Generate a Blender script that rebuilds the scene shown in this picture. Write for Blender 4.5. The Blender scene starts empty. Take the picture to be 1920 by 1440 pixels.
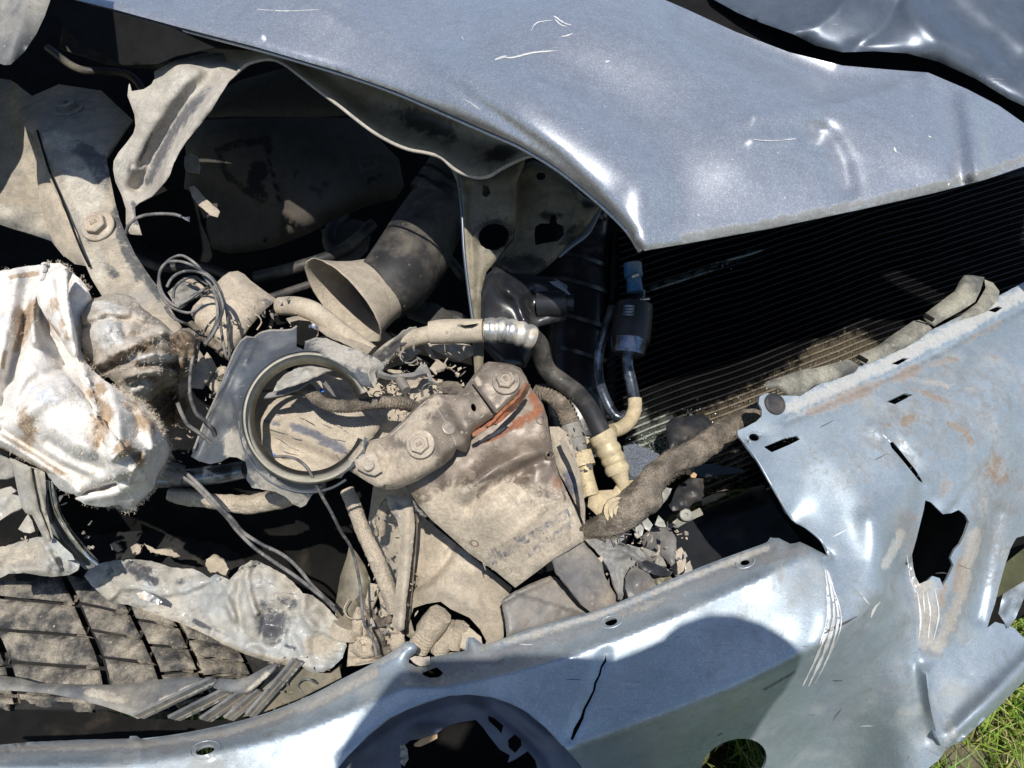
import bpy, bmesh, math, random
import numpy as np
import time as _time
_T0 = _time.time()
from mathutils import Vector, Matrix
from mathutils.geometry import delaunay_2d_cdt

# ------------------------------------------------------------------ camera, sky, sun, exposure
C = bpy.context.scene.collection
S = bpy.context.scene
PITCH = math.radians(42.0)
CAMZ = 1.2
FPX = 1387.0                       # focal length in pixels of a 1920 wide frame
cam_d = bpy.data.cameras.new('camera')
cam_d.sensor_width = 36.0
cam_d.lens = FPX * 36.0 / 1920.0
cam_d.clip_start = 0.01
cam_d.clip_end = 500
cam = bpy.data.objects.new('camera', cam_d); C.objects.link(cam)
cam.location = (0, 0, CAMZ)
cam.rotation_euler = (math.pi / 2 - PITCH, 0, 0)
S.camera = cam

FWD = np.array([0, math.cos(PITCH), -math.sin(PITCH)])
UPV = np.array([0, math.sin(PITCH), math.cos(PITCH)])
RGT = np.array([1.0, 0, 0])
CAM = np.array([0, 0, CAMZ])

def W(px, py, d):
    """point seen at (px, py) of the 1920x1440 frame at distance d along the view axis"""
    px = np.asarray(px, float); py = np.asarray(py, float); d = np.asarray(d, float)
    u = (px - 960) / FPX; v = (py - 720) / FPX
    return CAM + d[..., None] * (FWD + u[..., None] * RGT - v[..., None] * UPV)

SUNPX = (880.0, 1290.0)            # where the light is heading, seen from the camera
LDIR = FWD + (SUNPX[0] - 960) / FPX * RGT - (SUNPX[1] - 720) / FPX * UPV
LDIR = LDIR / np.linalg.norm(LDIR)
sd = bpy.data.lights.new('sun', 'SUN'); sd.energy = 4.6; sd.angle = math.radians(0.55)
sd.color = (1.0, 0.955, 0.88)
sun = bpy.data.objects.new('sun', sd); C.objects.link(sun)
sun.rotation_euler = Vector(LDIR).to_track_quat('-Z', 'Y').to_euler()
sun.location = (0, -1, 4)
wd = bpy.data.worlds.new('World'); S.world = wd; wd.use_nodes = True
nt = wd.node_tree
sky = nt.nodes.new('ShaderNodeTexSky'); sky.sky_type = 'NISHITA'; sky.sun_disc = False
sky.sun_elevation = math.asin(-LDIR[2])
sky.sun_rotation = math.atan2(-LDIR[0], -LDIR[1])
sky.air_density = 1.0; sky.dust_density = 0.6; sky.ozone_density = 2.4
nt.nodes['Background'].inputs['Strength'].default_value = 0.115
nt.links.new(sky.outputs[0], nt.nodes['Background'].inputs['Color'])
S.view_settings.view_transform = 'Standard'
S.view_settings.look = 'None'
S.view_settings.exposure = 0.24
S.view_settings.gamma = 1.0
S.cycles.max_bounces = 8
S.cycles.caustics_reflective = False
S.cycles.caustics_refractive = False

rng = np.random.default_rng(7)
random.seed(7)

# ------------------------------------------------------------------ materials
def rgb(c):
    return (c[0], c[1], c[2], 1.0)

_mats = {}
def mat(name, base, rough=0.5, metal=0.0, coat=0.0, dust=0.0, dustcol=(0.42, 0.345, 0.25), dscale=14.0,
        bump=0.15, bscale=240.0, bdist=0.0006, var=0.18, vscale=30.0, A=None, B=None, D=None, flake=0.0, chips=0.0,
        scratch=0.0, scol=(0.6, 0.6, 0.6), trans=0.0, spec=0.5, grain=0.12, stretch=(1, 1, 1), sheen=0.0, up=0.0,
        grime=0.0, grimecol=(0.10, 0.075, 0.05), mott=None, specks=None):
    if mott is None: mott = 0.30 if dust > 0.25 else 0.12
    if specks is None: specks = 0.6 if dust > 0.3 else 0.0
    m = bpy.data.materials.new(name); m.use_nodes = True
    n = m.node_tree.nodes; l = m.node_tree.links
    p = n['Principled BSDF']
    geo = n.new('ShaderNodeNewGeometry')
    pos = geo.outputs['Position']
    if stretch != (1, 1, 1):
        mp = n.new('ShaderNodeMapping'); mp.inputs['Scale'].default_value = stretch
        l.new(pos, mp.inputs['Vector']); pos = mp.outputs[0]
    def noise(scale, detail=6, rough_=0.62, vec=None, dist=0.0):
        t = n.new('ShaderNodeTexNoise'); t.inputs['Scale'].default_value = scale
        t.inputs['Detail'].default_value = detail; t.inputs['Roughness'].default_value = rough_
        t.inputs['Distortion'].default_value = dist
        l.new(vec or pos, t.inputs['Vector']); return t.outputs['Fac']
    def ramp(fac, a, b, lo=0.0, hi=1.0):
        r = n.new('ShaderNodeMapRange'); r.inputs[1].default_value = a; r.inputs[2].default_value = b
        r.inputs[3].default_value = lo; r.inputs[4].default_value = hi
        r.interpolation_type = 'SMOOTHSTEP'; l.new(fac, r.inputs[0]); return r.outputs[0]
    def mix(fac, c1, c2, kind='MIX'):
        x = n.new('ShaderNodeMix'); x.data_type = 'RGBA'; x.blend_type = kind
        for s, val in ((0, fac), (6, c1), (7, c2)):
            if hasattr(val, 'is_linked'): l.new(val, x.inputs[s])
            elif s == 0: x.inputs[0].default_value = val
            else: x.inputs[s].default_value = rgb(val)
        return x.outputs[2]
    def fmath(op, a, b):
        x = n.new('ShaderNodeMath'); x.operation = op
        for s, val in ((0, a), (1, b)):
            if hasattr(val, 'is_linked'): l.new(val, x.inputs[s])
            else: x.inputs[s].default_value = val
        return x.outputs[0]
    nv = noise(vscale, 5)
    col = mix(ramp(nv, 0.3, 0.7), tuple(c * (1 - var) for c in base), tuple(min(1, c * (1 + var)) for c in base))
    rg = rough; mt = metal
    height = noise(bscale, 4, 0.6)
    if flake:
        vo = n.new('ShaderNodeTexVoronoi'); vo.inputs['Scale'].default_value = 900.0; l.new(pos, vo.inputs['Vector'])
        sp = n.new('ShaderNodeSeparateColor'); l.new(vo.outputs['Color'], sp.inputs[0])
        col = mix(fmath('MULTIPLY', ramp(sp.outputs[0], 0.55, 1.0), flake), col, (0.95, 0.97, 1.0))
    if grime:
        g = ramp(noise(dscale * 1.7, 7, 0.66, dist=0.4), 0.60 - 0.22 * grime, 0.78 - 0.22 * grime)
        col = mix(fmath('MULTIPLY', g, 0.75), col, grimecol)
    dfac = None
    if dust > 0:
        dn = noise(dscale, 9, 0.66, dist=0.25)
        th = 0.72 - 0.48 * dust
        dfac = ramp(dn, th - 0.15, th + 0.15)
        if up:
            sx = n.new('ShaderNodeSeparateXYZ'); l.new(geo.outputs['Normal'], sx.inputs[0])
            dfac = fmath('MULTIPLY', dfac, ramp(sx.outputs[2], -0.1, up))
        fine = noise(520, 3, 0.7)
        dc = mix(ramp(fine, 0.3, 0.7), tuple(c * 0.84 for c in dustcol), tuple(min(1, c * 1.10) for c in dustcol))
        big = noise(9, 4)
        dc = mix(ramp(big, 0.35, 0.7, 0, 0.4), dc, tuple(c * 0.62 for c in dustcol))
        col = mix(dfac, col, dc)
    if A or B or D:
        for key, spec_ in (('sc', D), ('sa', A), ('sb', B)):
            if not spec_: continue
            at = n.new('ShaderNodeAttribute'); at.attribute_name = key
            nz = noise(70, 10, 0.76, dist=0.5)
            k = fmath('ADD', at.outputs['Fac'], fmath('MULTIPLY', fmath('SUBTRACT', nz, 0.5), 2.8))
            k = fmath('MULTIPLY', ramp(k, 0.25, 0.85), ramp(at.outputs['Fac'], 0.02, 0.45))
            sc = mix(ramp(noise(260, 5, 0.7), 0.35, 0.65), tuple(c * 0.82 for c in spec_[0]), tuple(min(1, c * 1.12) for c in spec_[0]))
            col = mix(fmath('MULTIPLY', k, spec_[2] if len(spec_) > 2 else 0.9), col, sc)
            rg = fmath('ADD', fmath('MULTIPLY', rg, fmath('SUBTRACT', 1.0, k)), fmath('MULTIPLY', k, spec_[1]))
            if metal: mt = fmath('MULTIPLY', mt, fmath('SUBTRACT', 1.0, k))
    if scratch:
        mp = n.new('ShaderNodeMapping'); mp.inputs['Scale'].default_value = (1, 14, 3)
        mp.inputs['Rotation'].default_value = (0.3, 0.5, 0.9); l.new(geo.outputs['Position'], mp.inputs['Vector'])
        s1 = ramp(noise(38, 6, 0.75, vec=mp.outputs[0]), 0.66 - 0.1 * scratch, 0.70 - 0.05 * scratch)
        s2 = ramp(noise(7, 3), 0.45, 0.62)
        sf = fmath('MULTIPLY', fmath('MULTIPLY', s1, s2), 0.8)
        col = mix(sf, col, scol)
    if chips:
        vo = n.new('ShaderNodeTexVoronoi'); vo.inputs['Scale'].default_value = 70.0; l.new(pos, vo.inputs['Vector'])
        sp = n.new('ShaderNodeSeparateColor'); l.new(vo.outputs['Color'], sp.inputs[0])
        rad = ramp(sp.outputs[0], 1.0 - 0.5 * chips, 1.0, 0.0, 0.11)
        k = fmath('LESS_THAN', vo.outputs['Distance'], rad)
        col = mix(k, col, (0.75, 0.74, 0.70))
    if mott:
        mo = noise(48, 12, 0.78, dist=0.6)
        col = mix(1.0, col, mix(ramp(mo, 0.32, 0.66), (1 - mott, 1 - mott * 0.98, 1 - mott * 0.93), (1.0 + mott * 0.35,) * 3), 'MULTIPLY')
        height = fmath('ADD', height, fmath('MULTIPLY', mo, 1.2))
    if specks:
        vo = n.new('ShaderNodeTexVoronoi'); vo.inputs['Scale'].default_value = 130.0; l.new(pos, vo.inputs['Vector'])
        sp = n.new('ShaderNodeSeparateColor'); l.new(vo.outputs['Color'], sp.inputs[0])
        rad = ramp(sp.outputs[0], 0.72, 1.0, 0.0, 0.26)
        k = fmath('MULTIPLY', fmath('LESS_THAN', vo.outputs['Distance'], rad), specks)
        col = mix(k, col, mix(sp.outputs[1], tuple(c * 0.45 for c in dustcol), tuple(min(1, c * 1.35) for c in dustcol)))
    if grain:
        gr = noise(750, 2, 0.7)
        col = mix(1.0, col, mix(ramp(gr, 0.25, 0.75), (1 - grain,) * 3, (1 + grain * 0.3,) * 3), 'MULTIPLY')
    if dfac is not None:
        rg = fmath('ADD', fmath('MULTIPLY', rg, fmath('SUBTRACT', 1.0, dfac)), fmath('MULTIPLY', dfac, 0.92))
        if metal: mt = fmath('MULTIPLY', mt, fmath('SUBTRACT', 1.0, dfac))
        height = fmath('ADD', height, fmath('MULTIPLY', dfac, 0.3))
    if hasattr(rg, 'is_linked'): l.new(rg, p.inputs['Roughness'])
    else:
        rr = ramp(noise(22, 6), 0.25, 0.75, rg * 0.82, min(1, rg * 1.2)); l.new(rr, p.inputs['Roughness'])
    if hasattr(mt, 'is_linked'): l.new(mt, p.inputs['Metallic'])
    else: p.inputs['Metallic'].default_value = mt
    l.new(col, p.inputs['Base Color'])
    p.inputs['Coat Weight'].default_value = coat
    p.inputs['Coat Roughness'].default_value = 0.12
    p.inputs['Transmission Weight'].default_value = trans
    p.inputs['Specular IOR Level'].default_value = spec
    p.inputs['Sheen Weight'].default_value = sheen
    if bump:
        b = n.new('ShaderNodeBump'); b.inputs['Strength'].default_value = bump; b.inputs['Distance'].default_value = bdist
        l.new(height, b.inputs['Height']); l.new(b.outputs[0], p.inputs['Normal'])
    _mats[name] = m
    return m

DUST = (0.415, 0.36, 0.28)
M_paint = mat('silver_blue_paint', (0.42, 0.44, 0.475), rough=0.44, metal=0.75, coat=0.30, flake=0.34, chips=0.5, var=0.04,
              vscale=6, bump=0.02, bscale=900, grain=0.10, scratch=0.15, scol=(0.55, 0.56, 0.58), A=((0.12, 0.115, 0.095), 0.6, 0.75), B=((0.75, 0.75, 0.70), 0.5, 0.9))
M_bumper = mat('bumper_paint', (0.295, 0.35, 0.395), rough=0.45, metal=0.48, coat=0.22, var=0.08, vscale=12, dust=0.17, dustcol=(0.33, 0.32, 0.29), grime=0.05, grimecol=(0.22, 0.21, 0.18), mott=0.10,
               D=((0.15, 0.145, 0.14), 0.55, 0.72),
               specks=0.12, dscale=13, bump=0.03, bscale=500, grain=0.10, flake=0.12, scratch=0.6, scol=(0.14, 0.13, 0.12), chips=0.03,
               A=((0.21, 0.125, 0.06), 0.85, 0.6), B=((0.43, 0.39, 0.33), 0.8, 0.55))
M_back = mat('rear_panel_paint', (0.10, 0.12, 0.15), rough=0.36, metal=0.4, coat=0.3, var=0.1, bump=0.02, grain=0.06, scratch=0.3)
M_dustmetal = mat('dusty_grey_metal', (0.15, 0.165, 0.185), rough=0.42, metal=0.35, dust=0.68, up=0.55, dustcol=DUST, dscale=11, bump=0.3, scratch=0.9,
                  scol=(0.10, 0.11, 0.13), A=((0.07, 0.075, 0.08), 0.5), B=((0.46, 0.42, 0.35), 0.85, 0.8))
M_sheet = mat('galvanised_sheet', (0.30, 0.31, 0.33), rough=0.4, metal=0.35, dust=0.8, dustcol=(0.46, 0.42, 0.36), dscale=6, bump=0.2,
              scratch=0.4, scol=(0.15, 0.16, 0.19), A=((0.10, 0.10, 0.11), 0.5), B=((0.46, 0.43, 0.37), 0.8, 0.8))
M_tan = mat('dust_caked_panel', (0.15, 0.145, 0.145), rough=0.65, dust=0.84, dustcol=(0.445, 0.38, 0.295), dscale=8, bump=0.3, scratch=0.8,
            scol=(0.17, 0.16, 0.17), A=((0.12, 0.13, 0.17), 0.6, 0.85), B=((0.50, 0.42, 0.32), 0.9, 0.6))
M_brown = mat('oily_brown_metal', (0.145, 0.115, 0.09), rough=0.36, metal=0.25, dust=0.42, dustcol=(0.29, 0.24, 0.185), dscale=14, bump=0.45,
              bscale=330, A=((0.26, 0.09, 0.04), 0.85), B=((0.43, 0.36, 0.275), 0.9, 0.85), scratch=0.5, scol=(0.42, 0.38, 0.33))
M_rust = mat('rusty_edge', (0.24, 0.085, 0.038), rough=0.9, bump=0.8, bscale=180, var=0.5, vscale=80, dust=0.25, dustcol=(0.42, 0.34, 0.24))
M_blackpl = mat('black_plastic', (0.022, 0.023, 0.026), rough=0.42, dust=0.22, dustcol=(0.12, 0.10, 0.08), dscale=16, bump=0.2)
M_void = mat('shade_black_bay', (0.010, 0.010, 0.0105), rough=0.9, dust=0.0, bump=0.2, spec=0.08)  # near-black colour stands in for the shade of the bay
M_blackgloss = mat('glossy_black_metal', (0.018, 0.019, 0.022), rough=0.28, dust=0.12, dustcol=(0.10, 0.09, 0.08), dscale=20, bump=0.3, bscale=90)
M_olive = mat('dull_olive_primer', (0.17, 0.155, 0.11), rough=0.5, metal=0.15, dust=0.3, dustcol=(0.25, 0.21, 0.15), dscale=14, bump=0.2,
              grime=0.35, A=((0.01, 0.01, 0.01), 0.4))
M_greypl = mat('weathered_grey_plastic', (0.13, 0.135, 0.14), rough=0.5, dust=0.42, dustcol=(0.34, 0.315, 0.27), dscale=10, bump=0.25,
               scratch=0.5, scol=(0.05, 0.05, 0.06), A=((0.02, 0.02, 0.022), 0.4), B=((0.5, 0.45, 0.37), 0.9))
M_shell = mat('housing_shell_plastic', (0.075, 0.085, 0.10), rough=0.5, dust=0.14, dustcol=(0.26, 0.26, 0.25), dscale=10, bump=0.2, scratch=0.5, scol=(0.3, 0.3, 0.3),
               A=((0.02, 0.02, 0.022), 0.4), B=((0.44, 0.40, 0.34), 0.9, 0.9))
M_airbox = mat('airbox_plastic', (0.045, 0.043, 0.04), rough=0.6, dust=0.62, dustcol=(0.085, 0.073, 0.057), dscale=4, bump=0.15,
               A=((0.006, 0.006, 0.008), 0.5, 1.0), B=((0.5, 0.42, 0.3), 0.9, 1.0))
M_hose = mat('black_rubber_hose', (0.022, 0.022, 0.024), rough=0.55, dust=0.33, dustcol=(0.16, 0.14, 0.11), dscale=12, bump=0.3)
M_clearpl = mat('clouded_clear_plastic', (0.38, 0.41, 0.42), rough=0.42, coat=0.1, dust=0.60, dustcol=(0.47, 0.43, 0.36), dscale=10, bump=0.2, bscale=120,
                trans=0.10, scratch=1.0, scol=(0.12, 0.13, 0.16), A=((0.04, 0.045, 0.06), 0.35, 0.9), B=((0.46, 0.40, 0.31), 0.9), grime=0.2)
M_greyshard = mat('dark_grey_plastic_shard', (0.15, 0.142, 0.135), rough=0.40, dust=0.35, dustcol=(0.3, 0.26, 0.21), dscale=13, bump=0.2, scratch=0.5,
                  scol=(0.35, 0.34, 0.33))
M_whiteshard = mat('broken_pale_plastic', (0.34, 0.34, 0.30), rough=0.4, dust=0.35, dustcol=DUST, dscale=30)
M_gold = mat('dusty_gold_aluminium', (0.56, 0.46, 0.27), rough=0.42, metal=0.45, dust=0.55, dustcol=(0.55, 0.45, 0.29), dscale=16, bump=0.3, grime=0.25)
M_alu = mat('bright_aluminium', (0.60, 0.59, 0.56), rough=0.32, metal=0.8, dust=0.30, dustcol=(0.5, 0.42, 0.3), dscale=30, bump=0.2, grime=0.2)
M_aludark = mat('dark_aluminium', (0.20, 0.23, 0.28), rough=0.25, metal=0.8, grime=0.7, grimecol=(0.01, 0.01, 0.012), dscale=24, bump=0.2)
M_tube = mat('dusty_pipe', (0.22, 0.21, 0.20), rough=0.5, metal=0.2, dust=0.74, dustcol=(0.48, 0.41, 0.31), dscale=12, bump=0.25, grime=0.2)
M_loom = mat('dusty_fabric_harness', (0.13, 0.105, 0.08), rough=0.95, dust=0.52, dustcol=(0.40, 0.33, 0.25), dscale=34, bump=1.0, bscale=300, bdist=0.004, grain=0.5, mott=0.5)
M_loomtan = mat('sand_caked_harness', (0.30, 0.25, 0.19), rough=0.95, dust=0.9, dustcol=(0.54, 0.455, 0.345), dscale=22, bump=1.0, bscale=300, bdist=0.002, grain=0.4)
M_wire = mat('black_wire_insulation', (0.05, 0.052, 0.055), rough=0.38, dust=0.45, dustcol=(0.28, 0.26, 0.24), dscale=40, bump=0.2)
M_blue = mat('blue_plastic', (0.01, 0.12, 0.26), rough=0.35, dust=0.1, bump=0.1)
M_bluechip = mat('bright_blue_chip', (0.04, 0.16, 0.55), rough=0.6, dust=0.2, dustcol=DUST, dscale=60)
M_bolt = mat('zinc_bolt', (0.42, 0.37, 0.31), rough=0.45, metal=0.45, dust=0.55, dustcol=(0.47, 0.385, 0.29), dscale=40, bump=0.5)
M_boltdark = mat('oily_bolt', (0.24, 0.20, 0.16), rough=0.42, metal=0.4, dust=0.35, dustcol=(0.42, 0.35, 0.27), dscale=60, bump=0.5)
M_chrome = mat('chrome', (0.75, 0.75, 0.75), rough=0.12, metal=1.0, bump=0.05, dust=0.15, dscale=40)
M_fin = mat('radiator_fins', (0.010, 0.010, 0.011), rough=0.55, metal=0.3, dust=0.2, dustcol=(0.02, 0.02, 0.02), dscale=8, bump=0.6, bscale=800,
            A=((0.42, 0.35, 0.25), 0.95, 1.0), B=((0.50, 0.53, 0.46), 0.5))
M_radtube = mat('radiator_tube_edge', (0.007, 0.007, 0.009), rough=0.6, metal=0.0, spec=0.2, dust=0.2, dustcol=(0.03, 0.028, 0.025), dscale=12, bump=0.4,
            A=((0.17, 0.145, 0.105), 0.9, 1.0), B=((0.30, 0.32, 0.28), 0.5))
M_tyre = mat('tyre_rubber', (0.035, 0.036, 0.040), rough=0.7, dust=0.47, dustcol=(0.385, 0.335, 0.26), dscale=30, bump=1.0, bscale=230, bdist=0.002, grain=0.45, mott=0.5)
M_tyredark = mat('tyre_shade_rubber', (0.010, 0.010, 0.0105), rough=0.9, dust=0.12, dustcol=(0.07, 0.06, 0.045), dscale=22, bump=0.6)  # darker copy of the tyre rubber for its shaded top and grooves
M_liner = mat('shade_black_liner', (0.009, 0.0088, 0.0085), rough=0.9, dust=0.05, dustcol=(0.05, 0.04, 0.03), dscale=14, bump=0.6, spec=0.1)  # near black so surfaces in the wheel arch read as shade
M_white = mat('white_fleece_cloth', (0.76, 0.72, 0.665), rough=1.0, spec=0.0, bump=0.7, bscale=600, bdist=0.0014, var=0.10, grain=0.16,
              A=((0.36, 0.235, 0.125), 0.95, 0.8), B=((0.46, 0.54, 0.70), 0.9, 0.5), grime=0.30, grimecol=(0.46, 0.38, 0.28), dscale=6)
M_dirty = mat('dirty_knit_cloth', (0.52, 0.46, 0.385), rough=1.0, spec=0.03, bump=1.0, bscale=420, bdist=0.002, var=0.25, vscale=20, grain=0.3,
              A=((0.17, 0.12, 0.08), 0.95, 0.9), B=((0.74, 0.72, 0.68), 0.9, 0.95), grime=0.4, grimecol=(0.24, 0.18, 0.12), dscale=12)
M_fibre = mat('cloth_fibre', (0.60, 0.52, 0.41), rough=0.95, bump=0, grain=0)
M_foam = mat('speckled_foam_pad', (0.16, 0.18, 0.22), rough=0.95, bump=1.0, bscale=600, bdist=0.002, grain=0.6, var=0.3, vscale=400)
M_scrw = mat('bare_plastic_scratch', (0.62, 0.62, 0.60), rough=0.6, bump=0.2, grain=0.2, mott=0.3)
M_scuff = mat('dusty_worn_edge', (0.44, 0.39, 0.32), rough=0.8, bump=0.3, grain=0.3, mott=0.4)
M_scrd = mat('dark_scratch', (0.06, 0.06, 0.065), rough=0.7, bump=0, grain=0.2)
M_stone = mat('wood_splinter', (0.55, 0.36, 0.20), rough=0.8, bump=0.4)

# ------------------------------------------------------------------ geometry helpers
def tag(o, label=None, cat=None, group=None, kind=None):
    if label: o['label'] = label
    if cat: o['category'] = cat
    if group: o['group'] = group
    if kind: o['kind'] = kind
    return o

def thing(name, label, cat, loc=None, group=None):
    o = bpy.data.objects.new(name, None); C.objects.link(o)
    o.empty_display_size = 0.05
    if loc is not None: o.location = Vector(loc)
    tag(o, label, cat, group)
    bpy.context.view_layer.update()
    return o

def link(name, me, m, parent=None):
    o = bpy.data.objects.new(name, me); C.objects.link(o)
    if m is not None: me.materials.append(m)
    if parent is not None:
        o.parent = parent
        o.matrix_parent_inverse = parent.matrix_world.inverted() if parent.type == 'EMPTY' else Matrix.Identity(4)
    return o

def tps(ctrl):
    """smooth depth through (px, py, d) points"""
    c = np.array(ctrl, float); P = c[:, :2] / 300.0; n = len(c)
    if n == 1: return lambda x, y: np.full(np.shape(x), c[0, 2])
    if n <= 3:
        A = np.c_[np.ones(n), P]; s = np.linalg.lstsq(A, c[:, 2], rcond=None)[0]
        return lambda x, y: s[0] + s[1] * np.asarray(x) / 300 + s[2] * np.asarray(y) / 300
    def U(r2): return np.where(r2 > 1e-12, 0.5 * r2 * np.log(np.maximum(r2, 1e-12)), 0)
    K = U(((P[:, None] - P[None]) ** 2).sum(-1)) + np.eye(n) * 1e-4
    T = np.c_[np.ones(n), P]
    L = np.block([[K, T], [T.T, np.zeros((3, 3))]])
    s = np.linalg.solve(L, np.r_[c[:, 2], 0, 0, 0])
    def f(x, y):
        x = np.asarray(x, float) / 300; y = np.asarray(y, float) / 300
        r2 = (x[..., None] - P[:, 0]) ** 2 + (y[..., None] - P[:, 1]) ** 2
        return U(r2) @ s[:n] + s[n] + s[n + 1] * x + s[n + 2] * y
    return f

def poly_dist(x, y, pl):
    """unsigned and signed distance (positive on the right of travel as seen in the picture) to a polyline"""
    x = np.asarray(x, float); y = np.asarray(y, float); shp = x.shape
    xf = x.ravel(); yf = y.ravel(); Q = np.asarray(pl, float)
    A = Q[:-1]; D = Q[1:] - A; L2 = (D ** 2).sum(1) + 1e-9; LL = np.sqrt(L2); cum = np.r_[0, np.cumsum(LL)]
    best = np.empty(xf.shape); sg = np.empty(xf.shape); tt = np.empty(xf.shape)
    ch = max(1, int(400000 / len(A)))
    for i in range(0, len(xf), ch):
        dx = xf[i:i + ch, None] - A[:, 0]; dy = yf[i:i + ch, None] - A[:, 1]
        t = np.minimum(np.maximum((dx * D[:, 0] + dy * D[:, 1]) / L2, 0), 1)
        d2 = (dx - t * D[:, 0]) ** 2 + (dy - t * D[:, 1]) ** 2
        k = d2.argmin(1); r = np.arange(len(k))
        best[i:i + ch] = np.sqrt(d2[r, k]); sg[i:i + ch] = np.sign(D[k, 0] * dy[r, k] - D[k, 1] * dx[r, k]); tt[i:i + ch] = cum[k] + t[r, k] * LL[k]
    return best.reshape(shp), (best * sg).reshape(shp), (tt / max(cum[-1], 1e-6)).reshape(shp)

def vnoise(x, y, scale, seed, octaves=3):
    """smooth value noise, about -1..1"""
    r = np.random.default_rng(seed); G = r.uniform(-1, 1, (64, 64))
    x = np.asarray(x, float); y = np.asarray(y, float); out = 0; amp = 1; tot = 0
    for o in range(octaves):
        u = x / scale + 17.3 * o; v = y / scale + 9.1 * o
        i = np.floor(u).astype(int); j = np.floor(v).astype(int); fu = u - i; fv = v - j
        fu = fu * fu * (3 - 2 * fu); fv = fv * fv * (3 - 2 * fv)
        g = lambda a, b: G[a % 64, b % 64]
        out = out + amp * ((g(i, j) * (1 - fu) + g(i + 1, j) * fu) * (1 - fv) + (g(i, j + 1) * (1 - fu) + g(i + 1, j + 1) * fu) * fv)
        tot += amp; amp *= 0.5; scale *= 0.5
    return out / tot

def catmull(pts, closed=False, step=8.0):
    P = [np.array(p, float) for p in pts]; n = len(P); out = []
    segs = n if closed else n - 1
    for i in range(segs):
        p1, p2 = P[i], P[(i + 1) % n]
        p0 = P[i - 1] if (closed or i > 0) else 2 * p1 - p2
        p3 = P[(i + 2) % n] if (closed or i + 2 < n) else 2 * p2 - p1
        k = max(1, int(np.hypot(*(p2 - p1)[:2]) / step))
        for j in range(k):
            t = j / k
            out.append(0.5 * ((2 * p1) + (-p0 + p2) * t + (2 * p0 - 5 * p1 + 4 * p2 - p3) * t * t + (-p0 + 3 * p1 - 3 * p2 + p3) * t ** 3))
    if not closed: out.append(P[-1])
    return np.array(out)

def densify(pts, step):
    out = []
    for i in range(len(pts)):
        a = np.array(pts[i], float); b = np.array(pts[(i + 1) % len(pts)], float)
        k = max(1, int(np.hypot(*(b - a)) / step))
        for j in range(k): out.append(a + (b - a) * j / k)
    return np.array(out)

def inside(x, y, poly):
    x = np.asarray(x); y = np.asarray(y); c = np.zeros(x.shape, bool)
    px, py = poly[:, 0], poly[:, 1]; n = len(poly); j = n - 1
    for i in range(n):
        cond = ((py[i] > y) != (py[j] > y))
        with np.errstate(divide='ignore', invalid='ignore'):
            xi = (px[j] - px[i]) * (y - py[i]) / (py[j] - py[i] + 1e-12) + px[i]
        c ^= cond & (x < xi); j = i
    return c

def ellipse(cx, cy, rx, ry, ang=0, n=20):
    a = math.radians(ang)
    return [(cx + rx * math.cos(t) * math.cos(a) - ry * math.sin(t) * math.sin(a),
             cy + rx * math.cos(t) * math.sin(a) + ry * math.sin(t) * math.cos(a)) for t in np.linspace(0, 2 * math.pi, n, endpoint=False)]

SURF = {}
class Surf:
    def __init__(s, base, feats, out):
        s.base, s.feats, s.out = base, feats, out
    def d(s, x, y):
        x = np.asarray(x, float); y = np.asarray(y, float)
        z = s.base(x, y)
        for f in s.feats:
            k = f[0]
            if k == 'ridge':      # ('ridge', polyline, amp m toward camera, width px)
                b, _, t = poly_dist(x, y, f[1]); z = z - f[2] * np.exp(-(b / f[3]) ** 2)
            elif k == 'sharp':
                b, _, t = poly_dist(x, y, f[1]); z = z - f[2] * np.exp(-b / f[3])
            elif k == 'fold':     # ('fold', polyline, k per 100 px on the right side, softness px, cap px)
                _, sg, _ = poly_dist(x, y, f[1]); g = 0.5 * (sg + np.sqrt(sg * sg + f[3] ** 2))
                cap = f[4] if len(f) > 4 else 1e4
                gg = g if cap > 1e3 else cap * (1 - np.exp(-g / cap))
                if len(f) > 5: gg = gg * 0.5 * (1 - np.tanh((x - f[5]) / f[6]))
                if len(f) > 7: gg = gg * np.exp(-(np.maximum(sg, 0) / f[7]) ** 4)
                z = z + f[2] * gg / 100
            elif k == 'step':     # ('step', polyline, amp away on the right, width px)
                _, sg, _ = poly_dist(x, y, f[1]); z = z + f[2] * 0.5 * (1 + np.tanh(sg / f[3]))
            elif k == 'bump':     # ('bump', cx, cy, rx, ry, ang, amp toward camera)
                a = math.radians(f[5]); dx = x - f[1]; dy = y - f[2]
                u = (dx * math.cos(a) + dy * math.sin(a)) / f[3]; v = (-dx * math.sin(a) + dy * math.cos(a)) / f[4]
                z = z - f[6] * np.exp(-(u * u + v * v))
            elif k == 'noise':    # ('noise', amp, scale, seed)
                z = z - f[1] * vnoise(x, y, f[2], f[3])
            elif k == 'crumple':  # creased facets
                q = np.abs(vnoise(x, y, f[2], f[3], 2)); z = z - f[1] * (q * 2 - 0.6)
            elif k == 'lip':      # edge rolls away: ('lip', amp, width)
                b, _, _ = poly_dist(x, y, s.out); z = z + f[1] * np.exp(-b / f[2])
            elif k == 'liplow':   # part of the edge rolls away: ('liplow', polyline, amp, width)
                b, _, _ = poly_dist(x, y, f[1]); z = z + f[2] * np.exp(-b / f[3])
        return z
    def p(s, x, y):
        return W(x, y, s.d(x, y))
    def n(s, x, y, e=3.0):
        a = s.p(x + e, y) - s.p(x - e, y); b = s.p(x, y + e) - s.p(x, y - e)
        v = np.cross(a, b); v /= np.linalg.norm(v)
        if v @ (CAM - s.p(x, y)) < 0: v = -v
        return v

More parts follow.
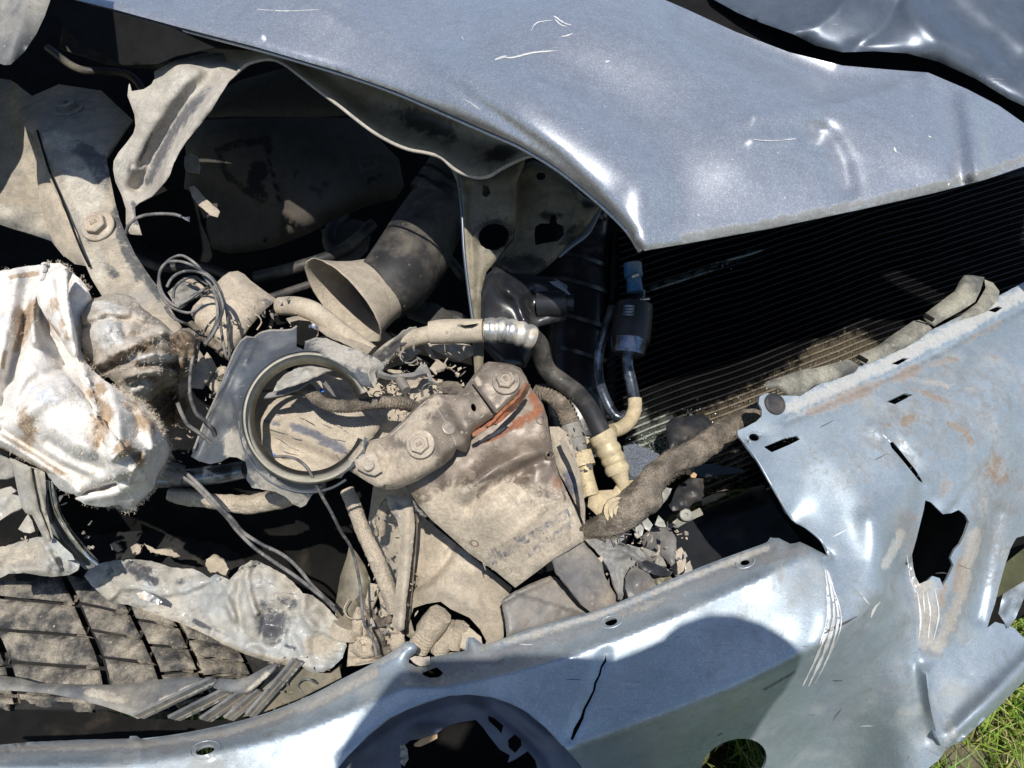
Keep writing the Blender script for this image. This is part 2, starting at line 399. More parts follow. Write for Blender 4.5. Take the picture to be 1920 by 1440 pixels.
def blobs(x, y, lst):
    v = np.zeros(x.shape)
    for b in lst:
        if len(b) == 2:           # (polyline, width)
            dd, _, _ = poly_dist(x, y, b[0]); v = np.maximum(v, np.exp(-(dd / b[1]) ** 2))
        else:
            cx, cy, rx, ry, an = b[:5]; a = math.radians(an); dx = x - cx; dy = y - cy
            u = (dx * math.cos(a) + dy * math.sin(a)) / rx; w = (-dx * math.sin(a) + dy * math.cos(a)) / ry
            v = np.maximum(v, (b[5] if len(b) > 5 else 1) * np.minimum(1, 1.35 * np.exp(-(u * u + w * w) * 0.8)))
    return v

def panel(name, outline, ctrl, m, parent=None, holes=(), th=0.0016, res=9.0, feats=(), smooth=False, jag=0.0, seed=1, sa=(), sb=(), sc=(), lines=()):
    step = res
    out = catmull(outline, True, step) if smooth else densify(outline, step)
    if jag:
        r = np.random.default_rng(seed)
        out = out + r.uniform(-jag, jag, out.shape)
    hs = [densify(h, step) for h in holes]
    sf = Surf(tps(ctrl), list(feats), [tuple(p) for p in out] + [tuple(out[0])])
    x0, y0 = out.min(0); x1, y1 = out.max(0)
    gx = np.arange(x0 + step / 2, x1, step); gy = np.arange(y0 + step / 2, y1, step * 0.87)
    X, Y = np.meshgrid(gx, gy); X = X + (np.arange(len(gy)) % 2)[:, None] * step / 2
    X = X.ravel(); Y = Y.ravel()
    k = inside(X, Y, out)
    X, Y = X[k], Y[k]
    ls = []
    for q in lines:
        q = densify_open(np.array(q, float), step); q = q[inside(q[:, 0], q[:, 1], out)]
        for h in hs: q = q[~inside(q[:, 0], q[:, 1], h)]
        if len(q) > 1: ls.append(q)
    allb = np.vstack([out] + hs + ls)
    if len(X):
        keep = np.ones(len(X), bool)
        for c0 in range(0, len(allb), 200):
            bb = allb[c0:c0 + 200]
            dd = np.hypot(X[:, None] - bb[None, :, 0], Y[:, None] - bb[None, :, 1]).min(1)
            keep &= dd > step * 0.55
        for h in hs: keep &= ~inside(X, Y, h)
        X, Y = X[keep], Y[keep]
    V2 = np.vstack([allb, np.c_[X, Y]]) if len(X) else allb
    edges = []; o0 = 0
    for loop in [out] + hs:
        n = len(loop); edges += [(o0 + i, o0 + (i + 1) % n) for i in range(n)]; o0 += n
    for loop in ls:
        n = len(loop); edges += [(o0 + i, o0 + i + 1) for i in range(n - 1) if np.hypot(*(loop[i + 1] - loop[i])) < step * 1.6]; o0 += n
    r = delaunay_2d_cdt([Vector(v) for v in V2], edges, [], 0, 1e-5)
    v2 = np.array([tuple(v) for v in r[0]]); F = np.array([f for f in r[2] if len(f) == 3])
    cen = v2[F].mean(1)
    ok = inside(cen[:, 0], cen[:, 1], out)
    for h in hs: ok &= ~inside(cen[:, 0], cen[:, 1], h)
    F = F[ok]
    used = np.unique(F); mp = -np.ones(len(v2), int); mp[used] = np.arange(len(used)); v2 = v2[used]; F = mp[F]
    d = sf.d(v2[:, 0], v2[:, 1]); P = W(v2[:, 0], v2[:, 1], d)
    # orient faces to the camera
    a, b, c = P[F[:, 0]], P[F[:, 1]], P[F[:, 2]]
    fn = np.cross(b - a, c - a); flip = (fn * (CAM - a)).sum(1) < 0
    F[flip] = F[flip][:, ::-1]; fn[flip] *= -1
    vn = np.zeros_like(P)
    for i in range(3): np.add.at(vn, F[:, i], fn)
    vn /= np.linalg.norm(vn, axis=1)[:, None] + 1e-12
    N = len(P)
    e = {}
    for f in F:
        for i in range(3):
            k_ = (int(f[i]), int(f[(i + 1) % 3])); e[k_] = 1
    be = [k_ for k_ in e if (k_[1], k_[0]) not in e]
    vs = [P, P - vn * th]; fs = [tuple(int(q) for q in f) for f in F] + [tuple(int(q) + N for q in f[::-1]) for f in F]
    nn = 2 * N; rim = sorted({q for k_ in be for q in k_}); rm = {q: i for i, q in enumerate(rim)}
    vs += [P[rim], P[rim] - vn[rim] * th]; R = len(rim)
    for (i, j) in be:
        fs.append((nn + rm[i], nn + R + rm[i], nn + R + rm[j], nn + rm[j]))
    allv = np.vstack(vs)
    me = bpy.data.meshes.new(name)
    me.from_pydata(allv.tolist(), [], fs)
    me.polygons.foreach_set('use_smooth', [True] * len(me.polygons))
    xy = np.vstack([v2, v2, v2[rim], v2[rim]])
    for key, lst in (('sa', sa), ('sb', sb), ('sc', sc)):
        if lst:
            at = me.attributes.new(key, 'FLOAT', 'POINT'); at.data.foreach_set('value', blobs(xy[:, 0], xy[:, 1], lst).astype(np.float32))
    me.update()
    o = link(name, me, m, parent)
    SURF[o.name] = sf
    return o, sf

def tube(name, pts, r, m, parent=None, seg=12, corr=None, noise=0.0, step=7.0, flat=1.0, hollow=0.0, sharp=False, seed=3, lump=0.0, caps=True, world=False):
    """pts (px, py, d); r radius in metres, one value or one per point; corr=(period m, amp)"""
    rr = r if isinstance(r, (list, tuple)) else [r] * len(pts)
    q = np.array([list(p) + [rr[i]] for i, p in enumerate(pts)], float)
    if world:
        P = q[:, :3]; R = q[:, 3]
    else:
        c = densify_open(q, step) if sharp else catmull(q, False, step)
        P = W(c[:, 0], c[:, 1], c[:, 2]); R = c[:, 3]
    L = np.r_[0, np.cumsum(np.linalg.norm(np.diff(P, axis=0), axis=1))]
    if corr:
        n = max(8, int(L[-1] / corr[0] * 6)); s = np.linspace(0, L[-1], n)
        P = np.c_[[np.interp(s, L, P[:, i]) for i in range(3)]].T; R = np.interp(s, L, R); L = s
        R = R * (1 + corr[1] * np.sin(2 * math.pi * L / corr[0]))
    T = np.gradient(P, axis=0); T /= np.linalg.norm(T, axis=1)[:, None] + 1e-12
    up = CAM - P[0]; u = up - T[0] * (up @ T[0]); u /= np.linalg.norm(u)
    rg_ = np.random.default_rng(seed); verts = []
    a = np.linspace(0, 2 * math.pi, seg, endpoint=False)
    for i in range(len(P)):
        u = u - T[i] * (u @ T[i]); u /= np.linalg.norm(u); v = np.cross(T[i], u)
        ri = R[i] * (1 + (noise * rg_.uniform(-1, 1, seg) if noise else 0))
        if lump: ri = ri * (1 + lump * vnoise(np.array([L[i] * 1000.0] * seg) + 40 * np.cos(a), 40 * np.sin(a), 18, seed))
        verts.append(P[i] + (np.cos(a) * ri * flat)[:, None] * u + (np.sin(a) * ri)[:, None] * v)
    k = len(P); V = np.vstack(verts); fs = []
    for i in range(k - 1):
        for j in range(seg):
            j2 = (j + 1) % seg
            fs.append((i * seg + j, i * seg + j2, (i + 1) * seg + j2, (i + 1) * seg + j))
    if hollow:
        n0 = len(V); inner = []
        for i in range(k):
            c0 = verts[i].mean(0); inner.append(c0 + (verts[i] - c0) * (1 - hollow / max(R[i], 1e-6)))
        V = np.vstack([V] + inner)
        for i in range(k - 1):
            for j in range(seg):
                j2 = (j + 1) % seg
                fs.append((n0 + i * seg + j, n0 + (i + 1) * seg + j, n0 + (i + 1) * seg + j2, n0 + i * seg + j2))
        for j in range(seg):
            j2 = (j + 1) % seg
            fs.append((j, n0 + j, n0 + j2, j2)); e0 = (k - 1) * seg
            fs.append((e0 + j, e0 + j2, n0 + e0 + j2, n0 + e0 + j))
    elif caps:
        n0 = len(V); V = np.vstack([V, verts[0], verts[-1]])
        fs.append(tuple(n0 + j for j in range(seg))[::-1]); fs.append(tuple(n0 + seg + j for j in range(seg)))
    me = bpy.data.meshes.new(name); me.from_pydata(V.tolist(), [], fs)
    sm = [True] * len(me.polygons)
    if caps and not hollow: sm[-1] = sm[-2] = False
    me.polygons.foreach_set('use_smooth', sm); me.update()
    return link(name, me, m, parent)

def densify_open(q, step):
    out = []
    for a, b in zip(q[:-1], q[1:]):
        k = max(1, int(np.hypot(*(b - a)[:2]) / step))
        for j in range(k): out.append(a + (b - a) * j / k)
    out.append(q[-1]); return np.array(out)

def frame(n):
    n = np.array(n, float); n /= np.linalg.norm(n)
    a = np.array([0, 0, 1.0]) if abs(n[2]) < 0.9 else np.array([1.0, 0, 0])
    u = np.cross(a, n); u /= np.linalg.norm(u); return u, np.cross(n, u), n

def revolve(name, p, n, prof, m, parent=None, seg=28, spin=0.0, smooth=False, hexes=()):
    """prof: list of (radius, height); indices in hexes use a six-sided outline"""
    u, v, n = frame(n); V = []; fs = []
    for i, (r, h) in enumerate(prof):
        for j in range(seg):
            t = 2 * math.pi * j / seg
            rr = r
            if i in hexes:
                tt = (t + spin) % (math.pi / 3) - math.pi / 6; rr = r * math.cos(math.pi / 6) / math.cos(tt)
            V.append(p + u * rr * math.cos(t) + v * rr * math.sin(t) + n * h)
    for i in range(len(prof) - 1):
        for j in range(seg):
            j2 = (j + 1) % seg; fs.append((i * seg + j, i * seg + j2, (i + 1) * seg + j2, (i + 1) * seg + j))
    fs.append(tuple((len(prof) - 1) * seg + j for j in range(seg)))
    me = bpy.data.meshes.new(name); me.from_pydata([list(map(float, q)) for q in V], [], fs)
    me.polygons.foreach_set('use_smooth', [smooth] * len(me.polygons)); me.update()
    return link(name, me, m, parent)

def bolt(p, n, r, m, parent=None, name='bolt', spin=0.3, mark=True):
    hexr = r * 0.69; h = r * 0.5
    prof = [(r * 1.0, -0.001), (r, 0.0012), (r * 0.96, 0.0022), (r * 0.80, 0.0026), (r * 0.72, 0.003), (hexr, 0.0032), (hexr, h), (hexr * 0.9, h + 0.0012),
            (hexr * 0.62, h + 0.0014), (hexr * 0.55, h + 0.0006), (hexr * 0.3, h + 0.0004)]
    b = revolve(name, np.array(p), n, prof, m, parent, seg=36, spin=spin, hexes=(5, 6, 7))
    if mark:
        u, v, nn = frame(n)
        rot = Matrix((tuple(u), tuple(v), tuple(nn))).transposed().to_4x4()
        text('bolt_mark', '8.8', Matrix.Translation(Vector(np.array(p) + nn * (h + 0.0013))) @ rot @ Matrix.Rotation(0.6, 4, 'Z'), hexr * 0.55, m, b, 0.0006)
    return b

def text(name, s, mw, size, m, parent, depth=0.0006):
    cu = bpy.data.curves.new(name, 'FONT'); cu.body = s; cu.size = size; cu.extrude = depth; cu.align_x = 'CENTER'; cu.align_y = 'CENTER'
    cu.resolution_u = 2; cu.offset = size * 0.012
    t = bpy.data.objects.new('tmp', cu); C.objects.link(t)
    bpy.context.view_layer.update()
    me = bpy.data.meshes.new_from_object(t.evaluated_get(bpy.context.evaluated_depsgraph_get()))
    bpy.data.objects.remove(t); me.transform(mw); me.name = name; me.materials.clear()
    return link(name, me, m, parent)

def streak(sf, pl, w, m, parent, name='scratch', seed=1, jit=0.6, lift=0.0003):
    r = np.random.default_rng(seed); q = catmull([tuple(p) for p in pl], False, 3.0); T = np.gradient(q, axis=0); T /= np.linalg.norm(T, axis=1)[:, None] + 1e-9
    N = np.c_[-T[:, 1], T[:, 0]]; n = len(q); ww = w * np.sin(np.linspace(0.12, math.pi - 0.12, n)) ** 0.5 * (1 + jit * vnoise(np.arange(n) * 3.0, np.full(n, seed * 7.0), 14, seed, 2)) / 2
    q = q + N * r.uniform(-0.3, 0.3, n)[:, None]
    V = []; 
    for i in range(n):
        nn = sf.n(*q[i])
        for s in (-1, 1): V.append((sf.p(*(q[i] + N[i] * ww[i] * s)) + nn * lift).tolist())
    F = [(2 * i, 2 * i + 1, 2 * i + 3, 2 * i + 2) for i in range(n - 1) if r.random() > 0.02]
    me = bpy.data.meshes.new(name); me.from_pydata(V, [], F); me.update(); return link(name, me, m, parent)

def shard(name, outline, d, m, parent=None, gx=0.0, gy=0.0, cr=0.004, cs=40, seed=1, th=0.002, res=7, feats=(), **kw):
    cx = np.mean([p[0] for p in outline]); cy = np.mean([p[1] for p in outline])
    ctrl = [(cx, cy, d), (cx + 100, cy, d + gx), (cx, cy + 100, d + gy)]
    fe = list(feats) + ([('crumple', cr, cs, seed)] if cr else [])
    return panel(name, outline, ctrl, m, parent, th=th, res=res, feats=fe, seed=seed, **kw)

# ================================================================== THE SETTING
def grid_plane(name, x0, x1, y0, y1, nx, ny, zf, m):
    xs = np.linspace(x0, x1, nx); ys = np.linspace(y0, y1, ny); X, Y = np.meshgrid(xs, ys)
    V = np.c_[X.ravel(), Y.ravel(), zf(X.ravel(), Y.ravel())]
    F = [(j * nx + i, j * nx + i + 1, (j + 1) * nx + i + 1, (j + 1) * nx + i) for j in range(ny - 1) for i in range(nx - 1)]
    me = bpy.data.meshes.new(name); me.from_pydata(V.tolist(), [], F); me.polygons.foreach_set('use_smooth', [True] * len(F)); me.update()
    return link(name, me, m)

M_soil = mat('dry_grass_soil', (0.13, 0.125, 0.06), rough=0.95, dust=0.45, dustcol=(0.30, 0.26, 0.18), dscale=7, var=0.4, vscale=3, bump=1.0, bscale=60, bdist=0.01)
ground = grid_plane('ground', -40, 40, -40, 40, 161, 161, lambda x, y: 0.008 * np.sin(3.1 * x) * np.cos(2.7 * y), M_soil)
tag(ground, kind='structure')

def build_grass():
    r = np.random.default_rng(11)
    M_grass = bpy.data.materials.new('grass_blades'); M_grass.use_nodes = True
    n = M_grass.node_tree.nodes; l = M_grass.node_tree.links; p = n['Principled BSDF']
    at = n.new('ShaderNodeAttribute'); at.attribute_name = 'tint'; at.attribute_type = 'GEOMETRY'
    rp = n.new('ShaderNodeValToRGB'); e = rp.color_ramp.elements
    e[0].position = 0; e[0].color = (0.09, 0.20, 0.025, 1); e[1].position = 1; e[1].color = (0.60, 0.50, 0.28, 1)
    for ps, c in ((0.3, (0.20, 0.36, 0.04, 1)), (0.6, (0.38, 0.48, 0.09, 1)), (0.75, (0.54, 0.48, 0.20, 1))):
        q = rp.color_ramp.elements.new(ps); q.color = c
    l.new(at.outputs['Fac'], rp.inputs[0]); l.new(rp.outputs[0], p.inputs['Base Color'])
    p.inputs['Roughness'].default_value = 0.5; p.inputs['Transmission Weight'].default_value = 0.0
    tr = n.new('ShaderNodeBsdfTranslucent'); l.new(rp.outputs[0], tr.inputs['Color'])
    mx = n.new('ShaderNodeMixShader'); mx.inputs[0].default_value = 0.3
    l.new(p.outputs[0], mx.inputs[1]); l.new(tr.outputs[0], mx.inputs[2]); l.new(mx.outputs[0], n['Material Output'].inputs['Surface'])
    pts = []
    pts.append(np.c_[r.uniform(0.35, 1.5, 26000), r.uniform(0.0, 1.1, 26000)])
    pts.append(np.c_[r.uniform(-1.5, -0.45, 6000), r.uniform(0.1, 0.8, 6000)])
    pts.append(np.c_[r.uniform(-0.5, 0.4, 4000), r.uniform(0.0, 0.7, 4000)])
    pts.append(np.c_[r.uniform(-2.5, 2.5, 9000), r.uniform(-2.5, 0.1, 9000)])
    Pp = np.vstack(pts)
    tuft = vnoise(Pp[:, 0] * 100 + 900, Pp[:, 1] * 100 + 900, 9, 5, 2)
    Pp = Pp[tuft > -0.55]; tuft = tuft[tuft > -0.55]; N = len(Pp)
    h = r.uniform(0.02, 0.075, N) * (1 + 0.5 * tuft); w = r.uniform(0.0010, 0.0024, N)
    a = r.uniform(0, 2 * np.pi, N); lean = r.uniform(0.2, 1.5, N); la = r.uniform(0, 2 * np.pi, N)
    V = []; tint = []
    side = np.c_[np.cos(a), np.sin(a), np.zeros(N)]; ld = np.c_[np.cos(la), np.sin(la), np.zeros(N)]
    base = np.c_[Pp, np.zeros(N)]
    rows = []
    for t, ww in ((0, 1.0), (0.35, 0.95), (0.7, 0.65), (1.0, 0.0)):
        c = base + ld * (h * lean * t * t)[:, None] + np.c_[np.zeros(N), np.zeros(N), h * (t - 0.25 * lean * t * t * 0.6)]
        rows.append((c - side * (w * ww)[:, None], c + side * (w * ww)[:, None]))
    V = np.stack([rows[0][0], rows[0][1], rows[1][0], rows[1][1], rows[2][0], rows[2][1], rows[3][0]], 1).reshape(-1, 3)
    b = np.arange(N) * 7
    quads = np.stack([np.c_[b, b + 1, b + 3, b + 2], np.c_[b + 2, b + 3, b + 5, b + 4]], 1).reshape(-1, 4).tolist()
    tris = np.c_[b + 4, b + 5, b + 6].tolist()
    me = bpy.data.meshes.new('grass'); me.from_pydata(V.tolist(), [], quads + tris)
    tv = np.clip(0.35 + 0.3 * vnoise(Pp[:, 0] * 100, Pp[:, 1] * 100, 14, 9, 2) + r.uniform(-0.3, 0.45, N), 0, 1)
    at_ = me.attributes.new('tint', 'FLOAT', 'POINT'); at_.data.foreach_set('value', np.repeat(tv, 7).astype(np.float32))
    me.polygons.foreach_set('use_smooth', [True] * len(me.polygons)); me.update()
    o = link('grass', me, M_grass); tag(o, 'short green and straw coloured grass under the bumper', 'grass', kind='stuff')
build_grass()

# ================================================================== THE CAR
car = thing('wrecked_car', 'silver blue car with torn open front corner and buckled hood', 'car', (0.1, 1.0, 0.0))

# black backdrop put in for the shade deep in the engine bay: back wall, floor tray and side
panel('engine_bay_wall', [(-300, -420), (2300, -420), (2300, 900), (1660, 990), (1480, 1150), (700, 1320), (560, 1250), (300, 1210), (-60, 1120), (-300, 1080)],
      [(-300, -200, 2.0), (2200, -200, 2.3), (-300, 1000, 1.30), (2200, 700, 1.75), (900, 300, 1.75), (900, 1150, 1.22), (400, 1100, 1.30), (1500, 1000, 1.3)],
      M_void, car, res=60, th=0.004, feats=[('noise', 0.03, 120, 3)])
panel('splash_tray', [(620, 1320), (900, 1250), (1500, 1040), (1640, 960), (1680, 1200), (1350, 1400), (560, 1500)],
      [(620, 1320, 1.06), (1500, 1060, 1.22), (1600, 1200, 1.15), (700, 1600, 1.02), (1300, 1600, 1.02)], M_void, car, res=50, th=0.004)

# ---- hood
hood_edge = [(60, -70), (135, -2), (213, 17), (333, 50), (480, 88), (633, 133), (740, 170), (840, 213), (923, 249), (973, 271), (1040, 311), (1090, 350), (1133, 387), (1173, 427), (1197, 465)]
hood_front = [(1208, 470), (1280, 458), (1447, 428), (1613, 393), (1747, 363), (1847, 337), (1920, 312), (2010, 330), (2110, 420)]
hood_out = [(-200, -290)] + hood_edge + hood_front + [(2200, 380), (2060, 300), (1920, 231), (1873, 198), (1813, 167), (1740, 136), (1673, 131), (1580, 123), (1480, 98), (1380, 60),
            (1280, 14), (1233, -6), (1190, -40), (1150, -300), (900, -300)]
crease = [(420, -60), (560, -25), (640, 18), (740, 92), (840, 152), (940, 222), (1040, 292), (1110, 358), (1180, 440)]
hood, hood_s = panel('hood', hood_out,
    [(-200, -260, 1.50), (900, -300, 1.75), (135, -2, 0.92), (333, 50, 0.88), (633, 133, 0.815), (840, 213, 0.768), (1040, 311, 0.725), (1197, 465, 0.690), (1447, 428, 0.755),
     (1747, 363, 0.835), (1920, 312, 0.885), (2110, 420, 0.90), (2200, 380, 0.97), (1920, 231, 0.965), (1740, 136, 0.985), (1480, 98, 0.950), (1280, 14, 0.985), (1100, -40, 0.99),
     (400, -200, 1.33), (900, 60, 0.895), (1150, 180, 0.822), (1400, 250, 0.812), (1650, 230, 0.872), (600, -60, 1.01)],
    M_paint, car, res=8, th=0.0018,
    feats=[('fold', crease, 0.10, 6, 90), ('ridge', crease, -0.011, 12), ('ridge', [(880, 120), (980, 180), (1090, 250), (1190, 330)], 0.034, 60), ('ridge', [(680, -10), (800, 60), (930, 130)], -0.02, 50), ('ridge', [(960, 20), (1100, 60), (1250, 100)], 0.02, 70),
           ('liplow', hood_edge, 0.012, 7), ('liplow', hood_front, 0.013, 11), ('noise', 0.004, 260, 4),
           ('ridge', [(1290, 30), (1400, 84), (1480, 118), (1560, 150), (1640, 150), (1700, 138)], -0.050, 40), ('sharp', [(1413, 222), (1490, 212), (1560, 200), (1620, 182), (1680, 164), (1740, 137)], 0.018, 20),
           ('bump', 1528, 248, 26, 18, -20, -0.022), ('ridge', [(1555, 262), (1578, 310), (1585, 350)], -0.018, 24), ('ridge', [(1815, 190), (1826, 260), (1832, 330)], 0.022, 24), ('ridge', [(1780, 180), (1795, 260), (1805, 330)], -0.012, 22),
           ('bump', 1365, 288, 130, 95, 10, 0.022), ('ridge', [(1408, 262), (1470, 258), (1510, 262)], 0.008, 9), ('bump', 1205, 395, 50, 60, 30, 0.016), ('bump', 1750, 290, 90, 60, 10, 0.02)],
    sa=[([(1280, 446), (1447, 416), (1613, 381), (1747, 350), (1847, 325), (1920, 298)], 9)],
    lines=[crease, [(1413, 222), (1490, 212), (1560, 200), (1620, 182), (1680, 164), (1740, 137)]], sb=[(495, 72, 5, 7, 0)])
for k, (pl_, w_) in enumerate([([(1038, 30), (1056, 42), (1071, 48)], 3), ([(1040, 36), (1052, 47), (1062, 50)], 2), ([(996, 59), (1000, 50), (1010, 42), (1036, 38)], 1.8), ([(1052, 69), (1064, 67), (1074, 63)], 2.4), ([(928, 113), (944, 108), (962, 108), (1000, 99), (1046, 95)], 2.6), ([(928, 112), (950, 105)], 4), ([(483, 18), (540, 21), (600, 18)], 1.4), ([(866, 68), (870, 76)], 1.6), ([(1135, 117), (1143, 114)], 2.5), ([(1412, 262), (1450, 264), (1492, 260)], 2.0), ([(868, 186), (884, 194), (900, 206)], 1.2), ([(934, 212), (948, 220), (958, 226)], 1.2), ([(1676, 276), (1680, 286)], 3), ([(1740, 255), (1746, 258)], 3)]):
    streak(hood_s, pl_, w_, M_scrw, hood, seed=k)
# inner hood edge return so the sheet has a folded hem
tube('hood_hem', [(x + 3, y + 5, float(hood_s.d(x, y)) + 0.010) for x, y in hood_edge], 0.0028, M_paint, car, seg=8, flat=0.8)

panel('front_fender', [(-1000, -290), (-100, -290), (-20, -150), (-60, -40), (-110, 60), (-150, 130), (-190, 230), (-240, 330), (-1000, 420)], [(-1000, -290, 1.75), (-20, -290, 1.6), (-60, -40, 1.02), (-190, 230, 0.86), (-1000, 420, 0.70), (-600, 100, 0.92)], M_paint, car, res=40, feats=[('lip', 0.02, 20)])
panel('hood_gap_blocker', [(1100, -120), (1200, -60), (1360, 10), (1500, 60), (1700, 85), (1900, 170), (2300, 330), (2400, 500), (2250, 480), (2100, 400), (1890, 300), (1700, 352), (1560, 384), (1420, 395), (1280, 330), (1150, 180), (1100, 60)], [(1100, -120, 1.30), (1300, 100, 1.12), (1700, 100, 1.16), (2300, 400, 1.16), (1890, 300, 1.05), (1700, 340, 1.0), (1450, 380, 0.98), (1280, 330, 0.98)], M_void, car, res=30)  # added black sheet, keeps sun from leaking through behind the hood
# rear crumpled wing behind the hood
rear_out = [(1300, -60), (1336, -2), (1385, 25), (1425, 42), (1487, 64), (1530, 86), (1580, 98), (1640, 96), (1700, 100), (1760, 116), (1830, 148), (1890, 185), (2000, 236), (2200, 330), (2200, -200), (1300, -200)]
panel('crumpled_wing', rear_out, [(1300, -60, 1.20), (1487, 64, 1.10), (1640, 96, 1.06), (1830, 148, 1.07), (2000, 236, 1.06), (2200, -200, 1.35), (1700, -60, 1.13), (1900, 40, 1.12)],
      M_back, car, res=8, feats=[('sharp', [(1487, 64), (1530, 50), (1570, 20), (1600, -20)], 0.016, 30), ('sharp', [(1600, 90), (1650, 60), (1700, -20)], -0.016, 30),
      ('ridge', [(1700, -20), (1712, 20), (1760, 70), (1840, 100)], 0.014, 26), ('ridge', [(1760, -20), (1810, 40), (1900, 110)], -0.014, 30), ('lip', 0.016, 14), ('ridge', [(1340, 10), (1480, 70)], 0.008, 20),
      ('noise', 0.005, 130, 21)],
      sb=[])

# fender corner, top left
panel('fender_corner', [(-200, -200), (110, -200), (95, -2), (84, 30), (68, 64), (45, 98), (20, 121), (8, 122), (-20, 112), (-200, 60)], [(-200, -200, 0.95), (100, -50, 0.80), (15, 120, 0.80), (-200, 60, 0.78)],
      M_greypl, car, feats=[('lip', 0.010, 18), ('ridge', [(60, -100), (15, 118)], 0.01, 24)], res=8)

# shaded inner wing on the far left
panel('inner_wing', [(-200, 120), (20, 150), (60, 180), (110, 158), (190, 170), (250, 226), (200, 300), (150, 460), (120, 482), (96, 452), (60, 440), (20, 428), (-20, 414), (-200, 380)],
      [(-200, 120, 1.16), (60, 180, 1.14), (250, 226, 1.16), (120, 482, 1.06), (-20, 414, 1.02), (-200, 380, 1.02), (40, 330, 1.085)], M_dustmetal, car,
      feats=[('step', [(30, 180), (46, 260), (80, 330), (112, 420)], 0.03, 16), ('ridge', [(-60, 380), (20, 395), (80, 385)], 0.012, 22), ('noise', 0.006, 80, 2), ('lip', 0.012, 10)],
      sb=[(20, 410, 60, 26, 8)])
panel('wing_gusset', [(68, 288), (79, 299), (92, 335), (110, 372), (126, 405), (142, 432), (158, 470), (168, 500), (140, 495), (118, 478), (98, 450), (84, 412), (74, 378), (69, 330)],
      [(68, 288, 1.03), (168, 500, 0.985), (84, 412, 1.01), (110, 372, 1.0)], M_tan, car, res=6, feats=[('lip', 0.004, 6)])

# rail bracket with its bolts
rail_out = [(35, 207), (62, 188), (112, 165), (150, 164), (182, 172), (215, 198), (244, 228), (222, 262), (204, 284), (200, 300), (208, 340), (216, 380), (225, 412), (236, 440), (254, 478),
            (282, 520), (304, 548), (322, 582), (345, 620), (378, 662), (400, 700), (380, 730), (300, 720), (240, 640), (200, 570), (170, 520), (152, 476), (146, 440), (126, 400), (108, 368), (90, 330), (78, 296), (70, 262), (48, 240)]
rail, rail_s = panel('frame_rail', rail_out, [(35, 207, 1.125), (112, 165, 1.17), (244, 228, 1.10), (70, 243, 1.06), (204, 284, 1.02), (108, 368, 0.99), (216, 380, 0.985), (152, 476, 0.955), (254, 478, 0.95), (300, 560, 0.93), (400, 700, 0.89), (240, 640, 0.89)],
      M_dustmetal, car, res=6, feats=[('ridge', [(80, 244), (150, 252), (205, 240), (240, 230)], 0.008, 9), ('ridge', [(92, 260), (120, 330), (150, 400)], 0.004, 10), ('lip', 0.006, 5), ('bump', 184, 424, 34, 34, 0, 0.006),
      ('ridge', [(180, 480), (215, 510), (210, 540)], -0.006, 10), ('noise', 0.002, 30, 5)],
      sa=[(150, 275, 26, 9, 20), (178, 300, 24, 14, 35), (192, 332, 12, 26, -20, 0.8), ([(218, 395), (232, 440), (262, 500), (300, 560)], 9), ([(120, 380), (140, 420)], 6), (150, 430, 9, 18, -20, 0.7), ([(130, 275), (160, 290), (200, 330)], 9), ([(165, 300), (185, 340)], 8), ([(212, 400), (235, 470), (262, 520)], 9), ([(140, 395), (165, 450)], 6), ([(190, 490), (215, 515)], 9)], sb=[(110, 262, 34, 14, 20), (170, 500, 30, 30, 0), (150, 380, 40, 60, 0)])
bolt(rail_s.p(184, 424), rail_s.n(184, 424), 0.0215, M_bolt, rail, spin=0.1)
bolt(rail_s.p(128, 206), rail_s.n(128, 206), 0.022, M_dustmetal, rail, spin=0.4)
tube('seam', [(70, 245, 1.052), (92, 318, 1.0), (115, 372, 0.982), (150, 462, 0.948), (168, 500, 0.94)], 0.0016, M_liner, rail, seg=6)

# torn flange sheet, upper left
fl_out = [(241, 160), (239, 180), (246, 198), (252, 215), (254, 236), (250, 250), (237, 268), (222, 286), (213, 302), (212, 318), (216, 340), (228, 366), (236, 392), (236, 420), (235, 437), (250, 440), (266, 441), (260, 420), (254, 404), (253, 388),
          (262, 380), (285, 368), (302, 350), (318, 330), (326, 306), (338, 282), (352, 262), (372, 238), (396, 208), (412, 180), (430, 152), (452, 132), (470, 119), (505, 110), (480, 92), (400, 96), (330, 112), (296, 130), (289, 134), (290, 146), (284, 158), (270, 167), (247, 171), (243, 156)]
flange, fl_s = panel('torn_flange', fl_out, [(241, 160, 0.985), (400, 96, 1.03), (505, 110, 1.02), (289, 134, 1.00), (340, 132, 0.965), (425, 152, 0.955), (300, 240, 0.97), (240, 300, 0.985), (300, 350, 0.975), (250, 440, 1.0)],
      M_sheet, car, res=5, feats=[('ridge', [(392, 150), (362, 176), (332, 218), (305, 262), (280, 308), (262, 350)], -0.034, 20), ('ridge', [(415, 165), (370, 232), (328, 290), (310, 340)], 0.010, 12),
      ('ridge', [(250, 316), (262, 322), (272, 312)], 0.006, 5), ('lip', 0.004, 5), ('noise', 0.003, 30, 6)], sa=[([(248, 300), (240, 318)], 5), ([(285, 250), (262, 300)], 4), ([(388, 166), (350, 210), (318, 258), (296, 300), (280, 340)], 11), ([(250, 380), (256, 420)], 5)], sb=[(330, 160, 60, 22, 0), (225, 310, 14, 20, 0)])

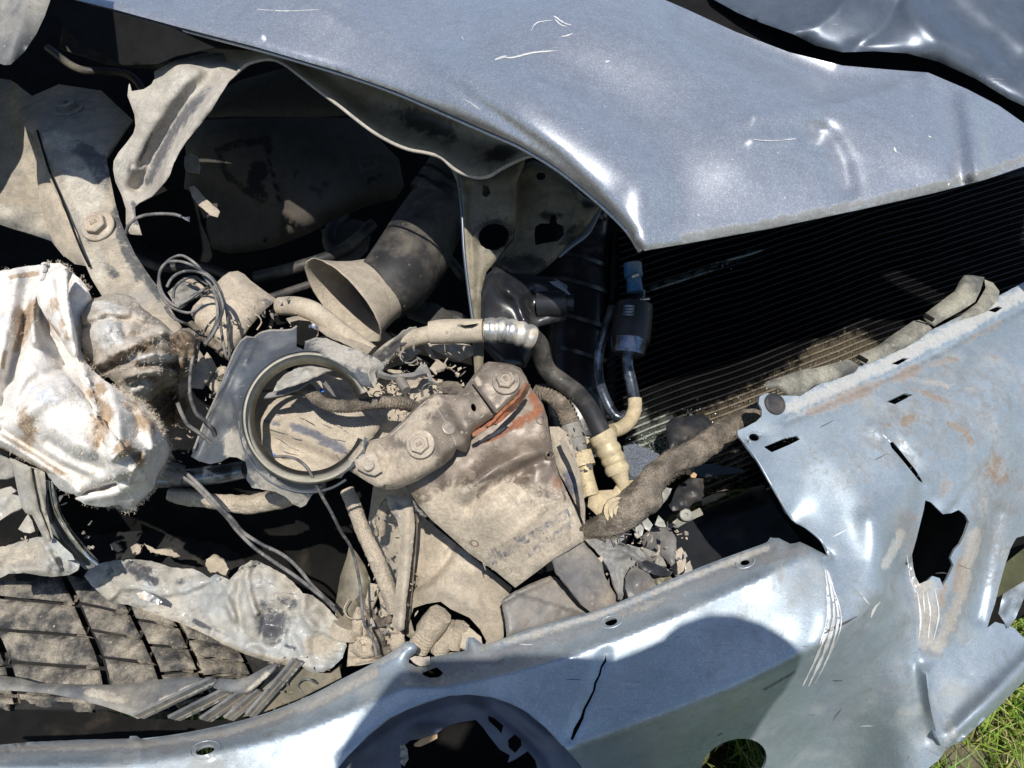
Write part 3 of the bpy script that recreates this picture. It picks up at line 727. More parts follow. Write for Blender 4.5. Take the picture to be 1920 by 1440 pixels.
# inner hood frame: dark band under the hood edge with a bright hem
hem = [(435, 146), (452, 130), (470, 118), (505, 111), (532, 120), (562, 142), (600, 172), (640, 202), (665, 222), (700, 248), (735, 268), (768, 281), (800, 287), (828, 296), (850, 316), (872, 327), (896, 333), (918, 330), (938, 318), (965, 304), (1000, 292), (1040, 300)]
frame_out = hem + [(1100, 360), (1150, 380), (1120, 300), (960, 200), (700, 90), (480, 30), (360, 40), (300, 90), (420, 100)]
panel('inner_hood_frame', frame_out, [(435, 146, 0.99), (640, 202, 0.97), (828, 296, 0.92), (896, 333, 0.90), (1040, 300, 0.86), (1120, 300, 0.82), (700, 90, 0.93), (480, 30, 1.0), (700, 180, 0.98)],
      M_olive, car, res=8, feats=[('lip', 0.006, 5), ('ridge', [(560, 100), (700, 190), (830, 240), (960, 280)], -0.02, 34), ('noise', 0.004, 60, 9)], sa=[(940, 285, 36, 14, -20), (800, 230, 60, 20, 20)])
tube('hood_frame_hem', [(x, y, d) for (x, y), d in zip(hem, np.linspace(0.982, 0.85, len(hem)))], 0.0022, M_sheet, car, seg=6)

panel('sun_leak_blocker', [(60, -40), (140, 0), (240, 30), (340, 56), (480, 84), (470, 94), (400, 90), (330, 105), (296, 120), (230, 122), (150, 80), (90, 20)], [(60, -40, 1.02), (480, 84, 0.955), (230, 122, 0.975), (90, 20, 1.02)], M_void, car, res=12)  # added black sheet, stops sun leaking onto the air box
# ---- air box and duct in the dark
panel('airbox_lid', [(380, 205), (408, 172), (450, 150), (560, 120), (640, 190), (668, 216), (600, 220), (430, 219), (392, 222)], [(380, 205, 1.28), (560, 120, 1.34), (668, 216, 1.30), (430, 219, 1.26)], M_airbox, car,
      feats=[('lip', 0.02, 10)], res=9)
panel('airbox', [(345, 262), (372, 226), (430, 222), (540, 220), (655, 221), (692, 242), (722, 272), (748, 298), (758, 350), (742, 372), (690, 386), (640, 406), (575, 440), (515, 463), (470, 472), (430, 476), (398, 466), (372, 424), (352, 392), (345, 350), (350, 300)],
      [(345, 262, 1.30), (655, 221, 1.34), (758, 350, 1.32), (515, 463, 1.24), (398, 466, 1.22), (500, 330, 1.235), (640, 300, 1.26), (430, 260, 1.26)], M_airbox, car, res=8,
      feats=[('lip', 0.04, 14), ('step', [(372, 330), (430, 345), (470, 370), (520, 400)], 0.02, 12), ('step', [(520, 260), (528, 380)], -0.01, 6), ('bump', 460, 310, 50, 50, 0, 0.012)],
      sa=[([(408, 282), (450, 268), (500, 262), (504, 280)], 8), ([(500, 270), (512, 330), (524, 378)], 3), (485, 322, 20, 16, -20), ([(412, 290), (425, 330), (470, 365), (490, 375)], 7), (480, 350, 12, 26, -30),
          ([(583, 352), (600, 360), (612, 345)], 6), (600, 365, 8, 4, 30), (555, 325, 6, 6, 0), ([(690, 340), (712, 330)], 5), (498, 450, 4, 5, 0)], sb=[])
panel('airbox_clip', [(667, 288), (703, 282), (709, 316), (675, 324)], [(667, 288, 1.235), (703, 282, 1.235), (690, 320, 1.235)], M_blackpl, car, res=6,
      holes=[[(674, 292), (698, 288), (700, 298), (676, 302)], [(677, 306), (701, 301), (703, 311), (679, 316)]])
panel('sunlit_slot', [(346, 292), (358, 287), (370, 294), (376, 312), (374, 326), (362, 322), (348, 320), (345, 306)], [(360, 300, 1.06), (370, 320, 1.05), (350, 320, 1.05)], M_tan, car, res=5, jag=1.2)  # bright tan piece put in for the sunlit slot by the air box
panel('sunlit_strip', [(354, 350), (364, 348), (380, 366), (398, 384), (413, 396), (408, 407), (394, 403), (374, 386), (360, 368)], [(360, 355, 1.05), (400, 400, 1.04), (370, 390, 1.04)], M_tan, car, res=5, jag=0.8)  # tan strip put in for the sunlit streak below the slot
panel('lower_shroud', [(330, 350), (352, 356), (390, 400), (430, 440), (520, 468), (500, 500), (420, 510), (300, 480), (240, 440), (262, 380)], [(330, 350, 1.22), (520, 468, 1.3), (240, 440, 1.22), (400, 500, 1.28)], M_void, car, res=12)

# big intake duct: black hose, tan bell
tube('intake_hose', [(905, 262, 1.26), (872, 320, 1.24), (838, 372, 1.215), (800, 430, 1.18), (770, 486, 1.13), (735, 530, 1.09), (700, 548, 1.07)], [0.055, 0.054, 0.053, 0.054, 0.056, 0.052, 0.046], M_hose, car, seg=32)
for k in range(5):
    x, y, d = 884 - 14 * k, 300 + 20 * k, 1.246 - 0.009 * k
    tube('hose_rib', [(x + 5, y - 7, d), (x - 5, y + 7, d)], [0.0575, 0.0575], M_hose, car, seg=32, step=3)
def bell():
    a = W(640, 562, 1.035); b = W(742, 528, 1.10)
    ax = (b - a); ln = np.linalg.norm(ax)
    # mouth axis tilted away from the view so the rim shows as a narrow ellipse
    mu = W(707, 642, 1.035) - W(577, 490, 1.035); mr = np.linalg.norm(mu) / 2; mu /= np.linalg.norm(mu)
    mc = (W(707, 642, 1.035) + W(577, 490, 1.035)) / 2
    view = mc - CAM; view /= np.linalg.norm(view)
    perp = np.cross(view, mu); perp /= np.linalg.norm(perp)
    if perp @ (b - a) < 0: perp = -perp
    mv = perp * 0.42 - view * 0.907; mv /= np.linalg.norm(mv)
    eu = np.linalg.norm(mu); bu = mu
    bc = W(728, 536, 1.105); br = 0.050
    V = []; fs = []; seg = 48; rings = []
    bv = perp * 0.62 - view * 0.78; bv /= np.linalg.norm(bv)
    for t in (0.0, 0.03, 0.12, 0.3, 0.55, 0.8, 1.0):
        c = mc * (1 - t) + bc * t; r_ = (mr + 0.0018 if t in (0.0,) else mr) * (1 - t) + br * t
        r_ *= 1 - 0.10 * math.sin(math.pi * t)
        w_ = mv * (1 - t) + bv * t; w_ /= np.linalg.norm(w_)
        rings.append((c, r_, mu, w_))
    wob = np.random.default_rng(4).uniform(-1, 1, seg)
    for s in (0, 1):
        for k, (c, r_, u_, w_) in enumerate(rings):
            for j in range(seg):
                th = 2 * math.pi * j / seg
                q = r_ - s * 0.0022 + (0.0012 * wob[j] if k < 2 else 0)
                V.append(c + u_ * q * math.cos(th) + w_ * q * math.sin(th) * (0.80 + 0.2 * k / 6))
    K = len(rings)
    for k in range(K - 1):
        for j in range(seg):
            j2 = (j + 1) % seg
            fs.append((k * seg + j, k * seg + j2, (k + 1) * seg + j2, (k + 1) * seg + j)); n0 = K * seg
            fs.append((n0 + k * seg + j, n0 + (k + 1) * seg + j, n0 + (k + 1) * seg + j2, n0 + k * seg + j2))
    for j in range(seg):
        j2 = (j + 1) % seg; fs.append((j, K * seg + j, K * seg + j2, j2))
    me = bpy.data.meshes.new('duct_bell'); me.from_pydata([list(map(float, v)) for v in V], [], fs)
    me.polygons.foreach_set('use_smooth', [True] * len(fs)); me.update()
    link('duct_bell', me, M_tan, car)
bell()

# ---- radiator: a core of tubes and a dusty fin sheet behind them
rad_ctrl = [(1180, 480, 1.17), (1180, 860, 1.10), (1930, 280, 1.52), (1930, 640, 1.36), (1500, 560, 1.24), (1560, 760, 1.20)]
rad_out = [(1150, 430), (2150, 180), (2150, 640), (1900, 700), (1600, 800), (1450, 905), (1270, 935), (1185, 905), (1130, 860)]
sunlit_dirt = [([(1225, 880), (1330, 800), (1420, 752), (1500, 712), (1560, 686), (1600, 650), (1640, 680)], 34), (1300, 830, 60, 40, -30), (1350, 880, 60, 30, -30), (1560, 670, 60, 30, -20), (1440, 760, 70, 40, -25)]  # pale dirt painted only where sun reaches the radiator; elsewhere stays near black
spk = [([(1190, 870), (1215, 820), (1250, 790)], 16), ([(1220, 540), (1300, 515), (1420, 470)], 5), (1205, 800, 12, 30, 0)]
rad, rad_s = panel('radiator', rad_out, [(x, y, d + 0.012) for x, y, d in rad_ctrl], M_fin, car, res=14, th=0.02, feats=[('noise', 0.003, 60, 3)], sa=sunlit_dirt, sb=spk)
rt = tps(rad_ctrl)
def rad_tubes():
    r = np.random.default_rng(2)
    for k in range(56):
        y0 = 400 + k * 13.2 + (1.5 if k > 20 else 0)
        xs = np.linspace(1120, 2150, 52)
        sl = 0.32 + 0.0034 * k
        ys = y0 + 12 - sl * (xs - 1150) + 0.00006 * (xs - 1150) ** 2 * (1 if k < 30 else 1.2) + 1.0 * vnoise(xs, xs * 0 + k * 9, 60, 5) + 9 * vnoise(xs, xs * 0 + k * 4.0, 240, 15)
        ok = inside(xs, ys, np.array(rad_out, float))
        if ok.sum() < 4: continue
        xs, ys = xs[ok], ys[ok]
        dd = rt(xs, ys) + 0.0012 * vnoise(xs, ys, 40, k)
        hw = 0.0016; P = W(xs, ys, dd)
        T = np.gradient(P, axis=0); T /= np.linalg.norm(T, axis=1)[:, None]
        n = np.cross(P[-1] - P[0], W(1500, 800, rt(1500, 800)) - W(1500, 600, rt(1500, 600))); n /= np.linalg.norm(n)
        if n @ (CAM - P[0]) < 0: n = -n
        up = np.cross(n, T); V = []; fs = []
        prof = [(-hw, -0.012), (-hw, 0.0), (-hw * 0.5, 0.0012), (hw * 0.5, 0.0012), (hw, 0.0), (hw, -0.012)]
        for i in range(len(P)):
            w = 1 + 0.5 * r.uniform(-1, 1) * (r.random() < 0.12)
            for a, b in prof: V.append(P[i] + up[i] * a * w + n * b)
        m_ = len(prof)
        for i in range(len(P) - 1):
            for j in range(m_ - 1): fs.append((i * m_ + j, i * m_ + j + 1, (i + 1) * m_ + j + 1, (i + 1) * m_ + j))
        me = bpy.data.meshes.new('radiator_tube'); me.from_pydata([list(map(float, v)) for v in V], [], fs)
        me.polygons.foreach_set('use_smooth', [True] * len(fs))
        sa_ = blobs(np.repeat(xs, m_), np.repeat(ys, m_), sunlit_dirt); sb_ = blobs(np.repeat(xs, m_), np.repeat(ys, m_), spk)
        me.attributes.new('sa', 'FLOAT', 'POINT').data.foreach_set('value', sa_.astype(np.float32))
        me.attributes.new('sb', 'FLOAT', 'POINT').data.foreach_set('value', sb_.astype(np.float32))
        me.update(); link('radiator_tube', me, M_radtube, rad)
rad_tubes()
# fins between tubes (too fine to count): zigzag strips
def rad_fins():
    V = []; F = []; A = []
    r = np.random.default_rng(9)
    for x in np.arange(1160, 1960, 2.3):
        ys = np.arange(330, 930, 9.0)
        yy = ys - 0.0 * x
        ok = inside(np.full(ys.shape, x), yy, np.array(rad_out, float))
        yy = yy[ok]
        if len(yy) < 3: continue
        zz = np.where(np.arange(len(yy)) % 2 == 0, 0.6, -0.6) + r.uniform(-0.4, 0.4, len(yy))
        a = W(x + zz, yy, rt(np.full(yy.shape, x), yy) + 0.0014); b = W(x + zz + 1.5, yy, rt(np.full(yy.shape, x), yy) + 0.011)
        o0 = len(V); V += a.tolist() + b.tolist(); n = len(yy)
        A += [(x, y) for y in yy] * 2
        F += [(o0 + i, o0 + i + 1, o0 + n + i + 1, o0 + n + i) for i in range(n - 1)]
    me = bpy.data.meshes.new('fin'); me.from_pydata(V, [], F)
    A = np.array(A); me.attributes.new('sa', 'FLOAT', 'POINT').data.foreach_set('value', blobs(A[:, 0], A[:, 1], sunlit_dirt).astype(np.float32))
    me.attributes.new('sb', 'FLOAT', 'POINT').data.foreach_set('value', blobs(A[:, 0], A[:, 1], spk).astype(np.float32)); me.update()
    o = link('fin', me, M_fin, rad); o['kind'] = 'stuff'
rad_fins()

# side tank of the radiator, dark plastic
tube('radiator_tank', [(1095, 380, 1.22), (1088, 460, 1.20), (1082, 560, 1.17), (1078, 660, 1.14), (1080, 760, 1.11), (1100, 860, 1.10)], 0.043, M_blackgloss, car, seg=20, step=8, flat=0.7)
for y, d in ((398, 1.205), (484, 1.185), (532, 1.17), (598, 1.15), (660, 1.135), (722, 1.12)):
    tube('tank_rib', [(1088, y, d), (1086, y + 7, d)], [0.0455, 0.0455], M_blackgloss, car, seg=20, step=2, flat=0.72)

# dim lines and brackets in the depth of the bay
for pts, r_ in (([(150, 60, 1.5), (230, 100, 1.48), (300, 120, 1.5), (360, 150, 1.5)], 0.012), ([(90, 90, 1.45), (150, 130, 1.4), (240, 140, 1.42), (280, 190, 1.4)], 0.007), ([(480, 520, 1.35), (560, 500, 1.33), (640, 470, 1.36), (700, 420, 1.4)], 0.011),
                ([(500, 560, 1.3), (560, 540, 1.3), (620, 520, 1.32)], 0.007), ([(760, 560, 1.25), (800, 590, 1.22), (860, 600, 1.2), (890, 640, 1.2)], 0.012), ([(240, 470, 1.2), (300, 500, 1.2), (380, 500, 1.22), (460, 530, 1.2)], 0.008),
                ([(780, 500, 1.3), (830, 480, 1.32), (870, 520, 1.3)], 0.009), ([(640, 400, 1.45), (620, 450, 1.4), (640, 490, 1.4)], 0.016)):
    tube('bay_hose', pts, r_, M_hose, car, seg=14)
panel('bay_bracket', [(600, 430), (660, 410), (700, 420), (690, 470), (660, 500), (620, 480)], [(600, 430, 1.4), (700, 420, 1.4), (660, 500, 1.36)], M_airbox, car, res=8, feats=[('lip', 0.01, 6)])
panel('bay_bracket', [(760, 560), (820, 570), (850, 590), (846, 620), (800, 610), (764, 596)], [(760, 560, 1.2), (850, 590, 1.18), (800, 610, 1.16)], M_airbox, car, res=8, feats=[('lip', 0.01, 6)])
panel('bay_bracket', [(120, 30), (240, 60), (330, 90), (300, 130), (200, 120), (110, 90)], [(120, 30, 1.55), (330, 90, 1.55), (200, 120, 1.5)], M_airbox, car, res=10, feats=[('noise', 0.02, 40, 3)])
# ---- radiator support post
post_out = [(838, 300), (858, 318), (900, 334), (940, 322), (990, 288), (968, 345), (968, 380), (966, 420), (962, 448), (938, 478), (912, 510), (902, 548), (902, 590), (908, 640), (905, 700), (890, 700), (886, 640), (880, 560), (872, 480), (866, 430), (864, 380), (856, 340)]
panel('support_post', post_out, [(838, 300, 1.0), (990, 288, 1.0), (966, 420, 0.985), (866, 430, 0.985), (902, 590, 0.96), (890, 700, 0.90)], M_olive, car, res=6,
      holes=[[(905, 345), (915, 348), (920, 362), (912, 370), (904, 366)], ellipse(926, 444, 30, 25, -10, 14)], feats=[('lip', 0.007, 4), ('ridge', [(880, 350), (884, 450), (888, 560)], -0.008, 7), ('noise', 0.002, 30, 3)], sa=[(930, 440, 34, 30, 0)])
tube('post_edge_highlight', [(858, 318, 0.978), (866, 400, 0.972), (870, 470, 0.965), (878, 540, 0.952), (886, 600, 0.94)], 0.0022, M_back, car, seg=6)  # blue paint tube stands in for the highlight on the post's left edge
plate2 = [(962, 318), (1000, 300), (1040, 318), (1070, 345), (1095, 368), (1126, 386), (1120, 400), (1106, 422), (1092, 444), (1066, 462), (1040, 488), (1020, 506), (1000, 520), (960, 526), (944, 512), (930, 520), (920, 500), (940, 478), (964, 448), (967, 400)]
panel('support_plate', plate2, [(962, 318, 1.04), (1126, 386, 1.02), (1066, 462, 1.02), (960, 526, 1.0), (1000, 420, 1.03)], M_olive, car, res=6,
      holes=[ellipse(1014, 330, 9, 8, 0, 10), [(1004, 424), (1014, 418), (1030, 418), (1034, 402), (1042, 404), (1044, 418), (1056, 424), (1058, 440), (1046, 452), (1020, 456), (1004, 460), (1002, 440)]],
      feats=[('lip', 0.012, 5), ('ridge', [(1078, 350), (1082, 400), (1070, 440)], 0.01, 10), ('noise', 0.002, 30, 4)], sa=[(1100, 382, 12, 8, 30), (985, 500, 50, 20, 0), (1076, 440, 30, 14, -40), (1030, 405, 20, 8, 0)])
tube('plate_edge_highlight', [(1128, 388, 1.0), (1112, 418, 1.0), (1098, 440, 1.0), (1072, 460, 1.0), (1048, 482, 1.0)], [0.002, 0.004, 0.004, 0.0035, 0.002], M_back, car, seg=8, flat=0.5)  # blue highlight along the plate's right edge, made as a painted tube
panel('support_cup', [(905, 520), (930, 500), (960, 512), (1000, 516), (1040, 520), (1064, 536), (1070, 570), (1060, 600), (1010, 612), (1005, 650), (985, 690), (940, 690), (905, 650), (900, 590)],
      [(905, 520, 0.985), (1064, 536, 0.99), (1005, 650, 0.96), (905, 650, 0.94), (960, 580, 0.965)], M_blackgloss, car, res=6, feats=[('bump', 950, 546, 24, 14, 50, 0.015), ('ridge', [(940, 530), (970, 560), (985, 600)], 0.012, 9), ('lip', 0.01, 6), ('bump', 1000, 570, 22, 30, 0, -0.02)])  # black material put in where the neck falls in shadow
tube('mount_stud', [(1010, 572, 0.985), (1040, 570, 0.98), (1062, 568, 0.978)], [0.018, 0.018, 0.018], M_blackgloss, car, seg=20)
tube('mount_stud_tip', [(1060, 567, 0.976), (1076, 567, 0.975)], 0.011, M_blackgloss, car, seg=16)
panel('mount_clip', [(1030, 528), (1045, 527), (1056, 536), (1070, 552), (1066, 553), (1054, 544), (1040, 536)], [(1045, 530, 0.955), (1066, 552, 0.957), (1040, 540, 0.955)], M_back, car, res=5)

# ---- pipes and hoses on the right of the post
# dusty pipe, foam sleeve, crimped fitting, black hose, crimped fitting again
tube('coolant_pipe', [(688, 705, 0.93), (700, 690, 0.93), (722, 665, 0.925), (750, 645, 0.92), (790, 630, 0.905), (840, 622, 0.90), (912, 620, 0.895)], [0.0095, 0.0105, 0.011, 0.0105, 0.0105, 0.0105, 0.011], M_tube, car, seg=18)
panel('pipe_jacket', [(700, 664), (720, 652), (738, 640), (752, 622), (780, 612), (786, 620), (770, 634), (748, 652), (728, 676), (714, 700), (696, 690)], [(700, 664, 0.905), (786, 620, 0.895), (714, 700, 0.905)], M_greypl, car, res=5, jag=1.5,
      feats=[('ridge', [(700, 680), (740, 650), (780, 618)], -0.008, 9)], sa=[(730, 660, 40, 8, -40)])
tube('pipe_sleeve', [(806, 624, 0.893), (830, 622, 0.892), (870, 621, 0.89), (906, 620, 0.888)], [0.0138, 0.0150, 0.0150, 0.0143], M_tube, car, seg=22, step=5, lump=0.03)
panel('sleeve_crack', [(857, 607), (870, 610), (884, 608), (898, 606), (886, 613), (872, 614)], [(857, 607, 0.872), (898, 606, 0.871), (872, 614, 0.872)], M_liner, car, res=4)
def crimp(pts, r, m, n, parent=car, name='crimped_fitting', end=None):
    q = np.array(pts, float); P = W(q[:, 0], q[:, 1], q[:, 2]); cc = catmull(pts, False, 2.0); P = W(cc[:, 0], cc[:, 1], cc[:, 2])
    L = np.r_[0, np.cumsum(np.linalg.norm(np.diff(P, axis=0), axis=1))]
    s = np.linspace(0, L[-1], n * 10); P = np.c_[[np.interp(s, L, P[:, i]) for i in range(3)]].T
    ph = s / L[-1] * n * 2 * math.pi
    R = [float(r * (0.90 + 0.12 * (0.5 - 0.5 * math.cos(p)) ** 0.55)) for p in ph]
    return tube(name, P.tolist(), 0, m, parent, seg=26, world=True) if False else tube_w(name, P, R, m, parent, 26)
def tube_w(name, P, R, m, parent, seg):
    o = tube(name, [tuple(p) for p in P], list(map(float, R)), m, parent, seg=seg, world=True); return o
crimp([(914, 620, 0.886), (940, 618, 0.886), (970, 624, 0.888), (1000, 634, 0.895)], 0.0152, M_alu, 5)
tube('fitting_collar', [(909, 619, 0.885), (917, 619, 0.885)], [0.0142, 0.0142], M_alu, car, seg=24, step=2)
tube('ac_hose', [(998, 632, 0.90), (1012, 648, 0.915), (1018, 675, 0.935), (1028, 696, 0.945), (1052, 715, 0.945), (1082, 738, 0.935), (1104, 766, 0.915), (1122, 800, 0.90), (1134, 824, 0.893)], 0.0118, M_hose, car, seg=20)
crimp([(1130, 818, 0.893), (1140, 840, 0.89), (1152, 866, 0.89), (1160, 888, 0.888)], 0.0148, M_gold, 4)
tube('fitting_neck', [(1160, 884, 0.888), (1168, 905, 0.887), (1176, 928, 0.886)], [0.0125, 0.008, 0.0085], M_gold, car, seg=20, step=3)
tube('fitting_collar', [(1126, 812, 0.893), (1134, 826, 0.892)], [0.0162, 0.0162], M_gold, car, seg=24, step=2)
# grey plug and gold nut
tube('corrugated_sheath', [(1010, 736, 0.98), (1030, 738, 0.965), (1048, 752, 0.95), (1062, 776, 0.94), (1074, 806, 0.93)], [0.011, 0.011, 0.0115, 0.012, 0.012], M_loom, car, seg=18, corr=(0.0055, 0.10))
tube('sensor_plug', [(1070, 798, 0.915), (1078, 822, 0.91), (1084, 850, 0.905)], [0.0135, 0.0135, 0.0115], M_greypl, car, seg=20, step=3)
tube('plug_flange', [(1073, 812, 0.912), (1077, 824, 0.91)], [0.0155, 0.0155], M_greypl, car, seg=20, step=2)
tube('gold_nut', [(1086, 850, 0.905), (1094, 876, 0.90)], [0.0175, 0.0175], M_gold, car, seg=6, step=30)
tube('gold_pipe', [(1094, 874, 0.90), (1100, 900, 0.895), (1108, 930, 0.89)], [0.0105, 0.0105, 0.011], M_gold, car, seg=10, step=6)
tube('pipe_clamp', [(1082, 835, 0.925), (1104, 826, 0.925), (1106, 850, 0.92)], 0.008, M_gold, car, seg=10)
# valve block
def block():
    out = [(1104, 928), (1120, 920), (1150, 918), (1158, 905), (1186, 900), (1202, 912), (1204, 934), (1186, 950), (1168, 966), (1140, 972), (1118, 965), (1102, 950)]
    panel('valve_block', out, [(1104, 928, 0.885), (1204, 912, 0.88), (1140, 972, 0.87)], M_gold, car, res=5, th=0.022, feats=[('lip', 0.004, 4), ('bump', 1150, 956, 20, 18, 0, 0.006)])
    for q, rr in ((0, 0.016), (1, 0.011), (2, 0.006)):
        tube('block_ring', [(1157 + q, 957, 0.866 - q * 0.003), (1158 + q, 958, 0.860 - q * 0.003)], [rr, rr], M_gold, car, seg=24, step=1)
block()
# aluminium pipes: dark metal for the shaded run, gold for the sunlit elbow
tube('aluminium_pipe', [(1200, 545, 1.06), (1196, 580, 1.055), (1180, 640, 1.045), (1176, 680, 1.04), (1184, 720, 1.03), (1190, 750, 1.02)], 0.0085, M_aludark, car, seg=18)
tube('aluminium_elbow', [(1190, 748, 1.02), (1190, 768, 1.015), (1180, 790, 1.005), (1164, 803, 0.995), (1148, 808, 0.985)], 0.0098, M_gold, car, seg=18)
tube('dark_pipe', [(1150, 575, 1.06), (1138, 610, 1.055), (1124, 655, 1.05), (1122, 700, 1.045), (1130, 735, 1.03), (1146, 770, 1.02), (1160, 784, 1.015), (1172, 778, 1.02)], 0.0075, M_aludark, car, seg=16)
tube('pipe_collar', [(1190, 572, 1.04), (1186, 606, 1.035), (1182, 640, 1.03)], [0.026, 0.027, 0.027], M_blackpl, car, seg=20, step=8)
tube('pipe_band', [(1180, 636, 1.028), (1177, 664, 1.025)], [0.0255, 0.0235], M_aludark, car, seg=24, step=4)
tube('blue_cap', [(1186, 494, 1.05), (1188, 520, 1.048)], [0.013, 0.0135], M_blue, car, seg=14, step=5)
tube('blue_cap_skirt', [(1188, 519, 1.048), (1191, 548, 1.046)], [0.0105, 0.012], M_blue, car, seg=14, step=5)
tube('cap_band', [(1184, 519, 1.034), (1197, 514, 1.034)], 0.0030, M_alu, car, seg=8, step=4)
tube('hose_clip', [(1200, 562, 1.02), (1218, 560, 1.02)], 0.0022, M_alu, car, seg=8, step=4)
tube('hose_clip', [(1204, 579, 1.02), (1216, 580, 1.02)], 0.0022, M_alu, car, seg=8, step=4)
tube('cap_neck', [(1178, 574, 1.012), (1177, 594, 1.01)], 0.009, M_aludark, car, seg=16, corr=(0.004, 0.08))

# foam pad under the pipes and things at the foot of the radiator
panel('foam_pad', [(1168, 836), (1190, 832), (1215, 842), (1238, 852), (1232, 868), (1214, 884), (1196, 896), (1182, 892), (1172, 866)], [(1168, 836, 0.985), (1238, 852, 0.99), (1196, 896, 0.95)], M_foam, car, res=5, th=0.015, jag=0.8, feats=[('noise', 0.002, 8, 3)])
panel('radiator_mount', [(1248, 794), (1262, 783), (1290, 780), (1320, 776), (1334, 790), (1334, 806), (1300, 822), (1270, 840), (1256, 844), (1250, 820)], [(1248, 794, 1.04), (1334, 790, 1.06), (1270, 840, 1.01)], M_blackpl, car, res=6, th=0.02, feats=[('lip', 0.012, 6), ('ridge', [(1290, 780), (1290, 830)], 0.005, 6)])
# thick fibrous harness
tube('wiring_harness', [(1060, 1015, 0.90), (1100, 1002, 0.89), (1140, 984, 0.875), (1172, 962, 0.868), (1200, 934, 0.872), (1224, 900, 0.89), (1260, 870, 0.91), (1310, 842, 0.935), (1360, 808, 0.96), (1400, 784, 0.985), (1440, 760, 1.01)],
     [0.013, 0.014, 0.0165, 0.0185, 0.0185, 0.017, 0.0155, 0.0165, 0.0150, 0.012, 0.011], M_loom, car, seg=26, lump=0.22, noise=0.04, step=4)
def tube_fuzz(pts, r0, n, ln, m, parent, seed):
    r = np.random.default_rng(seed); c = catmull(pts, False, 3.0); V = []; F = []
    for k in range(n):
        q = c[r.integers(len(c))]; b = W(q[0], q[1], q[2]); d = r.normal(0, 1, 3); d -= FWD * max(0, d @ FWD) * 1.2; d /= np.linalg.norm(d)
        b = b + d * r0 * 0.95; e = d + r.normal(0, 0.8, 3); e /= np.linalg.norm(e); s_ = np.cross(e, FWD); s_ /= np.linalg.norm(s_) + 1e-9; i0 = len(V); l_ = ln * r.uniform(0.4, 1.4)
        for t in (0, 0.5, 1): V += [(b + e * l_ * t - s_ * 0.0002 * (1 - t * .7)).tolist(), (b + e * l_ * t + s_ * 0.0002 * (1 - t * .7)).tolist()]
        F += [(i0, i0 + 1, i0 + 3, i0 + 2), (i0 + 2, i0 + 3, i0 + 5, i0 + 4)]
    me = bpy.data.meshes.new('harness_fibres'); me.from_pydata(V, [], F); me.update(); o = link('harness_fibres', me, m, parent); o['kind'] = 'stuff'
tube_fuzz([(1060, 1015, 0.90), (1100, 1002, 0.89), (1140, 984, 0.875), (1172, 962, 0.868), (1200, 934, 0.872), (1224, 900, 0.89), (1260, 870, 0.91), (1310, 842, 0.935), (1360, 808, 0.96), (1400, 784, 0.985)], 0.0165, 5000, 0.003, M_loom, car, 4)
tube('harness_branch', [(1196, 940, 0.862), (1216, 948, 0.868), (1228, 934, 0.878), (1222, 916, 0.885)], [0.010, 0.011, 0.010, 0.008], M_loom, car, seg=16, lump=0.2, noise=0.05, step=3)

# ---- bright crossmember bracket with two big bolts
br_out = [(890, 700), (904, 684), (916, 678), (940, 680), (962, 684), (976, 690), (986, 706), (992, 720), (978, 742), (962, 756), (940, 772), (912, 790), (884, 812), (881, 834), (874, 848), (864, 846), (856, 842), (848, 858), (830, 874), (806, 888), (786, 900),
          (768, 909), (745, 917), (724, 918), (704, 912), (686, 902), (668, 890), (650, 880), (648, 866), (664, 846), (676, 832), (700, 824), (724, 818), (752, 792), (774, 768), (792, 750), (814, 738), (836, 740), (856, 741), (870, 728), (880, 714)]
br, br_s = panel('crossmember_bracket', br_out, [(890, 700, 0.80), (986, 706, 0.80), (884, 812, 0.775), (856, 741, 0.785), (806, 888, 0.755), (724, 918, 0.765), (650, 880, 0.775), (724, 818, 0.775), (790, 832, 0.752), (840, 790, 0.772)],
      M_brown, car, res=5, th=0.003, holes=[ellipse(888, 764, 5, 8, -15, 8)],
      feats=[('lip', 0.006, 4), ('step', [(832, 745), (850, 780), (872, 820), (880, 835)], -0.003, 4), ('step', [(716, 835), (724, 870), (738, 915)], -0.007, 5), ('fold', [(736, 905), (800, 880), (858, 835), (900, 800), (975, 745)], 0.10, 4, 40),
             ('ridge', [(700, 860), (740, 870)], -0.003, 8), ('noise', 0.0012, 22, 3)],
      sa=[([(890, 806), (930, 780), (980, 745)], 4)], sb=[([(720, 870), (760, 860), (800, 870)], 26), (700, 878, 60, 36, 10), (740, 895, 80, 22, -15), ([(750, 820), (790, 775), (820, 752)], 12), (780, 800, 30, 16, -45)])
for k, pl_ in enumerate([[(700, 826), (724, 822), (756, 796), (790, 760), (816, 742)], [(716, 836), (722, 866), (732, 900)], [(808, 752), (826, 776), (846, 812), (856, 838)], [(660, 882), (700, 904), (730, 912), (780, 900), (840, 862)]]):
    streak(br_s, pl_, 1.8, M_scuff, br, seed=k, name='worn_edge', jit=0.9)
for k in range(40):
    x_, y_ = rng.uniform(820, 980), rng.uniform(700, 850)
    if inside(np.array([x_]), np.array([y_]), np.array(br_out, float))[0]: streak(br_s, [(x_, y_), (x_ + 3, y_ - 2), (x_ + rng.uniform(3, 7), y_ - rng.uniform(1, 6))], 1.6, M_scuff, br, seed=k, name='dust_fleck', lift=0.003 if y_ < 775 and x_ > 900 else 0.0004)
pl_out = [(884, 716), (900, 700), (912, 692), (934, 684), (960, 686), (978, 698), (986, 716), (968, 742), (950, 758), (932, 774), (926, 772)]
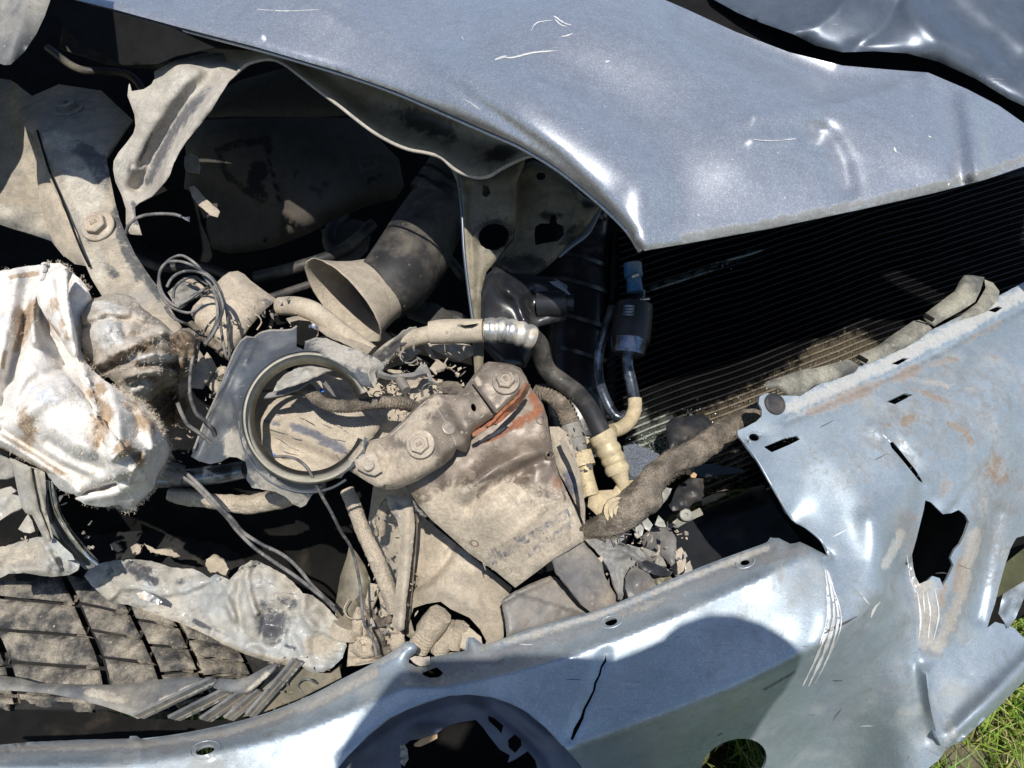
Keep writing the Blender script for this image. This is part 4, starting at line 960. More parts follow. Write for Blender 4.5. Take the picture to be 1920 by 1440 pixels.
pt, pt_s = panel('bolt_plate', pl_out, [(884, 716, 0.784), (978, 698, 0.786), (926, 772, 0.772)], M_brown, br, res=5, th=0.003, feats=[('lip', 0.003, 3), ('noise', 0.001, 16, 8)], sb=[([(880, 690), (900, 720)], 5)])
bolt(pt_s.p(949, 716), pt_s.n(949, 716), 0.0150, M_boltdark, br, spin=0.7)
bolt(br_s.p(789, 833), br_s.n(789, 833), 0.0148, M_bolt, br, spin=0.15)
revolve('rivet', br_s.p(841, 803), br_s.n(841, 803), [(0.0075, -0.001), (0.0072, 0.0012), (0.0060, 0.0016), (0.0056, 0.0006), (0.002, 0.0008)], M_bolt, br)
revolve('rivet', br_s.p(866, 811) + 0, br_s.n(866, 811), [(0.0022, -0.001), (0.0018, 0.001), (0.0008, 0.0013)], M_bolt, br)
panel('torn_tab', [(664, 862), (680, 852), (700, 846), (708, 860), (716, 884), (702, 892), (686, 888), (668, 878)], [(664, 862, 0.752), (708, 860, 0.75), (690, 890, 0.748)], M_tan, br, res=5, feats=[('lip', 0.003, 3)])
revolve('rivet', W(691, 872, 0.747), br_s.n(700, 870), [(0.006, -0.001), (0.0055, 0.0008), (0.002, 0.001)], M_tan, br)
panel('rust_lip', [(976, 742), (988, 720), (996, 722), (985, 745), (966, 768), (950, 780), (930, 796), (916, 800), (934, 782)], [(976, 742, 0.772), (996, 722, 0.776), (930, 796, 0.77)], M_rust, br, res=4, jag=1.0, th=0.003)
panel('rust_lip', [(884, 812), (905, 800), (930, 782), (945, 774), (958, 772), (940, 790), (918, 800), (900, 812), (886, 820)], [(884, 812, 0.765), (958, 772, 0.768), (900, 812, 0.765)], M_rust, br, res=4, jag=1.0, th=0.003)

# ---- splash plate with raised characters
sp_out = [(960, 742), (992, 722), (1004, 738), (1018, 758), (1026, 782), (1030, 812), (1036, 845), (1042, 870), (1048, 890), (1062, 920), (1080, 958), (1090, 984), (1096, 1012), (1070, 1030), (1038, 1048), (1004, 1074), (966, 1102), (930, 1072), (880, 1038), (840, 1002), (806, 972),
          (785, 948), (762, 914), (780, 890), (830, 860), (880, 820), (920, 780)]
sp, sp_s = panel('splash_plate', sp_out, [(992, 722, 0.815), (920, 780, 0.815), (1030, 812, 0.815), (880, 820, 0.805), (1048, 890, 0.81), (780, 890, 0.80), (806, 972, 0.815), (930, 960, 0.785), (1096, 1012, 0.83), (966, 1102, 0.84), (880, 1038, 0.825)],
      M_tan, car, res=5, th=0.0022, holes=[ellipse(1090, 992, 4, 5, 0, 8), ellipse(1030, 853, 4.5, 3.5, -30, 8)],
      feats=[('ridge', [(870, 920), (930, 880), (985, 850), (1010, 850)], 0.012, 16), ('ridge', [(880, 950), (950, 895), (1015, 860)], -0.010, 13), ('bump', 975, 900, 26, 18, -30, -0.010), ('bump', 1000, 870, 14, 18, 0, 0.004),
             ('noise', 0.002, 46, 3), ('lip', 0.004, 4), ('ridge', [(930, 1030), (980, 990), (1050, 930)], 0.003, 9)],
      sa=[], sb=[])
# the upper part of the plate is wet and oily
for o in (sp,):
    me = o.data; at = me.attributes.new('sb', 'FLOAT', 'POINT') if False else None
M_spl = mat('splash_plate_oily', (0.17, 0.13, 0.10), rough=0.40, metal=0.15, dust=0.28, dustcol=(0.30, 0.25, 0.195), dscale=24, bump=0.35, var=0.2, scratch=0.5, scol=(0.4, 0.35, 0.3),
            A=((0.25, 0.09, 0.04), 0.85, 0.9), B=((0.50, 0.42, 0.32), 0.9, 0.95))
sp.data.materials.clear(); sp.data.materials.append(M_spl)
def set_attr(o, key, lst, sf=None):
    me = o.data; n = len(me.vertices); co = np.empty(n * 3, np.float32); me.vertices.foreach_get('co', co); co = co.reshape(-1, 3).astype(float)
    if o.parent is not None: pass
    q = co - CAM; z = q @ FWD; x = q @ RGT / z * FPX + 960; y = 720 - q @ UPV / z * FPX
    at = me.attributes.get(key) or me.attributes.new(key, 'FLOAT', 'POINT')
    at.data.foreach_set('value', blobs(x, y, lst).astype(np.float32))
set_attr(sp, 'sa', [([(1000, 745), (1010, 770), (985, 786), (965, 795)], 11), ([(945, 810), (975, 790)], 7), ([(905, 830), (940, 815)], 4), (1046, 905, 10, 16, -20, 0.6)])
set_attr(sp, 'sb', [(890, 1000, 150, 80, -14), (990, 1030, 120, 80, -30), (950, 930, 40, 26, 0), (840, 940, 60, 22, -20), (1070, 980, 40, 40, 0), ([(900, 828), (935, 810), (958, 795)], 3)])
for s_, x, y, sz in (('E', 966, 813, 0.0062), ('2', 949, 826, 0.0075), ('4', 939, 832, 0.0075), ('4', 930, 838, 0.0075), ('5', 914, 847, 0.0075), ('1', 905, 853, 0.0075), ('0', 893, 868, 0.0075), ('K', 910, 866, 0.0072), ('7', 925, 851, 0.006), ('L', 990, 808, 0.006)):
    p_ = sp_s.p(x, y); n_ = sp_s.n(x, y); u_ = W(x - 12, y + 7.5, sp_s.d(x - 12, y + 7.5)) - p_; u_ -= n_ * (u_ @ n_); u_ /= np.linalg.norm(u_); v_ = np.cross(n_, u_)
    text('raised_character', s_, Matrix.Translation(Vector(p_ + n_ * 0.0003)) @ Matrix((tuple(u_), tuple(v_), tuple(n_))).transposed().to_4x4(), sz * 1.35, M_spl, sp, 0.0006)
p_ = sp_s.p(966, 813); n_ = sp_s.n(966, 813)
def ring_on(sf, x, y, rx, m, parent, name='raised_ring', r=0.0005):
    n_ = sf.n(x, y); u_, v_, n_ = frame(n_); p_ = sf.p(x, y); t = np.linspace(0, 2 * math.pi, 20)
    P = [tuple(p_ + u_ * rx * math.cos(a) + v_ * rx * math.sin(a) + n_ * 0.0006) for a in t]
    return tube(name, P, [r] * len(P), m, parent, seg=6, world=True)
ring_on(sp_s, 1014, 788, 0.0045, M_spl, sp); ring_on(sp_s, 1019, 817, 0.0045, M_spl, sp); ring_on(sp_s, 1030, 853, 0.0048, M_spl, sp, r=0.0011); ring_on(sp_s, 890, 1018, 0.0045, M_spl, sp); ring_on(sp_s, 952, 1068, 0.0045, M_tan, sp)
# printed dark marks on the plate: short bars that follow it
def print_marks(sf, a, b, n, h, m, parent, seed):
    r = np.random.default_rng(seed); V = []; F = []
    for k in range(n):
        t = (k + r.uniform(-0.2, 0.2)) / n; x = a[0] + (b[0] - a[0]) * t; y = a[1] + (b[1] - a[1]) * t
        hh = h * r.uniform(0.3, 1.0); w = r.uniform(0.8, 2.2)
        if r.random() < 0.12: continue
        nn = sf.n(x, y); i0 = len(V)
        for dx, dy in ((-w, 0), (w, 0), (w + hh * 0.35, hh), (-w + hh * 0.35, hh)):
            V.append((sf.p(x + dx, y + dy) + nn * 0.0004).tolist())
        F.append((i0, i0 + 1, i0 + 2, i0 + 3))
    me = bpy.data.meshes.new('printed_code'); me.from_pydata(V, [], F); me.update(); link('printed_code', me, m, parent)
M_ink = mat('worn_blue_black_ink', (0.15, 0.15, 0.175), rough=0.7, dust=0.5, dustcol=(0.56, 0.475, 0.37), dscale=120, bump=0)
print_marks(sp_s, (905, 1052), (1068, 950), 60, 17, M_ink, sp, 1)
print_marks(sp_s, (918, 1052), (990, 1000), 30, 16, M_ink, sp, 8)
print_marks(sp_s, (984, 1036), (1072, 974), 30, 16, M_ink, sp, 2)
print_marks(sp_s, (915, 1035), (985, 995), 16, 7, M_ink, sp, 5)

panel('plate_flap', [(1030, 800), (1048, 800), (1064, 812), (1072, 830), (1080, 860), (1086, 900), (1092, 940), (1094, 968), (1082, 950), (1066, 920), (1050, 890), (1042, 868), (1034, 832)],
      [(1030, 800, 0.865), (1072, 830, 0.86), (1094, 968, 0.855), (1050, 890, 0.86)], M_tan, car, res=5, feats=[('lip', 0.004, 4), ('noise', 0.003, 20, 2)], sa=[(1070, 905, 14, 24, 0)])
panel('plate_blade', [(1048, 826), (1056, 820), (1066, 838), (1078, 862), (1086, 886), (1090, 916), (1096, 950), (1096, 985), (1089, 968), (1086, 930), (1080, 900), (1068, 868), (1056, 846)], [(1048, 826, 0.84), (1096, 985, 0.835), (1090, 900, 0.83)], M_tan, car, res=5)

# ---- lower front frame below the plate
panel('lower_frame_panel', [(700, 910), (760, 912), (800, 975), (880, 1040), (960, 1102), (950, 1130), (944, 1196), (905, 1250), (830, 1240), (760, 1190), (740, 1130), (715, 1060), (690, 980)],
      [(700, 910, 0.90), (800, 975, 0.885), (960, 1102, 0.885), (944, 1196, 0.90), (760, 1190, 0.93), (690, 980, 0.94), (870, 1085, 0.865)], M_tan, car, res=6,
      holes=[[(775, 1140), (800, 1132), (826, 1128), (845, 1142), (880, 1158), (900, 1180), (912, 1202), (905, 1225), (840, 1225), (775, 1185), (768, 1160)]],
      feats=[('ridge', [(775, 1095), (800, 1092), (830, 1060), (850, 1030), (870, 1005)], -0.010, 8), ('bump', 872, 1086, 17, 11, 15, 0.006), ('fold', [(945, 1165), (880, 1130), (825, 1100), (790, 1108)], 0.09, 4, 40), ('noise', 0.002, 40, 7), ('lip', 0.004, 5)],
      sa=[([(776, 960), (790, 975)], 5)], sb=[(820, 1030, 60, 60, 0)])
panel('channel_web', [(770, 975), (782, 960), (780, 1010), (774, 1080), (768, 1150), (760, 1190), (750, 1180), (758, 1080), (764, 1010)], [(770, 975, 0.90), (780, 1010, 0.88), (760, 1190, 0.92)], M_brown, car, res=6)
ring_w = lambda *a, **k: None
panel('radiator_carrier_strip', [(722, 926), (742, 930), (768, 932), (776, 960), (778, 985), (774, 1030), (768, 1080), (762, 1130), (758, 1180), (748, 1184), (735, 1172), (740, 1120), (748, 1060), (752, 1010), (744, 975), (728, 950)],
      [(722, 926, 0.865), (776, 960, 0.86), (758, 1180, 0.86), (735, 1172, 0.862), (752, 1010, 0.86)], M_tan, car, res=5, jag=0.7, feats=[('lip', 0.003, 3), ('noise', 0.003, 30, 5), ('ridge', [(765, 960), (760, 1080), (750, 1180)], 0.004, 6)], sa=[(745, 960, 14, 20, 0, 0.5)])
panel('crushed_bracket', [(772, 930), (784, 928), (800, 938), (808, 952), (802, 968), (788, 965), (778, 952)], [(772, 930, 0.83), (808, 952, 0.835), (788, 965, 0.83)], M_greypl, car, res=4, feats=[('crumple', 0.014, 12, 4)], jag=1.0)
tube('sensor_cable', [(650, 918, 0.88), (662, 945, 0.875), (674, 978, 0.87), (688, 1012, 0.87), (704, 1046, 0.87), (718, 1080, 0.87), (730, 1112, 0.872), (740, 1140, 0.88)], [0.0078, 0.0085, 0.0088, 0.009, 0.0088, 0.009, 0.0095, 0.011], M_loomtan, car, seg=20, lump=0.16, noise=0.05, step=3)
tube('sensor_cable', [(730, 940, 0.90), (716, 965, 0.90), (712, 1000, 0.91)], 0.007, M_loomtan, car, seg=12, noise=0.05)
# caked connectors and sand at the foot
r_ = np.random.default_rng(3)
for q, pts in enumerate([[(672, 1120), (690, 1140), (700, 1165), (690, 1195)], [(702, 1096), (694, 1128), (674, 1160), (668, 1190)], [(716, 1110), (724, 1140), (716, 1176), (728, 1204)], [(690, 1150), (708, 1168), (732, 1160), (744, 1146)], [(676, 1196), (696, 1204), (716, 1196), (738, 1206)],
                         [(744, 1184), (746, 1204), (740, 1226)], [(700, 1180), (712, 1206), (706, 1230)], [(680, 1140), (672, 1170), (684, 1204)], [(730, 1120), (742, 1150), (736, 1190)], [(706, 1206), (724, 1220), (744, 1212)], [(664, 1210), (680, 1222), (700, 1218)]]):
    tube('caked_connector', [(x, y, 0.925 + 0.012 * r_.uniform(-1, 1)) for x, y in pts], float(r_.uniform(0.005, 0.0095)), M_loomtan if q % 3 else M_loom, car, seg=12, lump=0.25, noise=0.06, seed=q + 20, flat=float(r_.uniform(0.5, 1)))
panel('sand_heap', [(656, 1190), (672, 1150), (690, 1130), (730, 1150), (760, 1190), (756, 1216), (700, 1240), (650, 1250)], [(656, 1190, 0.96), (760, 1190, 0.95), (700, 1240, 0.93)], M_tan, car, res=6, feats=[('crumple', 0.016, 26, 4), ('noise', 0.006, 12, 5)], sa=[(700, 1190, 20, 14, 0)])
panel('clip_block', [(768, 1234), (778, 1230), (794, 1232), (806, 1231), (806, 1246), (790, 1249), (776, 1243)], [(768, 1234, 0.80), (806, 1231, 0.802), (790, 1249, 0.797)], M_tan, car, res=4, th=0.012, jag=0.8)
tube('plug_body', [(800, 1188, 0.895), (815, 1168, 0.89), (826, 1152, 0.885)], [0.0155, 0.0165, 0.015], M_loomtan, car, seg=8, step=6, lump=0.1)
tube('plug_boot', [(783, 1216, 0.895), (792, 1202, 0.893), (804, 1184, 0.89)], 0.0128, M_loomtan, car, seg=16, corr=(0.0045, 0.09))
tube('plug_body', [(822, 1222, 0.905), (838, 1195, 0.90), (850, 1170, 0.895)], [0.012, 0.0125, 0.010], M_loomtan, car, seg=6, step=8, lump=0.1)
tube('plug_body', [(850, 1210, 0.90), (866, 1172, 0.89)], [0.011, 0.010], M_loomtan, car, seg=6, step=8, lump=0.1)
panel('connector_lug', [(868, 1186), (880, 1176), (902, 1194), (904, 1206), (884, 1222), (862, 1214)], [(868, 1186, 0.885), (902, 1194, 0.88), (884, 1222, 0.87)], M_tan, car, res=5, th=0.006)

# shaded sheet left of the cable
panel('arch_liner_edge', [(655, 1022), (668, 1035), (684, 1060), (696, 1090), (690, 1115), (672, 1150), (650, 1180), (630, 1180), (628, 1140), (638, 1080), (650, 1045)], [(655, 1022, 0.96), (696, 1090, 0.95), (640, 1170, 0.94)], M_olive, car, res=6, feats=[('lip', 0.01, 8)])
tube('dusty_cap', [(642, 1192, 0.93), (650, 1170, 0.93)], [0.018, 0.016], M_tan, car, seg=16, lump=0.2)

# ---- jumble between ring and bracket
panel('reflector_bowl', [(478, 775), (500, 752), (540, 742), (600, 740), (640, 748), (690, 770), (720, 790), (700, 820), (672, 840), (648, 872), (620, 900), (560, 905), (500, 890), (478, 840)],
      [(478, 775, 0.86), (600, 740, 0.885), (720, 790, 0.87), (648, 872, 0.85), (500, 890, 0.84), (580, 820, 0.845)], M_tan, car, res=6, feats=[('lip', 0.01, 8), ('ridge', [(490, 790), (560, 812), (640, 850)], 0.006, 12), ('ridge', [(500, 820), (580, 850), (650, 880)], -0.006, 10)],
      sa=[([(498, 790), (520, 795)], 5), ([(550, 800), (590, 812), (640, 842)], 9), ([(600, 830), (650, 850)], 4)], sb=[(530, 860, 50, 20, 20)])
for k in range(26):
    x_, y_ = rng.uniform(500, 690), rng.uniform(770, 880)
    streak(Surf(tps([(478, 775, 0.857), (600, 740, 0.882), (720, 790, 0.867), (648, 872, 0.847), (500, 890, 0.837), (580, 820, 0.842)]), [], []), [(x_, y_), (x_ + 10, y_ + 4), (x_ + rng.uniform(15, 40), y_ + rng.uniform(4, 18))], rng.uniform(1, 2.4), M_scrd if k % 3 == 0 else M_ink, car, seed=k)
panel('backing_plate', [(560, 700), (620, 690), (700, 700), (760, 700), (830, 712), (860, 735), (800, 790), (760, 830), (700, 850), (640, 800), (580, 760)],
      [(560, 700, 0.93), (760, 700, 0.96), (860, 735, 0.93), (700, 850, 0.88), (640, 780, 0.91)], M_tan, car, res=7, feats=[('crumple', 0.012, 60, 12), ('noise', 0.004, 24, 3)], sb=[(730, 770, 50, 30, 0)])
panel('jumble_shade_sheet', [(690, 640), (760, 640), (900, 640), (900, 700), (860, 735), (800, 720), (740, 720), (700, 700)], [(690, 640, 1.02), (900, 640, 1.05), (800, 730, 0.98)], M_liner, car, res=12)  # dark sheet put in as the shadow behind the jumble
panel('folded_tab', [(770, 632), (800, 636), (828, 640), (868, 644), (886, 648), (889, 666), (874, 672), (862, 678), (846, 672), (820, 660), (805, 652)], [(770, 632, 0.965), (886, 648, 0.955), (862, 678, 0.94)], M_tan, car, res=5, feats=[('lip', 0.006, 5), ('ridge', [(850, 645), (862, 678)], 0.004, 6)], sb=[(840, 656, 50, 14, 0)])
panel('oval_tab', [(751, 668), (756, 658), (770, 650), (786, 655), (789, 659), (780, 664), (772, 672), (760, 676), (752, 674)], [(751, 668, 0.95), (786, 655, 0.955), (760, 676, 0.945)], M_tan, car, res=4, sb=[(770, 662, 30, 20, 0)])
panel('diagonal_tab', [(793, 643), (800, 640), (815, 668), (842, 690), (862, 700), (860, 706), (846, 690), (824, 692), (818, 702), (805, 690), (818, 676), (806, 668)], [(793, 643, 0.94), (862, 700, 0.93), (805, 690, 0.92)], M_tan, car, res=4, jag=0.5)
panel('curved_rib', [(704, 674), (712, 678), (730, 692), (742, 694), (764, 694), (755, 700), (740, 700), (728, 696), (714, 686)], [(704, 674, 0.92), (764, 694, 0.93), (735, 698, 0.92)], M_tan, car, res=4)
panel('black_bracket', [(707, 690), (714, 686), (716, 697), (734, 703), (760, 700), (776, 698), (783, 690), (790, 682), (800, 684), (808, 700), (812, 716), (804, 714), (800, 700), (786, 702), (776, 706), (745, 708), (722, 704), (710, 700)], [(707, 690, 0.885), (808, 700, 0.89), (745, 708, 0.88)], M_greypl, car, res=4, th=0.006, feats=[('noise', 0.003, 10, 4)])
tube('dark_pin', [(750, 712, 0.88), (756, 722, 0.875), (762, 732, 0.87)], [0.0060, 0.0062, 0.0056], M_greyshard, car, seg=16, step=4)
panel('ribbed_flap', [(820, 718), (840, 714), (858, 716), (866, 724), (870, 730), (856, 742), (836, 736), (818, 728)], [(820, 718, 0.89), (866, 724, 0.88), (836, 736, 0.87)], M_loom, car, res=5)
panel('dark_wedge', [(770, 790), (782, 770), (800, 750), (822, 732), (818, 742), (800, 760), (782, 784)], [(770, 790, 0.80), (822, 732, 0.82), (790, 780, 0.80)], M_greypl, car, res=5)
tube('braided_hose', [(562, 722, 0.845), (574, 728, 0.835), (592, 746, 0.825), (612, 758, 0.82), (650, 762, 0.82), (700, 756, 0.825), (740, 755, 0.835), (770, 760, 0.85), (790, 772, 0.865)], 0.0072, M_loom, car, seg=18, corr=(0.0035, 0.05), noise=0.05)
for x, y, s_ in ((603, 732, 5), (589, 758, 6), (512, 852, 3)):
    shard('blue_paint_chip', [(x - s_, y - 2), (x - 1, y - s_), (x + s_, y - 1), (x + s_ * 0.6, y + s_ * 0.6), (x - s_ * 0.4, y + s_ * 0.7)], 0.838, M_bluechip, car, res=3, cr=0.001)
panel('broken_strut', [(596, 702), (604, 704), (612, 716), (622, 730), (630, 744), (624, 742), (612, 728), (600, 714), (586, 716), (582, 712)], [(596, 702, 0.82), (630, 744, 0.83), (586, 716, 0.82)], M_greyshard, car, res=4)
# white dusty pipe from the cap to the bell
tube('washer_pipe', [(525, 574, 0.985), (552, 574, 0.975), (584, 582, 0.965), (612, 600, 0.96), (640, 622, 0.955), (668, 642, 0.95), (698, 662, 0.945)], [0.012, 0.013, 0.013, 0.0125, 0.012, 0.012, 0.010], M_tube, car, seg=18)
panel('pipe_blanket', [(537, 596), (560, 592), (590, 596), (612, 604), (640, 618), (672, 640), (700, 652), (690, 662), (664, 652), (640, 640), (612, 628), (590, 612), (566, 606), (545, 606)], [(537, 596, 0.95), (700, 652, 0.93), (612, 628, 0.93)], M_tan, car, res=5, jag=0.8, feats=[('noise', 0.004, 20, 6)])
tube('chrome_screw', [(588, 612, 0.905), (588, 628, 0.90)], [0.0062, 0.0056], M_chrome, car, seg=14, step=3)
tube('chrome_screw', [(577, 632, 0.895), (574, 642, 0.89)], [0.0058, 0.0052], M_chrome, car, seg=14, step=3)
panel('hinge_bit', [(544, 604), (560, 600), (580, 602), (594, 614), (590, 630), (578, 636), (560, 628), (548, 620)], [(544, 604, 0.93), (594, 614, 0.925), (560, 628, 0.92)], M_liner, car, res=5, feats=[('crumple', 0.008, 14, 2)])
# dust coated lamp cover (square cap)
cap_out = [(357, 586), (362, 574), (376, 560), (398, 538), (418, 518), (430, 510), (446, 508), (458, 514), (470, 526), (494, 544), (520, 562), (512, 568), (500, 578), (486, 592), (468, 614), (452, 636), (434, 660), (424, 652), (408, 640), (384, 622), (366, 606)]
panel('lamp_cover', cap_out, [(357, 586, 0.94), (446, 508, 0.985), (520, 562, 0.985), (434, 660, 0.925), (440, 580, 0.94)], M_tan, car, res=5, feats=[('lip', 0.010, 9), ('noise', 0.0015, 40, 2), ('ridge', [(486, 566), (500, 568), (508, 580)], -0.006, 4)], sb=[(420, 580, 60, 50, 0)], sa=[(500, 566, 8, 5, 20)])
panel('lamp_cover_side', [(520, 562), (530, 568), (538, 584), (542, 604), (520, 610), (490, 618), (468, 634), (448, 656), (436, 664), (434, 660), (452, 636), (468, 614), (486, 592), (500, 578), (512, 568)], [(520, 562, 0.99), (542, 604, 1.0), (436, 664, 0.935), (490, 605, 1.0)], M_liner, car, res=5)
panel('cover_rail', [(352, 604), (360, 600), (372, 612), (398, 632), (422, 650), (436, 668), (432, 676), (418, 664), (396, 648), (370, 628)], [(352, 604, 0.93), (436, 668, 0.92), (396, 648, 0.92)], M_loom, car, res=5, jag=0.8, th=0.006, feats=[('noise', 0.003, 14, 3)])
panel('square_grille', [(314, 548), (330, 534), (346, 522), (360, 520), (372, 530), (378, 548), (366, 560), (350, 566), (330, 572), (322, 562)], [(314, 548, 0.96), (372, 530, 0.975), (330, 572, 0.95)], M_greypl, car, res=5, th=0.008, feats=[('crumple', 0.008, 20, 4)])
tube('grille_hook', [(346, 524, 0.96), (370, 532, 0.95), (384, 544, 0.95), (392, 540, 0.95)], 0.003, M_loomtan, car, seg=8)

# ---- strut tubes, lower left of the ring
panel('strut_brace', [(366, 700), (376, 680), (388, 660), (398, 672), (412, 700), (424, 720), (412, 742), (396, 732), (380, 712)], [(366, 700, 0.90), (388, 660, 0.91), (424, 720, 0.90), (396, 732, 0.88)], M_tube, car, res=5, feats=[('lip', 0.012, 8)])
tube('vertical_stub', [(416, 692, 0.90), (420, 706, 0.895)], 0.0062, M_loomtan, car, seg=14)
tube('cross_tube', [(296, 898, 0.90), (340, 896, 0.895), (400, 890, 0.885), (462, 880, 0.875)], [0.011, 0.0115, 0.0115, 0.011], M_aludark, car, seg=18, lump=0.04)
tube('caked_loom', [(320, 926, 0.90), (350, 932, 0.895), (388, 938, 0.89), (430, 944, 0.885), (468, 946, 0.88), (500, 940, 0.88), (532, 934, 0.885), (556, 932, 0.90)], [0.008, 0.010, 0.009, 0.0095, 0.010, 0.0115, 0.012, 0.009], M_loomtan, car, seg=18, lump=0.3, noise=0.06)
tube('under_rag_stub', [(280, 880, 0.86), (310, 882, 0.87), (340, 890, 0.88)], 0.012, M_greypl, car, seg=14, lump=0.1)

# ---- wheel: carcass, tread blocks
wheel = bpy.data.objects.new('wheel', None); C.objects.link(wheel); wheel.parent = car; wheel.matrix_parent_inverse = car.matrix_world.inverted()
ty = tps([(-150, 1080, 1.06), (130, 1085, 1.035), (300, 1100, 1.035), (470, 1150, 1.07), (-150, 1270, 0.985), (200, 1265, 0.955), (380, 1270, 0.965), (480, 1280, 1.0), (200, 960, 1.13), (-100, 960, 1.15), (450, 960, 1.17)])
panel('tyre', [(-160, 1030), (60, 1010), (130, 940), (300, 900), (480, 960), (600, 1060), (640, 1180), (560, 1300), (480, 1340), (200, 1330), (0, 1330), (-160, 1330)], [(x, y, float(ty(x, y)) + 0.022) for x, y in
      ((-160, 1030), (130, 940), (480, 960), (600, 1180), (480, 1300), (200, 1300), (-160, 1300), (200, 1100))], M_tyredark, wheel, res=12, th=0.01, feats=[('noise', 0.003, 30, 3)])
G = [[(-160, 1075), (-150, 1130), (-145, 1190), (-130, 1270), (-110, 1320)], [(0, 1070), (-30, 1130), (-10, 1190), (14, 1250), (30, 1320)], [(117, 1075), (142, 1120), (164, 1172), (190, 1230), (210, 1320)],
     [(225, 1095), (247, 1150), (268, 1192), (292, 1246), (315, 1320)], [(318, 1150), (340, 1180), (354, 1212), (376, 1264), (392, 1320)], [(440, 1200), (452, 1220), (462, 1240), (476, 1270), (490, 1320)]]
G = [catmull(g, False, 6) for g in G]
def tread():
    r = np.random.default_rng(5)
    def at(g, t):
        i = t * (len(g) - 1); k = min(int(i), len(g) - 2); return g[k] * (1 - i + k) + g[k + 1] * (i - k)
    for c in range(5):
        cuts = [0.0]
        while cuts[-1] < 0.98: cuts.append(cuts[-1] + r.uniform(0.20, 0.25))
        cuts[-1] = 1.0
        for a, b in zip(cuts[:-1], cuts[1:]):
            if b - a < 0.04: continue
            q = []
            w0 = 0.055 if c not in (0,) else 0.03
            sk = [0.05, 0.045, 0.02, -0.10, -0.16][c]
            n = 6
            gl = lambda u, t: at(G[c], min(1, max(0, t - sk * (u - 0.5) * -1))) * (1 - u) + at(G[c + 1], min(1, max(0, t + sk * (u - 0.5)))) * u
            e = 0.014
            us = np.linspace(w0, 1 - w0, n); ts = np.linspace(a + e, b - e, n)
            loop = [gl(u, ts[0]) for u in us] + [gl(us[-1], t) for t in ts[1:]] + [gl(u, ts[-1]) for u in us[::-1][1:]] + [gl(us[0], t) for t in ts[::-1][1:-1]]
            loop = [tuple(p + r.uniform(-0.5, 0.5, 2)) for p in loop]
            ctr = np.mean(loop, 0)
            feats = [('lip', 0.005, 5), ('noise', 0.0012, 12, int(r.integers(1000)))]
            if c in (1, 2, 3, 4):   # sipes
                for s in np.linspace(0.3, 0.75, 2):
                    t_ = a + (b - a) * s; feats.append(('sharp', [tuple(gl(0.12, t_)), tuple(gl(0.5, t_ + 0.006)), tuple(gl(0.85, t_))], -0.0018, 1.6))
            cc = [(x, y, float(ty(x, y))) for x, y in (loop[0], loop[5], loop[10], loop[15], tuple(ctr))]
            panel('tread_block', loop, cc, M_tyre, wheel, res=5.5, th=0.020, feats=feats)
tread()
# dust patches on the dark upper tyre
for q, o_ in enumerate([[(205, 1020), (215, 1018), (228, 1030), (222, 1036), (210, 1030)], [(226, 1046), (238, 1030), (256, 1020), (268, 1022), (262, 1036), (246, 1044), (232, 1048)], [(270, 1018), (290, 1030), (320, 1030), (338, 1042), (330, 1046), (310, 1040), (282, 1036)],
                        [(386, 1048), (400, 1042), (420, 1050), (428, 1066), (424, 1080), (408, 1072), (394, 1074), (386, 1060)]]):
    panel('dried_mud', o_, [(x, y, 1.02) for x, y in o_[:3]], M_tan, wheel, res=4, jag=1.2, th=0.004, feats=[('noise', 0.003, 8, q)])
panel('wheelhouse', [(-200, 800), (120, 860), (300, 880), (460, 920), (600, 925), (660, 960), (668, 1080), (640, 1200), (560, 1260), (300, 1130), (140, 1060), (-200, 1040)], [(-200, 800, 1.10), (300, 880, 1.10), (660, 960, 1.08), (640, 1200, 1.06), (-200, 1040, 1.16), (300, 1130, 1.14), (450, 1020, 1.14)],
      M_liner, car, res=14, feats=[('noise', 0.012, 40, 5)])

# ================================================================== BROKEN HEADLIGHT HOUSING with its ring
hl = thing('headlight_housing', 'torn grey headlight housing with broken round mounting ring', 'headlight housing', W(572, 780, 0.80))
RC, RR = (578, 783), 121.0
def arc(r0, a0, a1, n, ry=1.0):
    return [(RC[0] + r0 * math.cos(math.radians(a)), RC[1] + ry * r0 * math.sin(math.radians(a))) for a in np.linspace(a0, a1, n)]
rd = tps([(578, 661, 0.800), (457, 783, 0.775), (578, 905, 0.755), (700, 783, 0.785)])
inner = arc(RR - 2, -24, -338, 46)
hs_out = [(556, 612), (548, 618), (530, 620), (505, 620), (486, 626), (476, 634), (462, 632), (452, 640), (440, 660), (430, 684), (412, 730), (392, 774), (378, 806), (364, 842), (358, 856), (372, 864), (394, 870), (414, 866), (430, 856), (446, 858), (460, 866), (464, 880), (462, 898),
          (472, 914), (492, 918), (516, 922), (536, 932), (548, 944), (564, 952), (574, 946), (584, 930), (600, 916), (612, 900), (640, 896), (648, 886), (664, 874), (680, 850), (689, 822), (684, 818)]
hs_out2 = hs_out + [p for p in inner[::-1]][1:-1] + [(702, 726), (706, 714), (700, 700), (702, 690), (708, 684), (700, 668), (684, 662), (664, 654), (640, 646), (612, 634), (592, 632), (572, 640), (570, 656), (556, 650), (556, 630)]
